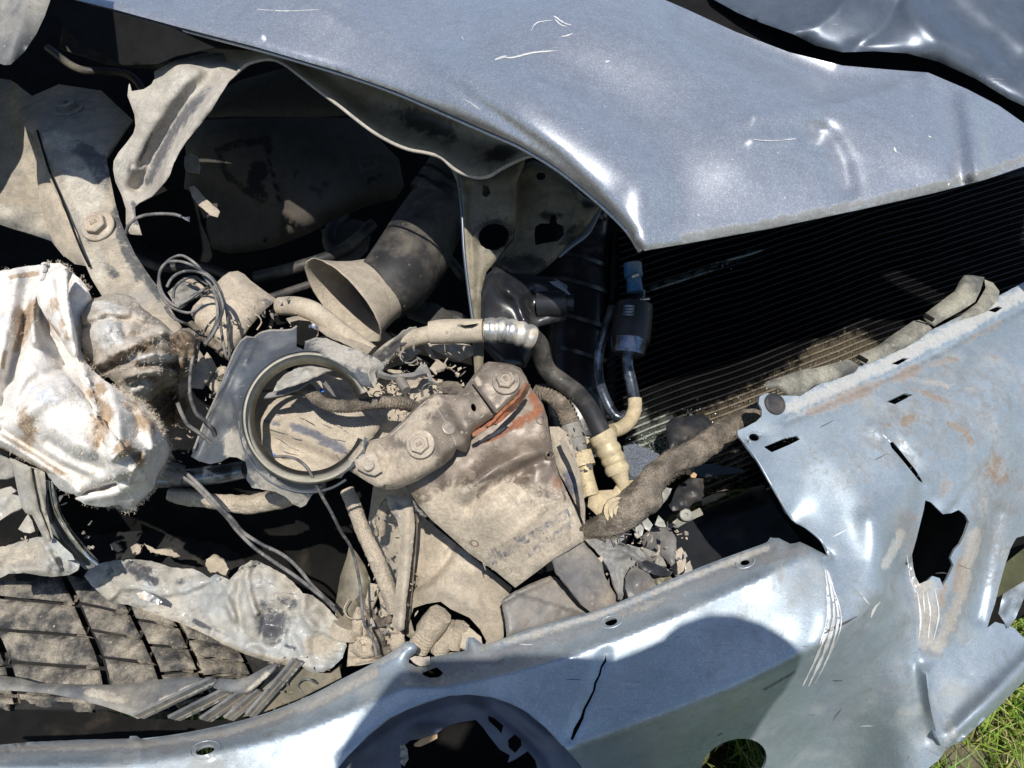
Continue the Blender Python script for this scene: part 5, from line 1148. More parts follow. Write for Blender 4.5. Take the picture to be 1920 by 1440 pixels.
shell, shell_s = panel('shell', hs_out2, [(556, 612, 0.90), (440, 660, 0.86), (358, 856, 0.83), (457, 783, 0.785), (578, 661, 0.805), (578, 905, 0.765), (564, 952, 0.80), (700, 700, 0.80), (640, 640, 0.815), (462, 898, 0.80), (505, 660, 0.85), (410, 790, 0.835)],
      M_shell, hl, res=5, jag=0.5, feats=[('ridge', [(560, 640), (510, 660), (470, 700), (448, 750), (440, 810)], -0.020, 20), ('ridge', [(462, 634), (430, 690), (396, 770), (362, 846)], 0.012, 7), ('ridge', [(478, 640), (462, 676)], 0.006, 4), ('ridge', [(440, 742), (448, 800), (466, 860)], 0.004, 5), ('noise', 0.002, 30, 3)],
      sb=[(640, 660, 60, 20, 25), (520, 930, 60, 16, 10), (440, 840, 20, 30, 0), (500, 900, 30, 12, 30)])
fl2 = [(448, 790), (452, 820), (462, 850), (478, 876), (500, 898), (530, 914), (562, 922), (594, 922), (624, 914), (648, 900)]
tube('flange_rim', [(a, b, float(shell_s.d(a, b)) - 0.001) for a, b in fl2], 0.0014, M_shell, hl, seg=6)
tube('shell_rim', [(a, b, float(shell_s.d(a, b)) - 0.0005) for a, b in hs_out[:14]], 0.0016, M_greypl, hl, seg=6)
def cone(name, r0, d0, r1, d1, a0, a1, n, m, parent, th=0.0012):
    V = []; F = []
    for i, a in enumerate(np.linspace(a0, a1, n)):
        c, s = math.cos(math.radians(a)), math.sin(math.radians(a))
        for r_, dd in ((r0, d0), (r1, d1), (r1 - 1.5, d1 + 0.0008), (r0 - 2.5, d0 - 0.0004)):
            x, y = RC[0] + r_ * c, RC[1] + r_ * s; V.append(W(x, y, float(rd(x, y)) + dd).tolist())
    for i in range(n - 1):
        for j in range(4):
            F.append((i * 4 + j, i * 4 + (j + 1) % 4, (i + 1) * 4 + (j + 1) % 4, (i + 1) * 4 + j))
    F += [(0, 1, 2, 3), tuple((n - 1) * 4 + j for j in (3, 2, 1, 0))]
    me = bpy.data.meshes.new(name); me.from_pydata(V, [], F); me.polygons.foreach_set('use_smooth', [True] * len(F)); me.update()
    return link(name, me, m, parent)
M_ring = mat('ring_plastic', (0.34, 0.315, 0.25), rough=0.42, dust=0.45, dustcol=(0.46, 0.42, 0.33), dscale=18, bump=0.15)
cone('mounting_ring', RR, -0.004, RR - 19, 0.012, -24, -338, 110, M_ring, hl)
cone('ring_lip', RR + 4, -0.001, RR - 2, -0.010, -24, -338, 110, M_ring, hl)
panel('ring_end', [(700, 668), (712, 676), (718, 684), (708, 690), (703, 700), (707, 716), (702, 728), (696, 716), (692, 700), (694, 684)], [(700, 668, 0.79), (718, 684, 0.80), (702, 728, 0.78)], M_clearpl, hl, res=4, feats=[('noise', 0.004, 14, 3)])
# shards of the reflector inside the ring
panel('reflector_shard', [(512, 734), (520, 716), (534, 702), (552, 692), (572, 686), (598, 686), (618, 690), (648, 692), (630, 692), (610, 696), (594, 704), (572, 714), (548, 722), (530, 730)], [(512, 734, 0.80), (572, 686, 0.815), (648, 692, 0.82), (572, 714, 0.79)], M_clearpl, hl, res=4, jag=0.6, feats=[('crumple', 0.006, 24, 3)])
panel('reflector_shard', [(500, 738), (512, 734), (548, 724), (576, 714), (596, 706), (584, 714), (560, 730), (530, 740), (508, 744), (494, 746)], [(500, 738, 0.815), (596, 706, 0.825), (530, 740, 0.81)], M_greypl, hl, res=4)
panel('inner_arc', [(606, 698), (630, 694), (656, 700), (676, 716), (690, 740), (698, 760), (690, 764), (676, 752), (660, 726), (640, 710), (620, 704)], [(606, 698, 0.85), (698, 760, 0.86), (650, 706, 0.85)], M_brown, hl, res=5)
panel('adjuster_plate', [(558, 626), (566, 618), (584, 614), (596, 620), (592, 634), (576, 640), (566, 648), (556, 644)], [(558, 626, 0.885), (596, 620, 0.88), (566, 648, 0.87)], M_liner, hl, res=4, feats=[('noise', 0.004, 10, 3)])

# ================================================================== CLOTHS
def fuzz(o, parent, pts, n, ln, m, name='loose_fibres', seed=3):
    r = np.random.default_rng(seed); V = []; F = []
    for k in range(n):
        b, dr = pts[r.integers(len(pts))]
        b = b + r.normal(0, 0.002, 3); d = dr + r.normal(0, 1.3, 3); d /= np.linalg.norm(d); l_ = ln * r.uniform(0.4, 1.3)
        s = np.cross(d, FWD); s /= np.linalg.norm(s) + 1e-9; w = 0.00018; bend = r.normal(0, 0.35, 3)
        i0 = len(V)
        for t in (0, 0.5, 1.0):
            c = b + d * l_ * t + bend * l_ * t * t; ww = w * (1 - t * 0.8); V += [(c - s * ww).tolist(), (c + s * ww).tolist()]
        F += [(i0, i0 + 1, i0 + 3, i0 + 2), (i0 + 2, i0 + 3, i0 + 5, i0 + 4)]
    me = bpy.data.meshes.new(name); me.from_pydata(V, [], F); me.update(); q = link(name, me, m, parent); q['kind'] = 'stuff'; return q

rag = thing('white_rag', 'soiled white fleecy rag with brown stains hanging over the wheel', 'rag', W(150, 720, 0.78))
w_out = [(-160, 500), (-20, 504), (0, 508), (34, 502), (67, 497), (92, 494), (112, 493), (126, 501), (135, 511), (152, 524), (166, 542), (172, 562), (160, 580), (150, 592), (156, 622), (152, 654), (158, 674), (172, 692), (190, 708), (214, 726), (240, 742), (262, 755), (274, 766), (288, 782),
         (300, 806), (312, 824), (320, 842), (316, 858), (308, 872), (298, 886), (292, 902), (286, 918), (272, 932), (262, 940), (250, 956), (236, 954), (220, 946), (204, 950), (180, 950), (162, 944), (147, 936), (138, 926), (124, 924), (110, 917), (97, 902), (86, 886), (66, 874), (42, 862), (20, 848), (-20, 830), (-160, 790)]
rag_o, rag_s = panel('cloth', w_out, [(-160, 600, 0.80), (0, 508, 0.80), (112, 493, 0.815), (170, 560, 0.82), (152, 654, 0.80), (60, 640, 0.745), (100, 760, 0.700), (0, 780, 0.72), (214, 726, 0.745), (300, 806, 0.755), (200, 830, 0.695), (320, 842, 0.775), (230, 946, 0.785), (147, 936, 0.775), (60, 870, 0.755), (-160, 790, 0.78), (240, 900, 0.735), (120, 870, 0.72)],
      M_white, rag, res=4.5, th=0.003, jag=0.8, feats=[
      ('ridge', [(128, 500), (90, 520), (68, 548), (60, 600), (66, 640)], 0.026, 9), ('step', [(76, 540), (66, 580), (72, 640), (120, 700)], -0.016, 5), ('step', [(138, 512), (126, 560), (126, 610), (146, 674)], 0.022, 5),
      ('ridge', [(84, 570), (108, 620), (138, 676)], 0.016, 10), ('ridge', [(98, 560), (120, 610), (140, 650)], -0.012, 7), ('ridge', [(30, 520), (14, 600), (-6, 690)], 0.018, 16), ('ridge', [(46, 600), (26, 680), (6, 760)], -0.020, 13),
      ('ridge', [(160, 700), (100, 730), (30, 790)], 0.012, 22), ('ridge', [(120, 690), (60, 720), (10, 790)], -0.014, 12), ('ridge', [(176, 700), (196, 770), (186, 860)], -0.012, 15), ('ridge', [(206, 740), (226, 790), (222, 830)], 0.010, 14), ('ridge', [(100, 800), (140, 830), (190, 850)], 0.012, 16), ('ridge', [(90, 830), (140, 860), (190, 880)], -0.012, 10),
      ('ridge', [(0, 822), (50, 852), (110, 892), (150, 925)], 0.016, 9), ('ridge', [(0, 806), (50, 836), (110, 872), (160, 895)], -0.014, 7), ('step', [(140, 930), (200, 908), (250, 886), (280, 850)], 0.024, 4), ('ridge', [(150, 926), (200, 930), (244, 912)], 0.012, 9),
      ('ridge', [(212, 858), (240, 836), (270, 845), (272, 868), (250, 884)], 0.014, 7), ('bump', 242, 856, 15, 9, -20, -0.016), ('ridge', [(272, 880), (286, 840), (278, 800)], 0.012, 9), ('ridge', [(258, 820), (262, 800), (250, 770)], -0.008, 8),
      ('noise', 0.010, 60, 8), ('noise', 0.0016, 15, 9), ('lip', 0.007, 5)],
      sa=[([(170, 735), (200, 770), (196, 806), (186, 830)], 11), ([(40, 640), (52, 600), (62, 570)], 12), ([(20, 520), (70, 512)], 5), (100, 600, 14, 30, 20, 0.5), (120, 560, 8, 30, 10, 0.5), (80, 870, 60, 10, 30, 0.5), (250, 900, 26, 12, 0, 0.5), (270, 790, 22, 14, 40, 0.8), (50, 800, 14, 34, -12), (195, 785, 14, 28, 20), (188, 728, 10, 10, 0), (232, 840, 20, 14, -20), (262, 862, 10, 16, 0), ([(30, 655), (44, 615), (58, 590)], 9), ([(10, 660), (6, 690)], 5), ([(0, 838), (50, 866), (90, 886)], 4), (246, 760, 22, 12, 30, 0.75), (285, 800, 14, 18, 0, 0.6),
          (172, 778, 5, 4, 0, 0.7), (40, 870, 50, 6, 25, 0.6)], sb=[(90, 745, 20, 12, 0, 0.8), (85, 660, 12, 10, 0, 0.6), (10, 600, 12, 16, 0, 0.5), (55, 730, 14, 10, 0, 0.6)])
ed = []
for x, y in w_out:
    p_ = rag_s.p(x, y); c_ = rag_s.p(x * 0.8 + 140 * 0.2, y * 0.8 + 740 * 0.2); v_ = p_ - c_; v_ /= np.linalg.norm(v_) + 1e-9; ed.append((p_, v_))
wd_ = catmull([(214, 726), (262, 755), (290, 784), (306, 812), (319, 842), (308, 872), (292, 902), (282, 922), (258, 944), (240, 955), (220, 946)], False, 5)
ed2 = []
for x, y in wd_:
    p_ = rag_s.p(x, y) - FWD * 0.002; c_ = rag_s.p(x * 0.8 + 180 * 0.2, y * 0.8 + 840 * 0.2); v_ = p_ - c_; v_ /= np.linalg.norm(v_) + 1e-9; ed2.append((p_, v_))
fuzz(rag_o, rag, ed2, 2600, 0.0024, M_fibre, seed=2)
fuzz(rag_o, rag, ed[5:40], 900, 0.0025, M_fibre, seed=5)
r_ = np.random.default_rng(8); gp = []
for k in range(1500):
    x, y = r_.uniform(0, 315), r_.uniform(500, 945)
    if inside(np.array([x]), np.array([y]), np.array(w_out, float))[0]: gp.append((rag_s.p(x, y), rag_s.n(x, y) * 0.6))
fuzz(rag_o, rag, gp, 7000, 0.0022, M_fibre, seed=9, name='nap')

panel('folded_corner', [(66, 546), (76, 530), (96, 514), (118, 503), (128, 512), (128, 548), (134, 584), (142, 624), (148, 664), (139, 672), (122, 650), (104, 622), (86, 596), (72, 570)], [(66, 546, 0.772), (118, 503, 0.785), (139, 672, 0.768), (100, 580, 0.755)], M_white, rag, res=4.5, th=0.003, jag=0.5,
      feats=[('ridge', [(124, 512), (124, 560), (142, 664)], 0.010, 7), ('ridge', [(96, 530), (104, 580), (124, 630)], 0.008, 9), ('noise', 0.004, 22, 4), ('lip', 0.006, 4)], sa=[(100, 575, 12, 22, 20, 0.6), ([(80, 590), (110, 630)], 4), (120, 620, 8, 20, -20, 0.6)])
panel('hanging_hem', [(140, 934), (168, 924), (200, 918), (236, 902), (262, 886), (284, 866), (293, 884), (290, 908), (270, 932), (248, 948), (222, 946), (196, 951), (160, 946)], [(140, 934, 0.768), (284, 866, 0.768), (220, 946, 0.775), (220, 915, 0.752)], M_white, rag, res=4.5, th=0.003, jag=0.6,
      feats=[('ridge', [(160, 934), (210, 928), (270, 896)], 0.010, 10), ('noise', 0.003, 20, 3), ('lip', 0.006, 5)])
rag2 = thing('dirty_rag', 'crumpled grey brown rag beside the coiled wire', 'rag', W(260, 660, 0.80))
d_out = [(150, 592), (160, 576), (172, 562), (196, 553), (218, 549), (240, 552), (254, 560), (266, 576), (284, 590), (302, 602), (318, 616), (326, 624), (340, 616), (354, 615), (366, 622), (374, 634), (374, 652), (370, 680), (362, 700), (356, 716), (358, 740), (352, 764), (346, 780), (330, 796), (306, 808), (296, 800), (290, 786), (276, 764), (250, 750),
         (228, 730), (205, 708), (186, 704), (170, 690), (156, 668), (152, 640), (156, 616)]
d_o, d_s = panel('cloth', d_out, [(150, 592, 0.80), (218, 549, 0.82), (302, 602, 0.815), (374, 640, 0.845), (350, 770, 0.865), (290, 786, 0.83), (200, 700, 0.775), (152, 640, 0.79), (200, 620, 0.745), (270, 640, 0.755), (300, 690, 0.755), (310, 740, 0.83), (345, 690, 0.83)],
      M_dirty, rag2, res=4, th=0.003, jag=0.6, feats=[
      ('ridge', [(155, 600), (200, 582), (250, 586), (300, 612), (322, 630)], 0.012, 8), ('ridge', [(165, 612), (200, 596), (240, 600)], -0.012, 6), ('bump', 200, 622, 26, 20, 10, 0.014), ('ridge', [(230, 608), (236, 630), (270, 632)], -0.010, 7),
      ('ridge', [(180, 684), (220, 660), (262, 640), (305, 624)], 0.014, 10), ('ridge', [(200, 690), (240, 672), (270, 660)], -0.014, 8), ('ridge', [(262, 668), (300, 662), (332, 668), (346, 690)], 0.018, 8), ('ridge', [(262, 684), (300, 680), (322, 684)], -0.018, 6),
      ('ridge', [(236, 708), (260, 700), (290, 696), (330, 700)], 0.014, 7), ('ridge', [(248, 722), (280, 712), (310, 715)], -0.012, 6), ('bump', 262, 730, 18, 14, 0, 0.010), ('step', [(322, 618), (330, 640), (340, 660), (336, 700)], 0.02, 4), ('ridge', [(345, 625), (366, 640), (362, 670)], 0.014, 8),
      ('bump', 340, 632, 8, 8, 0, -0.012), ('step', [(276, 740), (300, 726), (330, 715)], 0.03, 5), ('ridge', [(300, 770), (320, 755), (340, 752)], 0.010, 5), ('ridge', [(304, 790), (326, 772), (344, 768)], 0.010, 4), ('noise', 0.004, 26, 5), ('noise', 0.003, 10, 6), ('lip', 0.008, 5), ('crumple', 0.004, 22, 9)],
      sa=[(345, 660, 32, 50, 0, 0.9), (320, 765, 40, 34, 0, 0.95), (240, 665, 60, 14, -28, 0.75), (320, 690, 30, 12, 0, 0.6), (180, 690, 26, 14, 30, 0.6), (285, 712, 12, 8, 0, 0.7)], sb=[(200, 622, 34, 26, 8), (290, 672, 40, 7, 0), (262, 730, 22, 16, 0), (200, 575, 36, 10, 10, 0.8)])
gp = []
for k in range(400):
    x, y = r_.uniform(155, 370), r_.uniform(555, 800)
    if inside(np.array([x]), np.array([y]), np.array(d_out, float))[0]: gp.append((d_s.p(x, y), d_s.n(x, y) * 0.6))
fuzz(d_o, rag2, gp, 1500, 0.003, M_fibre, seed=19, name='nap')

# ================================================================== WIRES
co = thing('wire_coil', 'loops of thin black wire standing beside the dusty lamp cover', 'wire', W(360, 560, 0.88))
loops = [[(484 - 60, 668, 0.90), (418, 640, 0.895), (414, 610, 0.89), (410, 570, 0.885), (402, 545, 0.88), (384, 520, 0.88), (372, 500, 0.885), (352, 484, 0.89), (336, 479, 0.89), (316, 488, 0.885), (302, 506, 0.88), (297, 530, 0.875), (302, 552, 0.87), (314, 570, 0.865), (334, 582, 0.865), (358, 586, 0.868), (380, 570, 0.875)],
         [(431, 668, 0.90), (428, 630, 0.885), (426, 590, 0.88), (416, 552, 0.875), (400, 524, 0.87), (376, 506, 0.875), (346, 492, 0.88), (320, 490, 0.88), (306, 498, 0.878), (298, 518, 0.872), (304, 548, 0.865), (320, 568, 0.862), (336, 576, 0.862)],
         [(384, 648, 0.88), (398, 628, 0.87), (412, 600, 0.868), (418, 576, 0.865), (412, 552, 0.865), (400, 528, 0.865), (384, 514, 0.868), (360, 508, 0.87), (338, 511, 0.87), (322, 522, 0.87), (313, 538, 0.87)],
         [(384, 645, 0.885), (404, 608, 0.88), (408, 582, 0.88), (402, 550, 0.88), (392, 528, 0.88), (380, 512, 0.885)],
         [(310, 575, 0.872), (320, 590, 0.87), (336, 602, 0.87), (352, 608, 0.88)], [(332, 574, 0.862), (356, 560, 0.87), (380, 544, 0.88), (392, 538, 0.90)], [(325, 560, 0.88), (328, 540, 0.88), (345, 524, 0.88), (366, 520, 0.885), (390, 534, 0.89)]]
for lp in loops: tube('wire_strand', lp, 0.00175, M_wire, co, seg=8, step=5)
w3 = thing('cut_wires', 'two short bent cut wires rising between the brown rag and the ring', 'wire', W(370, 810, 0.83))
tube('wire_strand', [(333, 756, 0.80), (341, 776, 0.805), (352, 796, 0.81), (374, 812, 0.82), (396, 832, 0.83), (410, 850, 0.84), (415, 862, 0.85)], 0.0022, M_wire, w3, seg=10)
tube('wire_strand', [(355, 735, 0.80), (360, 756, 0.803), (370, 778, 0.808), (388, 792, 0.815), (400, 810, 0.825), (408, 832, 0.835), (415, 856, 0.845)], 0.0021, M_wire, w3, seg=10)
tube('wire_strand', [(374, 640, 0.86), (362, 668, 0.83), (357, 700, 0.815), (356, 735, 0.805), (364, 762, 0.81), (378, 782, 0.82), (396, 800, 0.83)], 0.0018, M_wire, w3, seg=8)
w4 = thing('twin_cable', 'pair of dark cables hanging across the black wheel arch', 'cable', W(470, 1000, 0.88))
tube('cable', [(296, 872, 0.83), (330, 888, 0.82), (362, 908, 0.82), (395, 940, 0.825), (424, 968, 0.83), (444, 994, 0.84), (476, 1026, 0.845), (515, 1054, 0.85), (556, 1082, 0.86), (590, 1108, 0.87), (612, 1126, 0.88), (628, 1144, 0.89)], 0.0022, M_wire, w4, seg=10)
tube('cable', [(330, 880, 0.83), (352, 890, 0.825), (380, 916, 0.82), (410, 948, 0.825), (436, 974, 0.83), (456, 998, 0.84), (490, 1020, 0.845), (530, 1040, 0.85), (560, 1066, 0.86), (584, 1096, 0.87), (606, 1118, 0.88), (626, 1136, 0.89)], 0.0021, M_wire, w4, seg=10)
w5 = thing('single_wire', 'single thin wire looping out of the broken ring and down to the bumper', 'wire', W(620, 950, 0.80))
tube('wire_strand', [(516, 856, 0.79), (536, 856, 0.775), (558, 862, 0.765), (578, 880, 0.757), (592, 908, 0.76), (606, 934, 0.77), (622, 962, 0.785), (640, 998, 0.80), (656, 1022, 0.815), (666, 1052, 0.825), (674, 1090, 0.835), (678, 1130, 0.84), (682, 1166, 0.845), (698, 1196, 0.85), (706, 1228, 0.85)], 0.0017, M_wire, w5, seg=8)
w6 = thing('frayed_wire', 'short frayed wire end sticking out beside the torn flange', 'wire', W(290, 410, 0.95))
tube('wire_strand', [(236, 440, 0.97), (240, 424, 0.96), (252, 412, 0.955), (270, 404, 0.95), (300, 401, 0.945), (326, 402, 0.945), (340, 406, 0.945)], 0.0021, M_wire, w6, seg=8)
for q in range(5): tube('frayed_strand', [(338, 405, 0.945), (348, 408 + q, 0.944), (356, 406 + q * 2.4, 0.944)], 0.0005, M_chrome, w6, seg=5)

# ================================================================== CLOUDED PLASTIC SHEETS and lens shards on the left
cl = thing('torn_clear_sheet', 'torn clouded plastic sheet lying across the dusty tyre', 'plastic sheet', W(420, 1130, 0.95))
c_out = [(157, 1080), (168, 1066), (187, 1057), (210, 1051), (234, 1049), (262, 1049), (284, 1052), (304, 1058), (322, 1064), (344, 1066), (363, 1067), (378, 1074), (393, 1083), (404, 1076), (418, 1082), (430, 1087), (440, 1076), (455, 1062), (470, 1050), (484, 1052), (508, 1064), (533, 1077), (550, 1092), (568, 1112), (586, 1116), (606, 1132), (622, 1148), (636, 1164), (646, 1190), (650, 1212),
         (642, 1234), (626, 1250), (607, 1260), (590, 1262), (576, 1258), (567, 1250), (540, 1248), (513, 1243), (486, 1236), (460, 1227), (424, 1210), (390, 1192), (350, 1173), (314, 1160), (277, 1147), (240, 1134), (207, 1130), (190, 1114), (172, 1098)]
cs_o, cs_s = panel('sheet', c_out, [(157, 1080, 0.97), (262, 1049, 0.965), (393, 1083, 0.94), (470, 1050, 0.93), (568, 1112, 0.92), (650, 1212, 0.91), (607, 1260, 0.905), (460, 1227, 0.91), (350, 1173, 0.925), (207, 1130, 0.95), (420, 1140, 0.905), (520, 1170, 0.895), (250, 1090, 0.94)],
      M_clearpl, cl, res=4.5, jag=0.6, feats=[('step', [(205, 1130), (228, 1108), (258, 1106), (300, 1120), (350, 1112), (396, 1092)], 0.014, 3), ('ridge', [(470, 1052), (462, 1080), (470, 1120), (480, 1150)], 0.012, 7), ('ridge', [(430, 1088), (424, 1120), (440, 1160)], 0.008, 7), ('ridge', [(448, 1092), (446, 1140), (452, 1180)], -0.008, 7),
      ('bump', 515, 1170, 34, 34, 20, -0.014), ('ridge', [(570, 1115), (566, 1150), (590, 1180), (640, 1190)], 0.008, 8), ('ridge', [(330, 1170), (420, 1208), (520, 1236), (590, 1250)], 0.008, 12), ('crumple', 0.006, 34, 11), ('noise', 0.003, 16, 12), ('bump', 590, 1155, 20, 14, 20, 0.006), ('lip', 0.003, 4)],
      sa=[([(240, 1062), (262, 1080), (290, 1090)], 10), (270, 1070, 22, 12, 30, 0.7), (206, 1070, 8, 14, 20, 0.5), (510, 1172, 26, 30, 0, 0.95), (540, 1130, 20, 12, 30, 0.7), (495, 1140, 10, 16, 0, 0.6), (340, 1090, 14, 6, 0, 0.6), ([(365, 1165), (392, 1178)], 5), ([(536, 1210), (552, 1216)], 4), (420, 1190, 30, 4, 26, 0.5)], sb=[([(260, 1142), (350, 1176), (450, 1222), (560, 1250)], 8), (600, 1210, 30, 20, 0)])
panel('chrome_edge', [(256, 1112), (270, 1108), (292, 1118), (304, 1128), (300, 1134), (280, 1128), (262, 1122)], [(256, 1112, 0.918), (304, 1128, 0.915), (280, 1128, 0.915)], M_alu, cl, res=4, feats=[('noise', 0.003, 8, 3)])

ls = thing('lens_frame', 'broken milky lens frame hanging below the white rag', 'plastic frame', W(90, 960, 0.85))
panel('lens_bar', [(18, 858), (34, 864), (58, 876), (62, 900), (68, 930), (74, 956), (84, 980), (92, 1000), (96, 1014), (88, 1018), (78, 1002), (60, 966), (48, 962), (40, 950), (34, 926), (28, 896), (24, 880)], [(18, 858, 0.80), (62, 900, 0.80), (92, 1010, 0.83), (40, 950, 0.82)], M_clearpl, ls, res=5, feats=[('lip', 0.006, 4), ('noise', 0.003, 24, 3)])
panel('lens_bar', [(54, 874), (70, 878), (84, 886), (86, 910), (86, 940), (90, 968), (100, 1010), (92, 1012), (80, 980), (70, 940), (62, 900)], [(54, 874, 0.81), (86, 910, 0.81), (95, 1010, 0.835)], M_clearpl, ls, res=5, feats=[('ridge', [(66, 880), (74, 920), (84, 960)], 0.006, 4), ('lip', 0.004, 4)], sa=[(76, 965, 8, 12, 0, 0.6)])
tube('chrome_strip', [(96, 900, 0.835), (100, 930, 0.84), (106, 955, 0.845), (120, 984, 0.855), (140, 1014, 0.865), (162, 1040, 0.875), (184, 1058, 0.88)], [0.0024, 0.003, 0.003, 0.003, 0.003, 0.0026, 0.002], M_chrome, ls, seg=10)
panel('gutter', [(88, 900), (98, 900), (104, 930), (112, 962), (132, 994), (158, 1026), (184, 1054), (176, 1064), (160, 1068), (140, 1052), (118, 1028), (98, 1004), (90, 980), (88, 940)], [(88, 900, 0.86), (104, 930, 0.85), (184, 1054, 0.885), (118, 1028, 0.88)], M_greypl, ls, res=5, feats=[('ridge', [(96, 920), (104, 970), (130, 1014), (166, 1056)], -0.010, 5)], sb=[([(106, 960), (130, 1000), (160, 1040)], 5)], sa=[([(92, 920), (98, 980)], 5)])
panel('lens_flap', [(-60, 1030), (10, 1024), (22, 1020), (48, 1012), (78, 1004), (92, 1000), (104, 1020), (116, 1030), (134, 1042), (150, 1056), (146, 1070), (130, 1078), (100, 1082), (80, 1080), (44, 1074), (16, 1076), (0, 1084), (-60, 1090)], [(-60, 1060, 0.90), (92, 1000, 0.86), (146, 1066, 0.87), (44, 1074, 0.855), (40, 1030, 0.88)], M_clearpl, ls, res=5, jag=0.6,
      feats=[('crumple', 0.008, 26, 7), ('ridge', [(80, 1014), (100, 1050), (110, 1066)], 0.008, 5), ('lip', 0.004, 4)], sb=[(20, 1040, 60, 14, 0), (60, 1030, 20, 12, 0)])
panel('lens_flap', [(96, 1004), (104, 1010), (120, 1026), (136, 1040), (140, 1050), (122, 1050), (108, 1042), (98, 1026)], [(96, 1004, 0.845), (140, 1050, 0.855), (98, 1026, 0.845)], M_clearpl, ls, res=5)
for q, (o_, d_, c_) in enumerate([([(-60, 850), (0, 850), (20, 862), (26, 892), (10, 898), (-60, 900)], 0.84, 'plastic shard behind the milky lens bar, flat grey upper one'), ([(-60, 912), (0, 918), (20, 912), (30, 920), (26, 924), (0, 934), (-60, 936)], 0.845, 'thin grey plastic sliver in the middle of the shards below the white rag'),
                                  ([(-60, 936), (0, 932), (20, 926), (36, 930), (42, 952), (20, 962), (0, 976), (-60, 990)], 0.84, 'white plastic shard ending at the lens bar, lowest large one'), ([(34, 992), (52, 964), (60, 976), (66, 996), (56, 1000), (44, 998)], 0.85, 'small milky triangular shard beside the lens frame')]):
    t_ = thing('plastic_shard', c_, 'plastic shard', W(o_[1][0], o_[1][1], d_), group='plastic shards under the white rag'); shard('fragment', o_, d_, M_clearpl if q else M_greypl, t_, cr=0.006, cs=30, seed=q + 3, gy=-0.01)
panel('side_shade_sheet', [(-200, 780), (40, 840), (100, 900), (110, 960), (150, 1040), (60, 1090), (-200, 1090)], [(-200, 780, 0.98), (100, 900, 0.95), (60, 1090, 1.0), (-200, 1090, 1.02)], M_liner, car, res=12)  # dark sheet added as shadow behind the lens frame

# ================================================================== LOUVRED GRILLE, lower left
gr = thing('louvred_grille', 'grey louvred plastic grille wedged between tyre and bumper', 'grille', W(250, 1310, 0.92))
panel('grille_frame', [(-60, 1262), (0, 1266), (40, 1272), (70, 1281), (120, 1283), (200, 1284), (262, 1280), (320, 1271), (370, 1270), (405, 1275), (402, 1282), (370, 1300), (330, 1320), (290, 1338), (258, 1348), (246, 1342), (200, 1326), (150, 1312), (90, 1300), (40, 1296), (0, 1294), (-60, 1292)],
      [(-60, 1262, 0.93), (70, 1281, 0.925), (262, 1280, 0.915), (405, 1275, 0.90), (258, 1346, 0.875), (90, 1300, 0.90), (-60, 1292, 0.91), (200, 1300, 0.89)], M_greypl, gr, res=5, feats=[('lip', 0.006, 6), ('ridge', [(402, 1279), (330, 1314), (262, 1345)], 0.006, 5), ('noise', 0.002, 30, 2)], sb=[(200, 1305, 40, 8, 15), (330, 1305, 60, 7, -25)])
panel('grille_wing', [(402, 1276), (412, 1272), (440, 1274), (462, 1270), (484, 1258), (505, 1246), (522, 1243), (516, 1256), (490, 1280), (470, 1300), (450, 1300), (420, 1296), (400, 1290)], [(402, 1276, 0.905), (522, 1243, 0.90), (470, 1300, 0.885), (430, 1285, 0.89)], M_greypl, gr, res=5, feats=[('ridge', [(462, 1296), (500, 1268), (518, 1246)], 0.008, 6), ('lip', 0.003, 4)], sb=[([(468, 1292), (500, 1264)], 6)])
for q, (a, b) in enumerate([((430, 1300), (330, 1350)), ((462, 1302), (388, 1352)), ((492, 1298), (430, 1350)), ((560, 1240), (470, 1344)), ((405, 1278), (262, 1346))]):
    d0, d1 = 0.90, 0.875; wq = [15, 13, 9, 8, 12][q]
    panel('louvre', [(a[0], a[1]), (a[0] + 10, a[1] + 2), (b[0] + 8, b[1] + 2), (b[0] - wq, b[1] - 3), (a[0] - wq, a[1] - 4)], [(a[0], a[1], d0), (b[0], b[1], d1), (a[0] + 20, a[1] + 20, d0 + 0.02)], M_greypl, gr, res=5, th=0.004)
    streak(Surf(tps([(a[0], a[1], d0), (b[0], b[1], d1), (a[0] + 20, a[1] + 20, d0 + 0.02)]), [], []), [(a[0] - 2, a[1]), ((a[0] + b[0]) / 2 - 1, (a[1] + b[1]) / 2), (b[0] - 2, b[1])], 3.5, M_tan, gr, name='dusty_louvre_edge', jit=0.3)
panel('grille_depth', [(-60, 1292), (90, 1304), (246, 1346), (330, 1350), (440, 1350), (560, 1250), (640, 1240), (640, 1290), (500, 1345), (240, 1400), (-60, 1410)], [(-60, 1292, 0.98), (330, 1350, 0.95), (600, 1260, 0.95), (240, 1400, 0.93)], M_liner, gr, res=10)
panel('sill_liner', [(510, 1262), (560, 1250), (600, 1262), (620, 1262), (636, 1250), (640, 1270), (560, 1310), (480, 1340), (452, 1344), (470, 1310)], [(510, 1262, 0.93), (636, 1250, 0.92), (480, 1340, 0.90)], M_olive, gr, res=6, sb=[(610, 1285, 30, 12, -40)])

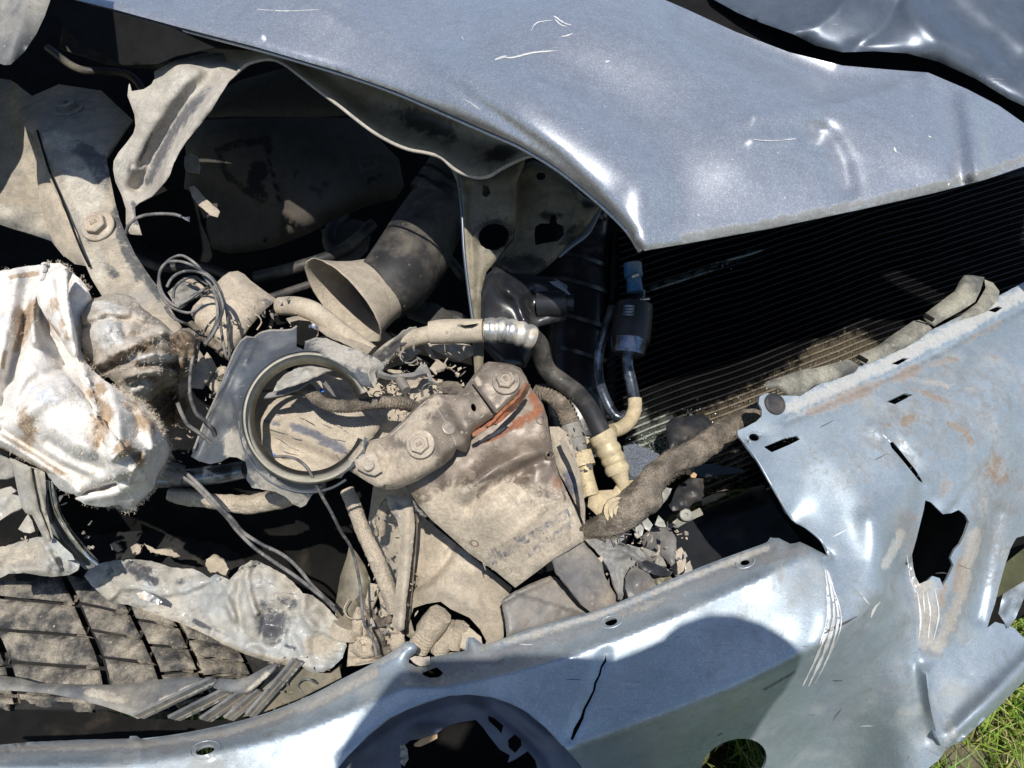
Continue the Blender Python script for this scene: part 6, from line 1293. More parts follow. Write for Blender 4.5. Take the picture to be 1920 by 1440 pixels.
# ================================================================== BUMPER COVER
bc_ = thing('bumper_cover', 'dented silver blue bumper cover torn through beside the radiator', 'bumper cover', W(1000, 1400, 0.95))
top = [(-160, 1402), (0, 1396), (60, 1391), (150, 1387), (242, 1385), (244, 1380), (256, 1380), (266, 1386), (330, 1378), (420, 1360), (500, 1338), (580, 1306), (640, 1275), (700, 1244), (745, 1216), (764, 1203), (776, 1206), (784, 1214), (778, 1226), (768, 1234), (766, 1242), (780, 1250), (800, 1250), (806, 1238), (808, 1232),
       (850, 1224), (874, 1220), (878, 1196), (888, 1196), (904, 1208), (920, 1207), (960, 1192), (1010, 1176), (1060, 1161), (1111, 1148), (1160, 1130), (1220, 1104), (1280, 1078), (1340, 1054), (1400, 1032), (1440, 1017), (1446, 1008), (1460, 1009), (1482, 1020), (1500, 1016), (1518, 1024), (1540, 1036), (1553, 1043)]
left_edge = [(1551, 1030), (1540, 1012), (1526, 1000), (1508, 986), (1486, 974), (1474, 962), (1462, 936), (1440, 898), (1418, 860), (1402, 840), (1392, 826), (1384, 818), (1382, 808), (1400, 800), (1418, 790), (1428, 780), (1428, 768), (1422, 756), (1424, 744), (1434, 738), (1450, 738), (1466, 742), (1500, 742), (1530, 724), (1560, 708), (1620, 684), (1700, 642), (1760, 612), (1830, 580), (1870, 556), (1930, 524), (2060, 450)]
rest = [(2160, 500), (2160, 960), (1960, 980), (1922, 1004), (1906, 1008), (1894, 1030), (1884, 1062), (1876, 1090), (1866, 1130), (1856, 1160), (1850, 1180), (1800, 1214), (1760, 1242), (1736, 1262), (1740, 1300), (1748, 1345), (1758, 1378), (1768, 1396), (1775, 1404), (1760, 1425), (1720, 1456), (1660, 1520), (1400, 1640), (900, 1680), (300, 1640), (-160, 1600)]
b_out = top + left_edge + rest
tear_hole = [(1735, 938), (1746, 942), (1756, 952), (1768, 964), (1784, 962), (1798, 956), (1810, 966), (1817, 978), (1810, 1000), (1800, 1020), (1790, 1030), (1782, 1046), (1788, 1060), (1776, 1086), (1768, 1098), (1762, 1084), (1748, 1080), (1740, 1088), (1724, 1095), (1716, 1080), (1712, 1062), (1710, 1040), (1718, 1012), (1726, 980), (1732, 956)]
slit = [(1668, 830), (1674, 828), (1684, 840), (1700, 860), (1716, 880), (1728, 900), (1730, 906), (1722, 900), (1706, 880), (1688, 858), (1672, 840)]
rect1 = [(1432, 838), (1470, 822), (1494, 817), (1500, 824), (1480, 834), (1447, 848)]
rect2 = [(1662, 753), (1696, 737), (1712, 740), (1678, 758)]
rect3 = [(1671, 682), (1694, 671), (1704, 672), (1684, 684)]
rect4 = [(1852, 582), (1872, 574), (1880, 577), (1866, 586)]
grl = [(560, 1560), (610, 1470), (650, 1420), (690, 1378), (730, 1346), (764, 1330), (800, 1316), (840, 1304), (880, 1302), (920, 1306), (956, 1318), (990, 1336), (1024, 1364), (1056, 1398), (1086, 1432), (1130, 1500), (1180, 1580)]
fog = ellipse(1376, 1432, 64, 44, -22, 26)
crk = [(1136, 1226), (1134, 1236), (1126, 1250), (1122, 1266), (1114, 1280), (1112, 1294), (1104, 1310), (1094, 1328), (1088, 1346), (1076, 1366), (1070, 1386), (1074, 1388), (1084, 1368), (1094, 1348), (1098, 1330), (1108, 1312), (1116, 1294), (1118, 1282), (1126, 1266), (1129, 1252), (1137, 1240)]
right_tear = [(1930, 1004), (1910, 1000), (1900, 1030), (1888, 1062), (1880, 1088), (1876, 1108), (1884, 1096), (1898, 1080), (1910, 1100), (1906, 1130), (1896, 1150), (1888, 1172), (1896, 1176), (1912, 1140), (1930, 1100)]
fold1 = [(-160, 1448), (0, 1440), (200, 1436), (400, 1412), (560, 1370), (660, 1332), (760, 1290), (840, 1288), (960, 1262), (1050, 1236), (1160, 1198), (1280, 1150), (1400, 1096), (1514, 1043), (1560, 1028)]
crest = [(900, 1470), (1090, 1398), (1180, 1366), (1280, 1330), (1380, 1290), (1480, 1240), (1560, 1196), (1640, 1136), (1660, 1110)]
bctl = [(-160, 1402, .72), (0, 1396, .735), (266, 1386, .765), (500, 1338, .79), (700, 1244, .805), (900, 1205, .805), (1111, 1148, .808), (1280, 1078, .818), (1446, 1010, .84), (1553, 1043, .85), (1384, 818, .885), (1430, 760, .905), (1560, 708, .945), (1700, 642, 1.00), (1920, 530, 1.085), (2060, 450, 1.14),
        (1500, 900, .885), (1700, 820, .925), (1900, 700, 1.0), (2160, 600, 1.13), (1600, 1000, .87), (1700, 1000, .895), (1800, 900, .94), (1900, 900, .99), (2160, 1000, 1.12), (400, 1412, .765), (0, 1450, .735), (-160, 1600, .70), (300, 1640, .70), (760, 1290, .80), (900, 1400, .775), (900, 1680, .74), (1160, 1200, .805), (1300, 1300, .785),
        (1500, 1180, .80), (1400, 1120, .82), (1300, 1440, .775), (1400, 1640, .78), (1620, 1130, .83), (1600, 1300, .815), (1690, 1200, .87), (1730, 1400, .90), (1740, 1280, .89), (1800, 1150, .94), (1900, 1250, .965), (1975, 1216, 1.02), (1800, 1385, .93), (2010, 1150, 1.05)]
bump_o, bs = panel('cover_skin', b_out, bctl, M_bumper, bc_, res=7.0, lines=[fold1, crest, [(1470, 790), (1560, 750), (1700, 690), (1830, 622), (1920, 576), (2060, 500)]], th=0.0028, jag=0.35, holes=[tear_hole, slit, rect1, rect2, rect3, rect4, fog, crk, grl, ellipse(385, 1406, 19, 9, -16, 12), ellipse(812, 1258, 0.1, 0.1) if False else [(790, 1258), (802, 1252), (818, 1250), (826, 1256), (832, 1262), (822, 1270), (806, 1271), (794, 1266)],
      ellipse(1146, 1166, 12, 7, -14, 10), ellipse(1397, 1055, 9, 5, -10, 10), ellipse(1414, 820, 10, 7, 10, 10), [(1466, 1216), (1467, 1215), (1468, 1216)]] [:-1],
      feats=[('fold', fold1[::-1], 0.085, 1.5, 70, 1500, 40, 100), ('fold', crest, 0.19, 3, 150, 1645, 80), ('liplow', top, 0.012, 5), ('liplow', [(0, 1400), (242, 1386), (500, 1340), (700, 1246), (764, 1204)], 0.006, 5),
             ('ridge', [(x + 4, y + 13) for x, y in top[30:42]], -0.004, 5), ('ridge', [(1470, 790), (1560, 750), (1700, 690), (1830, 622), (1920, 576), (2060, 500)], -0.008, 5), ('fold', [(1440, 812), (1560, 762), (1700, 700), (1830, 632), (1920, 586), (2060, 510)], -0.03, 8, 80),
             ('ridge', slit[:7], -0.006, 12), ('ridge', [(1640, 800), (1668, 828)], 0.004, 14), ('ridge', [(1735, 940), (1722, 1000), (1700, 1060), (1665, 1130)], -0.016, 36), ('ridge', [(1640, 980), (1648, 1050), (1644, 1110)], 0.014, 34), ('ridge', [(1660, 1110), (1700, 1180), (1735, 1240), (1745, 1330)], 0.008, 22),
             ('ridge', [(1700, 1090), (1722, 1160), (1735, 1230)], -0.010, 22), ('ridge', [(1830, 960), (1800, 1060), (1760, 1160)], 0.010, 30), ('ridge', [(1742, 1262), (1748, 1330), (1772, 1395)], 0.008, 10), ('ridge', [(1700, 1180), (1715, 1260), (1735, 1380)], -0.008, 14), ('ridge', [(1870, 960), (1850, 1060), (1830, 1160)], -0.012, 14), ('noise', 0.0016, 160, 6), ('ridge', [(1540, 1060), (1552, 1120), (1548, 1180), (1520, 1260)], 0.003, 16),
             ('ridge', crk[:11], -0.004, 10), ('ridge', [(640, 1420), (760, 1330), (880, 1300), (980, 1328), (1090, 1430)], 0.002, 9), ('bump', 812, 1258, 30, 18, 0, -0.006), ('bump', 1146, 1166, 22, 12, -10, -0.004), ('bump', 1397, 1055, 20, 11, -10, -0.004), ('bump', 385, 1406, 28, 16, -10, 0.003),
             ('ridge', [(264, 1388), (262, 1420)], 0.003, 4), ('ridge', [(1560, 860), (1620, 940), (1660, 1010)], 0.003, 34)],
      sc=[([(x + 3, y + 22) for x, y in top[24:42]], 20), ([(x + 5, y + 18) for x, y in top[:14]], 14), ([(880, 1235), (1010, 1205), (1111, 1172), (1280, 1110), (1440, 1044), (1510, 1030)], 18), ([(1700, 980), (1720, 1060), (1740, 1140), (1750, 1220)], 26), ([(1840, 1000), (1810, 1100), (1770, 1200)], 20), (1700, 800, 60, 16, 30, 0.6), (1600, 1320, 90, 50, -40, 0.4), (1690, 1230, 26, 90, 0, 0.5), (820, 1262, 60, 20, -10, 0.7), (1760, 780, 210, 90, -25, 0.56), (1860, 960, 60, 160, 10, 0.6), (1560, 840, 90, 40, -20, 0.42), (1600, 1180, 60, 120, 0, 0.4), (1380, 1400, 180, 50, -24, 0.35), (1600, 900, 100, 60, 20, 0.35)],  # dirt film, laid on also to darken the side that faces upward
      sa=[(1700, 700, 30, 10, -25), (1600, 740, 60, 12, -24), (1540, 765, 40, 7, -20), ([(1780, 790), (1810, 812), (1822, 830)], 7), (1700, 790, 16, 8, -30), (1760, 680, 40, 6, -10, 0.8), (1740, 740, 40, 7, 20, 0.7), (1870, 880, 20, 30, -30, 0.8), (1880, 680, 30, 8, 40, 0.5), (1800, 1080, 12, 40, 10, 0.9), (1770, 910, 20, 26, 0, 0.5),
          (1660, 800, 10, 5, 0, 0.7), (1850, 620, 60, 6, -30, 0.6), (1720, 970, 10, 10, 0, 0.5), ([(1770, 1100), (1764, 1140)], 10), (1600, 900, 18, 8, 0, 0.4)],
      sb=[([(1480, 765), (1560, 730), (1700, 664), (1830, 598), (1920, 550)], 15), ([(660, 1268), (760, 1212)], 9), ([(0, 1402), (266, 1396), (420, 1376), (520, 1340), (640, 1284)], 8), ([(900, 1215), (1111, 1156), (1280, 1088), (1440, 1026)], 7), 
          (1000, 1190, 90, 10, -14, 0.6), (1200, 1140, 60, 8, -22, 0.5), (1706, 830, 40, 6, 20, 0.4), ([(700, 1262), (560, 1330)], 12), (1760, 720, 60, 6, 10, 0.6), ([(1736, 1100), (1742, 1150), (1738, 1200)], 22), ([(1690, 1000), (1660, 1060)], 10), ([(1830, 1000), (1800, 1120), (1760, 1210)], 14)])
lip_o, lip_s = panel('lower_lip', [(1728, 1262), (1760, 1240), (1800, 1212), (1850, 1178), (1866, 1166), (1900, 1176), (1920, 1196), (2010, 1120), (2200, 980), (2200, 1040), (2010, 1180), (1975, 1216), (1920, 1278), (1860, 1338), (1800, 1390), (1778, 1402), (1764, 1398), (1752, 1370), (1742, 1330), (1734, 1296)],
      [(1728, 1262, 0.945), (1866, 1166, 0.99), (1800, 1250, 0.955), (1900, 1200, 0.985), (1975, 1216, 0.985), (1860, 1338, 0.915), (1778, 1402, 0.89), (2200, 1000, 1.12), (1790, 1330, 0.925)], M_bumper, bc_, res=7, th=0.0028,
      feats=[('ridge', [(1790, 1372), (1870, 1296), (1960, 1206)], 0.014, 16), ('liplow', [(1778, 1402), (1860, 1338), (1920, 1278), (1975, 1216)], 0.02, 9), ('liplow', [(1734, 1270), (1742, 1330), (1758, 1385)], -0.012, 8), ('noise', 0.003, 60, 4)], sb=[(1780, 1370, 16, 24, 0, 0.6)])
panel('torn_side_strip', [(1872, 1150), (1884, 1100), (1894, 1084), (1912, 1076), (1930, 1050), (1990, 1000), (1990, 1060), (1920, 1120), (1904, 1160), (1890, 1178)], [(1872, 1150, 1.0), (1990, 1000, 1.04), (1890, 1178, 0.985)], M_bumper, bc_, res=6, feats=[('noise', 0.004, 20, 5)])
for k, (pl_, w_) in enumerate([([(1547, 1068), (1552, 1110), (1554, 1160), (1540, 1210), (1504, 1288)], 5), ([(1551, 1070), (1559, 1110), (1563, 1160), (1548, 1215), (1516, 1286)], 6), ([(1554, 1074), (1566, 1120), (1571, 1164), (1556, 1222), (1528, 1280)], 4), ([(1562, 1100), (1576, 1150), (1572, 1190), (1540, 1260)], 2), ([(1549, 1100), (1550, 1160), (1530, 1230)], 2),
        ([(1632, 1158), (1640, 1140), (1650, 1128)], 5), ([(1612, 1110), (1622, 1124), (1630, 1134)], 2.5), ([(1700, 1040), (1706, 1080), (1716, 1110)], 2), ([(1720, 1110), (1726, 1160), (1722, 1200)], 3), ([(1738, 1110), (1744, 1150), (1740, 1200)], 3), ([(1752, 1104), (1760, 1150), (1750, 1200)], 2.5), ([(1730, 1105), (1734, 1150)], 2), ([(1655, 815), (1662, 822), (1670, 830)], 3)]):
    streak(bs, pl_, w_, M_scrw, bump_o, seed=k)
r_ = np.random.default_rng(12)
for k in range(34):
    x, y = r_.uniform(900, 1850), r_.uniform(720, 1430)
    if not inside(np.array([x]), np.array([y]), np.array(b_out, float))[0] or inside(np.array([x]), np.array([y]), np.array(grl, float))[0]: continue
    a_ = r_.normal(-0.4, 0.7); l_ = r_.uniform(6, 34); streak(bs, [(x, y), (x + l_ * math.cos(a_) * .5, y + l_ * math.sin(a_) * .5 + r_.normal(0, 1)), (x + l_ * math.cos(a_), y + l_ * math.sin(a_))], r_.uniform(0.8, 1.8), M_scrd if k % 3 else M_scrw, bump_o, seed=k)
streak(bs, [(1545, 1188), (1566, 1176), (1588, 1166), (1606, 1156)], 5, M_scrd, bump_o, seed=3)
for k in range(16): streak(bs, [(1430 + k * 4, 1298 - k * 2.3), (1432 + k * 4, 1290 - k * 2.3)], 1.5, M_scrd, bump_o, name='moulded_mark', seed=k)
# what shows through the torn holes: the foam bar and inner side of the cover, all dark
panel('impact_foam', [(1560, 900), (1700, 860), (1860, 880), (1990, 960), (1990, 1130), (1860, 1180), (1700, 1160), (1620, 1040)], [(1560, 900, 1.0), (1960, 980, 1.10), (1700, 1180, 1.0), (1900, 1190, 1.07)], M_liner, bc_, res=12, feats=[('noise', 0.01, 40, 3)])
panel('olive_reflection', [(1846, 1108), (1880, 1060), (1930, 1020), (1990, 1000), (1990, 1060), (1920, 1090), (1870, 1120), (1850, 1130)], [(1846, 1108, 1.0), (1990, 1000, 1.04), (1870, 1120, 1.0)], mat('olive_reflection_tint', (0.055, 0.055, 0.018), rough=0.4, dust=0.1), bc_, res=8)  # olive strip painted in for the green reflection in the gap
for (x_, y_, rx_, ry_) in ((1146, 1166, 21, 11), (1397, 1055, 18, 10), (385, 1406, 29, 16), (1414, 820, 13, 10)):
    el_ = ellipse(x_, y_, rx_, ry_, -14, 24) ; el_.append(el_[0])
    tube('hole_boss', [(a, b, float(bs.d(a, b)) + 0.0004) for a, b in el_], 0.0011, M_bumper, bc_, seg=6, step=4)
# push clip, rubber seal, edge trims
def clip_(x, y, r, m, parent):
    p = bs.p(x, y); n = bs.n(x, y); revolve('push_clip', p, n, [(r, -0.002), (r, 0.0026), (r * 0.92, 0.0034), (r * 0.78, 0.0036), (r * 0.74, 0.003), (r * 0.4, 0.0026)], m, parent, seg=32, smooth=False)
clip_(1452, 758, 0.0138, M_blackpl, bc_)
M_seal = mat('weathered_rubber_seal', (0.075, 0.075, 0.07), rough=0.75, dust=0.55, dustcol=(0.36, 0.34, 0.27), dscale=16, bump=0.8, bscale=200, grain=0.35)
seal = bpy.data.objects.new('rubber_seal', None); C.objects.link(seal); seal.parent = bc_; seal.matrix_parent_inverse = bc_.matrix_world.inverted()
for o_, c_ in (([(1431, 722), (1440, 714), (1466, 706), (1500, 694), (1530, 690), (1560, 682), (1588, 674), (1604, 678), (1612, 690), (1604, 702), (1576, 712), (1550, 718), (1526, 722), (1512, 736), (1496, 741), (1480, 742), (1468, 734), (1456, 728), (1440, 728)], [(1431, 722, .905), (1588, 674, .955), (1500, 738, .915)]),
               ([(1607, 674), (1612, 664), (1640, 652), (1676, 626), (1712, 602), (1724, 600), (1738, 606), (1748, 616), (1730, 632), (1700, 650), (1660, 668), (1630, 684), (1614, 686)], [(1607, 674, .965), (1724, 600, 1.01), (1660, 668, .97)]),
               ([(1732, 596), (1734, 588), (1750, 576), (1776, 556), (1790, 546), (1800, 526), (1808, 516), (1824, 516), (1846, 520), (1838, 546), (1828, 566), (1800, 584), (1770, 600), (1752, 612), (1738, 606)], [(1732, 596, 1.01), (1824, 516, 1.04), (1752, 612, 1.0)])):
    panel('seal_segment', o_, c_, M_seal, seal, res=5, th=0.004, feats=[('lip', 0.010, 6), ('noise', 0.003, 30, 4)])
panel('seal_base', [(1500, 742), (1560, 712), (1620, 688), (1690, 654), (1750, 618), (1800, 592), (1832, 568), (1848, 540), (1846, 524), (1862, 530), (1874, 546), (1872, 562), (1850, 584), (1800, 604), (1760, 618), (1700, 646), (1620, 690), (1560, 712)], [(1500, 742, .93), (1690, 654, .99), (1872, 546, 1.06)], M_seal, seal, res=6, feats=[('lip', 0.004, 4)])
for (x, y, d_) in ((1620, 674, .955), (1744, 596, 1.0)):
    tube('seal_slot', [(x - 12, y - 6, d_), (x + 6, y + 4, d_)], 0.0030, M_liner, seal, seg=8, flat=0.6, step=4)
# edge bead of the torn flap and hem line along the top
tube('edge_bead', [(x, y, float(bs.d(x, y)) + 0.001) for x, y in [(1553, 1041), (1540, 1014), (1510, 988), (1486, 974), (1462, 936), (1440, 898), (1418, 860), (1384, 815)]], 0.0016, M_bumper, bc_, seg=8)
tube('edge_bead', [(x, y + 1, float(bs.d(x, y)) + 0.001) for x, y in top[26:42]], 0.0013, M_chrome if False else M_bumper, bc_, seg=8)
tube('edge_bead', [(x, y + 1, float(bs.d(x, y)) + 0.001) for x, y in top[7:16]], 0.0013, M_bumper, bc_, seg=8)
# recessed grille carrier seen through the lower opening
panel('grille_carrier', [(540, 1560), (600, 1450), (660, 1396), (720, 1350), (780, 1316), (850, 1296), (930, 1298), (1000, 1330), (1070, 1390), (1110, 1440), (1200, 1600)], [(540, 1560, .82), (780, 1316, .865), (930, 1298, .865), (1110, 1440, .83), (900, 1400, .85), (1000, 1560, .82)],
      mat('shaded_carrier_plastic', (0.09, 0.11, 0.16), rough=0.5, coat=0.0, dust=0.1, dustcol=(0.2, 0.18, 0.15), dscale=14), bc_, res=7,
      holes=[[(755, 1400), (770, 1388), (800, 1384), (818, 1376), (836, 1362), (862, 1354), (892, 1350), (904, 1362), (920, 1384), (938, 1406), (956, 1416), (952, 1430), (966, 1424), (990, 1408), (1004, 1426), (1010, 1452), (1020, 1500), (960, 1570), (760, 1560), (752, 1440)],
             [(915, 1342), (928, 1346), (944, 1360), (940, 1376), (932, 1366), (916, 1352)], [(966, 1376), (978, 1386), (978, 1398), (966, 1412), (954, 1402), (952, 1388)]],
      feats=[('ridge', [(660, 1420), (760, 1350), (860, 1322), (940, 1326), (1020, 1380)], 0.004, 12), ('ridge', [(900, 1310), (960, 1350), (1020, 1410), (1060, 1480)], -0.006, 14), ('lip', 0.004, 5), ('bump', 800, 1370, 30, 14, 0, 0.01)])
chip = thing('wood_splinter', 'small splinter of pale wood caught in the lower grille opening', 'splinter', W(800, 1386, .86))
panel('splinter_body', [(776, 1396), (790, 1386), (808, 1380), (820, 1376), (820, 1384), (806, 1392), (788, 1400), (778, 1400)], [(776, 1396, .83), (820, 1378, .835), (790, 1400, .83)], M_stone, chip, res=4, th=0.006)
panel('crumpled_foil', [(752, 1400), (758, 1398), (764, 1410), (766, 1424), (758, 1434), (750, 1428), (752, 1414)], [(752, 1400, .82), (766, 1424, .82), (750, 1428, .82)], M_clearpl, bc_, res=4, feats=[('crumple', 0.006, 8, 3)])
panel('lower_shade_board', [(560, 1330), (760, 1300), (1000, 1300), (1220, 1460), (1220, 1800), (500, 1800)], [(560, 1330, 1.06), (1000, 1300, 1.08), (1220, 1800, 0.98), (500, 1800, .98)], M_liner, bc_, res=40)  # dark board added for the shade inside the lower opening

# ================================================================== FRAGMENTS between plate and bumper
frg = [('dark grey plastic box end lying under the splash plate', [(940, 1128), (944, 1122), (966, 1108), (1000, 1092), (1030, 1080), (1042, 1082), (1060, 1100), (1080, 1124), (1108, 1152), (1060, 1168), (1010, 1182), (950, 1196), (946, 1160)], .855, M_greyshard, [('ridge', [(942, 1128), (974, 1110), (1030, 1086)], 0.005, 5), ('step', [(975, 1115), (985, 1118)], .004, 3), ('lip', 0.004, 4)]),
       ('wide tapering dark grey panel leaning on the bumper edge', [(1034, 1044), (1046, 1032), (1064, 1020), (1084, 1010), (1096, 1020), (1114, 1038), (1130, 1058), (1134, 1080), (1148, 1106), (1162, 1126), (1140, 1142), (1112, 1152), (1092, 1136), (1068, 1104), (1044, 1074)], .848, M_greyshard, [('fold', [(1040, 1052), (1070, 1096), (1106, 1150)], -0.10, 4, 26), ('lip', 0.003, 4)]),
       ('crumpled silver grey sheet folded behind the dark cup fragment', [(1096, 1012), (1118, 1010), (1140, 1020), (1165, 1018), (1190, 1030), (1215, 1048), (1240, 1062), (1220, 1066), (1195, 1058), (1180, 1064), (1172, 1080), (1174, 1100), (1166, 1126), (1160, 1122), (1150, 1090), (1138, 1060), (1122, 1038)], .866, M_greypl, [('crumple', 0.006, 22, 9), ('ridge', [(1130, 1024), (1170, 1030), (1220, 1062)], 0.008, 6)]),
       ('curved dark cup shaped fragment touching the bumper edge', [(1173, 1082), (1180, 1068), (1194, 1060), (1208, 1065), (1220, 1080), (1232, 1102), (1204, 1114), (1180, 1124), (1173, 1104)], .852, M_greyshard, [('bump', 1196, 1092, 20, 20, 0, 0.014)]),
       ('dark angular shard standing on end with chipped rim', [(1200, 1008), (1222, 990), (1240, 982), (1258, 992), (1268, 1008), (1268, 1030), (1266, 1056), (1258, 1062), (1244, 1044), (1228, 1036), (1206, 1024)], .885, M_greyshard, [('lip', 0.004, 4)]),
       ('fibrous translucent splinter below the dark angular shard', [(1162, 1020), (1180, 1022), (1206, 1028), (1216, 1044), (1216, 1056), (1200, 1062), (1180, 1052), (1168, 1036)], .875, M_greypl, []),
       ('black rubber strip across the fragments', [(1196, 1056), (1212, 1050), (1232, 1058), (1250, 1066), (1262, 1072), (1256, 1080), (1236, 1080), (1216, 1074), (1200, 1064)], .86, M_blackpl, [('noise', 0.004, 10, 4)]),
       ('crumpled grey foil like scrap at the harness end', [(1136, 1012), (1150, 1006), (1170, 1002), (1172, 1010), (1160, 1018), (1148, 1026), (1150, 1050), (1164, 1062), (1170, 1080), (1150, 1072), (1142, 1050), (1134, 1030)], .870, M_greypl, []),
       ('tan plastic tooth nearest the dark gap', [(1264, 1036), (1278, 1026), (1286, 1040), (1286, 1056), (1282, 1070), (1272, 1078), (1270, 1062), (1268, 1050)], .872, M_tan, []),
       ('small grey flake beside the tan tooth', [(1284, 1058), (1294, 1052), (1298, 1066), (1296, 1078), (1284, 1078)], .875, M_clearpl, []),
       ('leftmost of the pale broken teeth below the harness', [(1192, 990), (1200, 982), (1208, 988), (1204, 1004), (1196, 1010), (1190, 1002)], .865, M_whiteshard, []),
       ('upper one of the pale broken teeth below the harness', [(1204, 980), (1214, 970), (1224, 984), (1218, 996), (1210, 992)], .868, M_whiteshard, []),
       ('pale tooth tip right above the dark angular shard', [(1228, 984), (1234, 966), (1246, 978), (1248, 988), (1236, 988)], .87, M_whiteshard, []),
       ('pale bent lever beside the thick harness', [(1236, 924), (1250, 914), (1260, 916), (1256, 926), (1246, 938), (1238, 948), (1234, 940)], .885, M_whiteshard, []),
       ('dark olive scrap wedged under the fragments', [(1214, 1076), (1232, 1080), (1256, 1080), (1266, 1088), (1248, 1098), (1230, 1104), (1222, 1092)], .868, M_olive, []),
       ('grey triangular scrap behind the fibrous splinter', [(1206, 1026), (1230, 1036), (1246, 1048), (1250, 1062), (1228, 1060), (1210, 1044)], .88, M_greypl, [])]
for k, (lb, o_, d_, m_, fe) in enumerate(frg):
    t_ = thing('plastic_fragment', lb, 'plastic fragment', W(o_[0][0], o_[0][1], d_), group='plastic fragments between plate and bumper')
    r_ = np.random.default_rng(k + 40)
    shard('fragment', o_, d_, m_, t_, gx=float(r_.uniform(-.03, .03)), gy=float(r_.uniform(-.05, 0.0)), cr=(0.0006 if m_ is M_greyshard else 0.003) if fe else 0.006, cs=26, seed=k + 50, feats=fe, res=4.5, jag=0.5, th=0.0025)

# white bolt strap in the dark opening and things round it
st = bpy.data.objects.new('splash_tray_fixing', None); C.objects.link(st); st.parent = car; st.matrix_parent_inverse = car.matrix_world.inverted()
panel('strap', [(1260, 980), (1272, 970), (1300, 958), (1312, 952), (1318, 962), (1300, 970), (1280, 980), (1270, 986)], [(1260, 980, .99), (1316, 956, 1.0), (1280, 980, .985)], M_whiteshard, st, res=5, th=0.003)
revolve('washer', W(1286, 966, .985), -FWD * 0.8 + UPV * 0.4, [(0.0085, -0.001), (0.0085, 0.002), (0.007, 0.003), (0.0025, 0.003), (0.002, 0.001)], M_whiteshard, st)
panel('under_panel', [(1230, 920), (1300, 860), (1400, 850), (1460, 960), (1500, 1010), (1420, 1040), (1270, 1090), (1240, 1020)], [(1230, 920, 1.12), (1400, 850, 1.2), (1500, 1010, 1.12), (1270, 1090, 1.02)], M_blackgloss, car, res=10, feats=[('step', [(1290, 960), (1400, 916), (1460, 880)], 0.03, 5), ('ridge', [(1280, 880), (1350, 880), (1400, 900)], 0.01, 6), ('noise', 0.004, 50, 3)])
panel('under_arm', [(1282, 872), (1300, 868), (1350, 872), (1392, 880), (1396, 886), (1350, 890), (1320, 896), (1290, 882)], [(1282, 872, 1.06), (1396, 886, 1.08), (1320, 896, 1.05)], M_blackgloss, car, res=6)
panel('torn_rubber', [(1262, 930), (1272, 910), (1290, 896), (1318, 898), (1320, 930), (1290, 950), (1262, 958), (1254, 948)], [(1262, 930, 1.0), (1318, 898, 1.02), (1290, 950, 0.98)], M_blackpl, car, res=6, jag=1.5, feats=[('crumple', 0.008, 20, 3)])
for x, y in ((1292, 886), (1301, 891)): shard('amber_chip', [(x - 7, y - 2), (x, y - 6), (x + 6, y - 1), (x + 3, y + 5), (x - 5, y + 4)], .965, M_stone, car, res=3, cr=0.002)

# glass crumbs on the radiator foot
def crumbs():
    r = np.random.default_rng(31); V = []; F = []
    for k in range(2600):
        t = r.random(); x = 1185 + 120 * t + r.normal(0, 14); y = 868 - 70 * t * r.uniform(0.6, 1.4) + r.normal(0, 12)
        if k > 1500: x, y = r.uniform(1240, 1400), r.uniform(800, 905)
        if k > 2100:
            x = r.uniform(1250, 1600); y = 850 - (x - 1250) * 0.52 + r.normal(0, 16)
        if k > 2550: x = r.uniform(1205, 1420); y = 545 - (x - 1205) * 0.33 + r.normal(0, 5)
        d = float(rt(x, y)) - 0.004 - r.uniform(0, 0.006); c = W(x, y, d); s = r.uniform(0.0005, 0.0016)
        q = r.normal(0, 1, (4, 3)); q /= np.linalg.norm(q, axis=1)[:, None]; i0 = len(V); V += (c + q * s).tolist()
        F += [(i0, i0 + 1, i0 + 2), (i0, i0 + 2, i0 + 3), (i0, i0 + 3, i0 + 1), (i0 + 1, i0 + 3, i0 + 2)]
    me = bpy.data.meshes.new('glass_crumbs'); me.from_pydata(V, [], F); me.update(); o = link('glass_crumbs', me, mat('glass_crumb', (0.55, 0.62, 0.56), rough=0.15, trans=0.3, bump=0, grain=0, var=0.4, vscale=300))
    tag(o, 'pale glass crumbs scattered over the foot of the radiator', 'glass crumbs', kind='stuff')
crumbs()

# loose flakes of torn plastic and thin wires caught all through the wreckage
def flakes(name, m, zones, seed, label):
    r = np.random.default_rng(seed); V = []; F = []
    for x0, x1, y0, y1, d0, d1, n in zones:
        for k in range(n):
            c = W(r.uniform(x0, x1), r.uniform(y0, y1), r.uniform(d0, d1)); s = r.uniform(0.0012, 0.0045); u = r.normal(0, 1, 3); u /= np.linalg.norm(u)
            nn = -LDIR + r.normal(0, 0.6, 3); v = np.cross(nn, u); v /= np.linalg.norm(v); u = np.cross(v, nn); u /= np.linalg.norm(u); nn /= np.linalg.norm(nn)
            m_ = r.integers(5, 8); a = np.sort(r.uniform(0, 2 * math.pi, m_)); rr = s * r.uniform(0.5, 1.2, m_); el = r.uniform(0.35, 1); i0 = len(V)
            P = [c + u * rr[j] * math.cos(a[j]) * 1.4 + v * rr[j] * math.sin(a[j]) * el + nn * r.uniform(-0.2, 0.2) * s for j in range(m_)]
            V += [p.tolist() for p in P] + [(p - nn * 0.0009).tolist() for p in P]
            F += [tuple(i0 + j for j in range(m_)), tuple(i0 + m_ + j for j in range(m_))[::-1]] + [(i0 + j, i0 + m_ + j, i0 + m_ + (j + 1) % m_, i0 + (j + 1) % m_) for j in range(m_)]
    me = bpy.data.meshes.new(name); me.from_pydata(V, [], F); me.update(); o = link(name, me, m); tag(o, label, 'debris', kind='stuff')
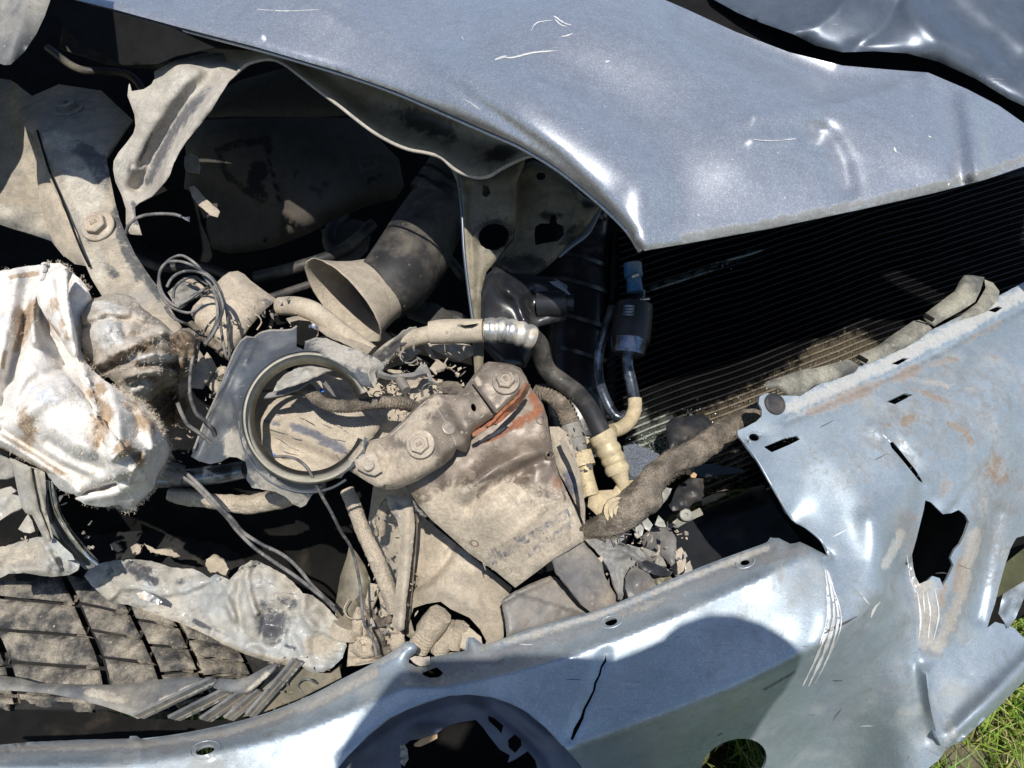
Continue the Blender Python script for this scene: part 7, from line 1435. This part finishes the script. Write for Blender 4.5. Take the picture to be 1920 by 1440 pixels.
Z1 = [(640, 880, 650, 790, 0.88, 0.93, 70), (690, 780, 930, 1210, 0.87, 0.92, 40), (1110, 1290, 980, 1110, 0.86, 0.90, 60), (300, 440, 590, 900, 0.88, 0.93, 40), (430, 560, 560, 640, 0.94, 1.0, 20), (1040, 1110, 790, 980, 0.86, 0.90, 20), (500, 640, 1230, 1330, 0.90, 0.93, 24), (20, 180, 900, 1060, 0.86, 0.92, 24)]
flakes('dusty_debris', M_tan, Z1, 5, 'dusty flakes of broken plastic caught in the wreckage')
flakes('dark_debris', M_greyshard, Z1, 6, 'dark chips of broken plastic caught in the wreckage')
r_ = np.random.default_rng(17)
for k, (x, y, d_) in enumerate([(650, 690, .90), (700, 740, .90), (760, 680, .91), (800, 720, .89), (840, 690, .91), (720, 700, .92), (600, 660, .88), (440, 600, .93), (400, 700, .90), (380, 860, .88), (340, 640, .93), (700, 1000, .88), (720, 1120, .90), (660, 1160, .92), (1070, 900, .87), (1160, 1010, .86), (1230, 1040, .875), (560, 1280, .90), (860, 760, .80), (480, 590, .96)]):
    a = r_.uniform(0, 6.28); L_ = r_.uniform(20, 70); p_ = [(x + L_ * t * math.cos(a + t * 1.6) , y + L_ * t * math.sin(a + t * 1.6) * .8, d_ + 0.01 * r_.uniform(-1, 1)) for t in (-0.5, -0.2, 0.1, 0.4, 0.7)]
    tube('stray_wire', p_, float(r_.uniform(0.0007, 0.0016)), [M_wire, M_loomtan, M_greypl][k % 3], car, seg=7, step=5)
# sand grains and earth clods on ledges
def grains():
    r = np.random.default_rng(77); V = []; F = []
    src = [(br_s, 660, 980, 690, 915, br_out, 260), (sp_s, 800, 1090, 760, 1090, sp_out, 240), (rail_s, 60, 330, 250, 640, rail_out, 380), (cs_s, 170, 640, 1060, 1255, c_out, 160), (bs, 1400, 1900, 620, 900, b_out, 300), (bs, 900, 1540, 1020, 1240, b_out, 260), (shell_s, 360, 700, 620, 940, hs_out2, 160)]
    for sf, x0, x1, y0, y1, ol, n in src:
        P = np.c_[r.uniform(x0, x1, n), r.uniform(y0, y1, n)]; P = P[inside(P[:, 0], P[:, 1], np.array(ol, float))]
        for x, y in P:
            c = sf.p(x, y); nn = sf.n(x, y); s = r.uniform(0.0003, 0.0010); c = c + nn * s * 0.5
            q = r.normal(0, 1, (4, 3)); q /= np.linalg.norm(q, axis=1)[:, None]; i0 = len(V); V += (c + q * s).tolist()
            F += [(i0, i0 + 1, i0 + 2), (i0, i0 + 2, i0 + 3), (i0, i0 + 3, i0 + 1), (i0 + 1, i0 + 3, i0 + 2)]
    me = bpy.data.meshes.new('sand_grains'); me.from_pydata(V, [], F); me.update(); o = link('sand_grains', me, mat('sand_grain', (0.44, 0.37, 0.27), rough=0.9, bump=0, grain=0, var=0.4, vscale=500))
    tag(o, 'sand grains lying on the dusty metal', 'sand', kind='stuff')
grains()

# ================================================================== THE PERSON TAKING THE PICTURE (their shadow falls on the bumper)
def person():
    pr = thing('person', 'person in dark clothes leaning over the bumper holding a phone', 'person', (0.1, -0.55, 0.0))
    def back(px, py, d, t):   # the spot that casts its shadow on the surface point
        return W(px, py, d) - LDIR * t
    head = back(1375, 1255, 0.79, 1.02)
    J = {}
    J['head'] = head; J['crown'] = back(1368, 1248, 0.79, 1.05); J['neck'] = back(1330, 1330, 0.79, 1.08)
    J['chest'] = back(1120, 1530, 0.79, 1.14); J['pelvis'] = J['chest'] + np.array([0.02, -0.30, -0.30])
    J['shl'] = back(900, 1580, 0.79, 1.12); J['shr'] = back(1400, 1420, 0.79, 1.12)
    J['ell'] = back(690, 1470, 0.79, 1.04); J['hal'] = back(800, 1280, 0.80, 0.93); J['wrl'] = J['hal'] * 0.8 + J['ell'] * 0.2
    J['elr'] = back(1170, 1325, 0.80, 1.05); J['har'] = back(900, 1292, 0.80, 0.94)
    J['hipl'] = J['pelvis'] + np.array([-0.10, 0, -0.05]); J['hipr'] = J['pelvis'] + np.array([0.10, 0, -0.05])
    zz = J['pelvis'][2]
    J['knl'] = np.array([J['hipl'][0] - 0.02, J['hipl'][1] + 0.05, zz * 0.52]); J['knr'] = np.array([J['hipr'][0] + 0.02, J['hipr'][1] + 0.05, zz * 0.52])
    J['anl'] = J['knl'] * [1, 1, 0] + np.array([-0.01, -0.08, 0.07]); J['anr'] = J['knr'] * [1, 1, 0] + np.array([0.01, -0.08, 0.07])
    J['tol'] = J['anl'] + np.array([0, 0.16, -0.04]); J['tor'] = J['anr'] + np.array([0, 0.16, -0.04])
    rad = dict(pelvis=.15, chest=.23, neck=.06, head=.095, crown=.085, shl=.065, shr=.065, ell=.055, wrl=.034, hal=.040, elr=.052, har=.040, hipl=.085, hipr=.085, knl=.058, knr=.058, anl=.045, anr=.045, tol=.035, tor=.035)
    E = [('pelvis', 'chest'), ('chest', 'neck'), ('neck', 'head'), ('head', 'crown'), ('neck', 'shl'), ('shl', 'ell'), ('ell', 'wrl'), ('wrl', 'hal'), ('neck', 'shr'), ('shr', 'elr'), ('elr', 'har'), ('pelvis', 'hipl'), ('hipl', 'knl'), ('knl', 'anl'), ('anl', 'tol'), ('pelvis', 'hipr'), ('hipr', 'knr'), ('knr', 'anr'), ('anr', 'tor')]
    ks = list(rad); me = bpy.data.meshes.new('body'); me.from_pydata([tuple(map(float, J[k])) for k in ks], [(ks.index(a), ks.index(b)) for a, b in E], [])
    o = link('body', me, mat('dark_clothing', (0.04, 0.045, 0.06), rough=0.9), pr)
    sk = o.modifiers.new('skin', 'SKIN'); o.modifiers.new('sub', 'SUBSURF').render_levels = 2
    for i, k in enumerate(ks): me.skin_vertices[0].data[i].radius = (rad[k], rad[k]); me.skin_vertices[0].data[i].use_root = (k == 'pelvis')
    # the phone in the left hand, just behind the lens
    ph = thing('phone', 'black phone held out over the bumper', 'phone', J['hal'])
    b = revolve('phone_case', J['hal'] + np.array([0.0, 0.0, 0.03]), LDIR * -1, [(0.001, 0), (0.001, 0.001)], M_blackpl, ph, seg=4) if False else None
    u = RGT; c = CAM - FWD * 0.03 + np.array([0.03, 0, -0.0]); V = []; 
    for s in (0.012, 0.004):
        for a, b2 in ((-0.075, -0.036), (0.075, -0.036), (0.075, 0.036), (-0.075, 0.036)): V.append((c + RGT * a + UPV * b2 - FWD * s + FWD * 0.016).tolist())
    F = [(0, 1, 2, 3), (4, 7, 6, 5)] + [(i, (i + 1) % 4 + 0, (i + 1) % 4 + 4, i + 4) for i in range(4)]
    me = bpy.data.meshes.new('phone_body'); me.from_pydata(V, [], F); me.update(); q = link('phone_body', me, M_blackpl, ph)
    bv = q.modifiers.new('bevel', 'BEVEL'); bv.width = 0.003; bv.segments = 2
person()

# marks of one kind on one part are one mesh
def join_marks():
    grp = {}
    for o in list(bpy.data.objects):
        b = o.name.split('.')[0]
        if b in ('scratch', 'dust_fleck', 'moulded_mark', 'worn_edge', 'frayed_strand', 'dusty_louvre_edge', 'blue_paint_chip') and o.parent is not None:
            grp.setdefault((b, o.parent.name, o.data.materials[0].name), []).append(o)
    for (b, _, m), lst in grp.items():
        if len(lst) < 2: continue
        V = []; F = []
        for o in lst:
            k = len(V); V += [tuple(v.co) for v in o.data.vertices]; F += [tuple(i + k for i in p.vertices) for p in o.data.polygons]
        par = lst[0].parent; mt = lst[0].data.materials[0]
        for o in lst: bpy.data.objects.remove(o)
        me = bpy.data.meshes.new(b); me.from_pydata(V, [], F); me.update(); o = link(b, me, mt, par)
        o['kind'] = 'stuff'
join_marks()
print('SCRIPT', _time.time() - _T0)
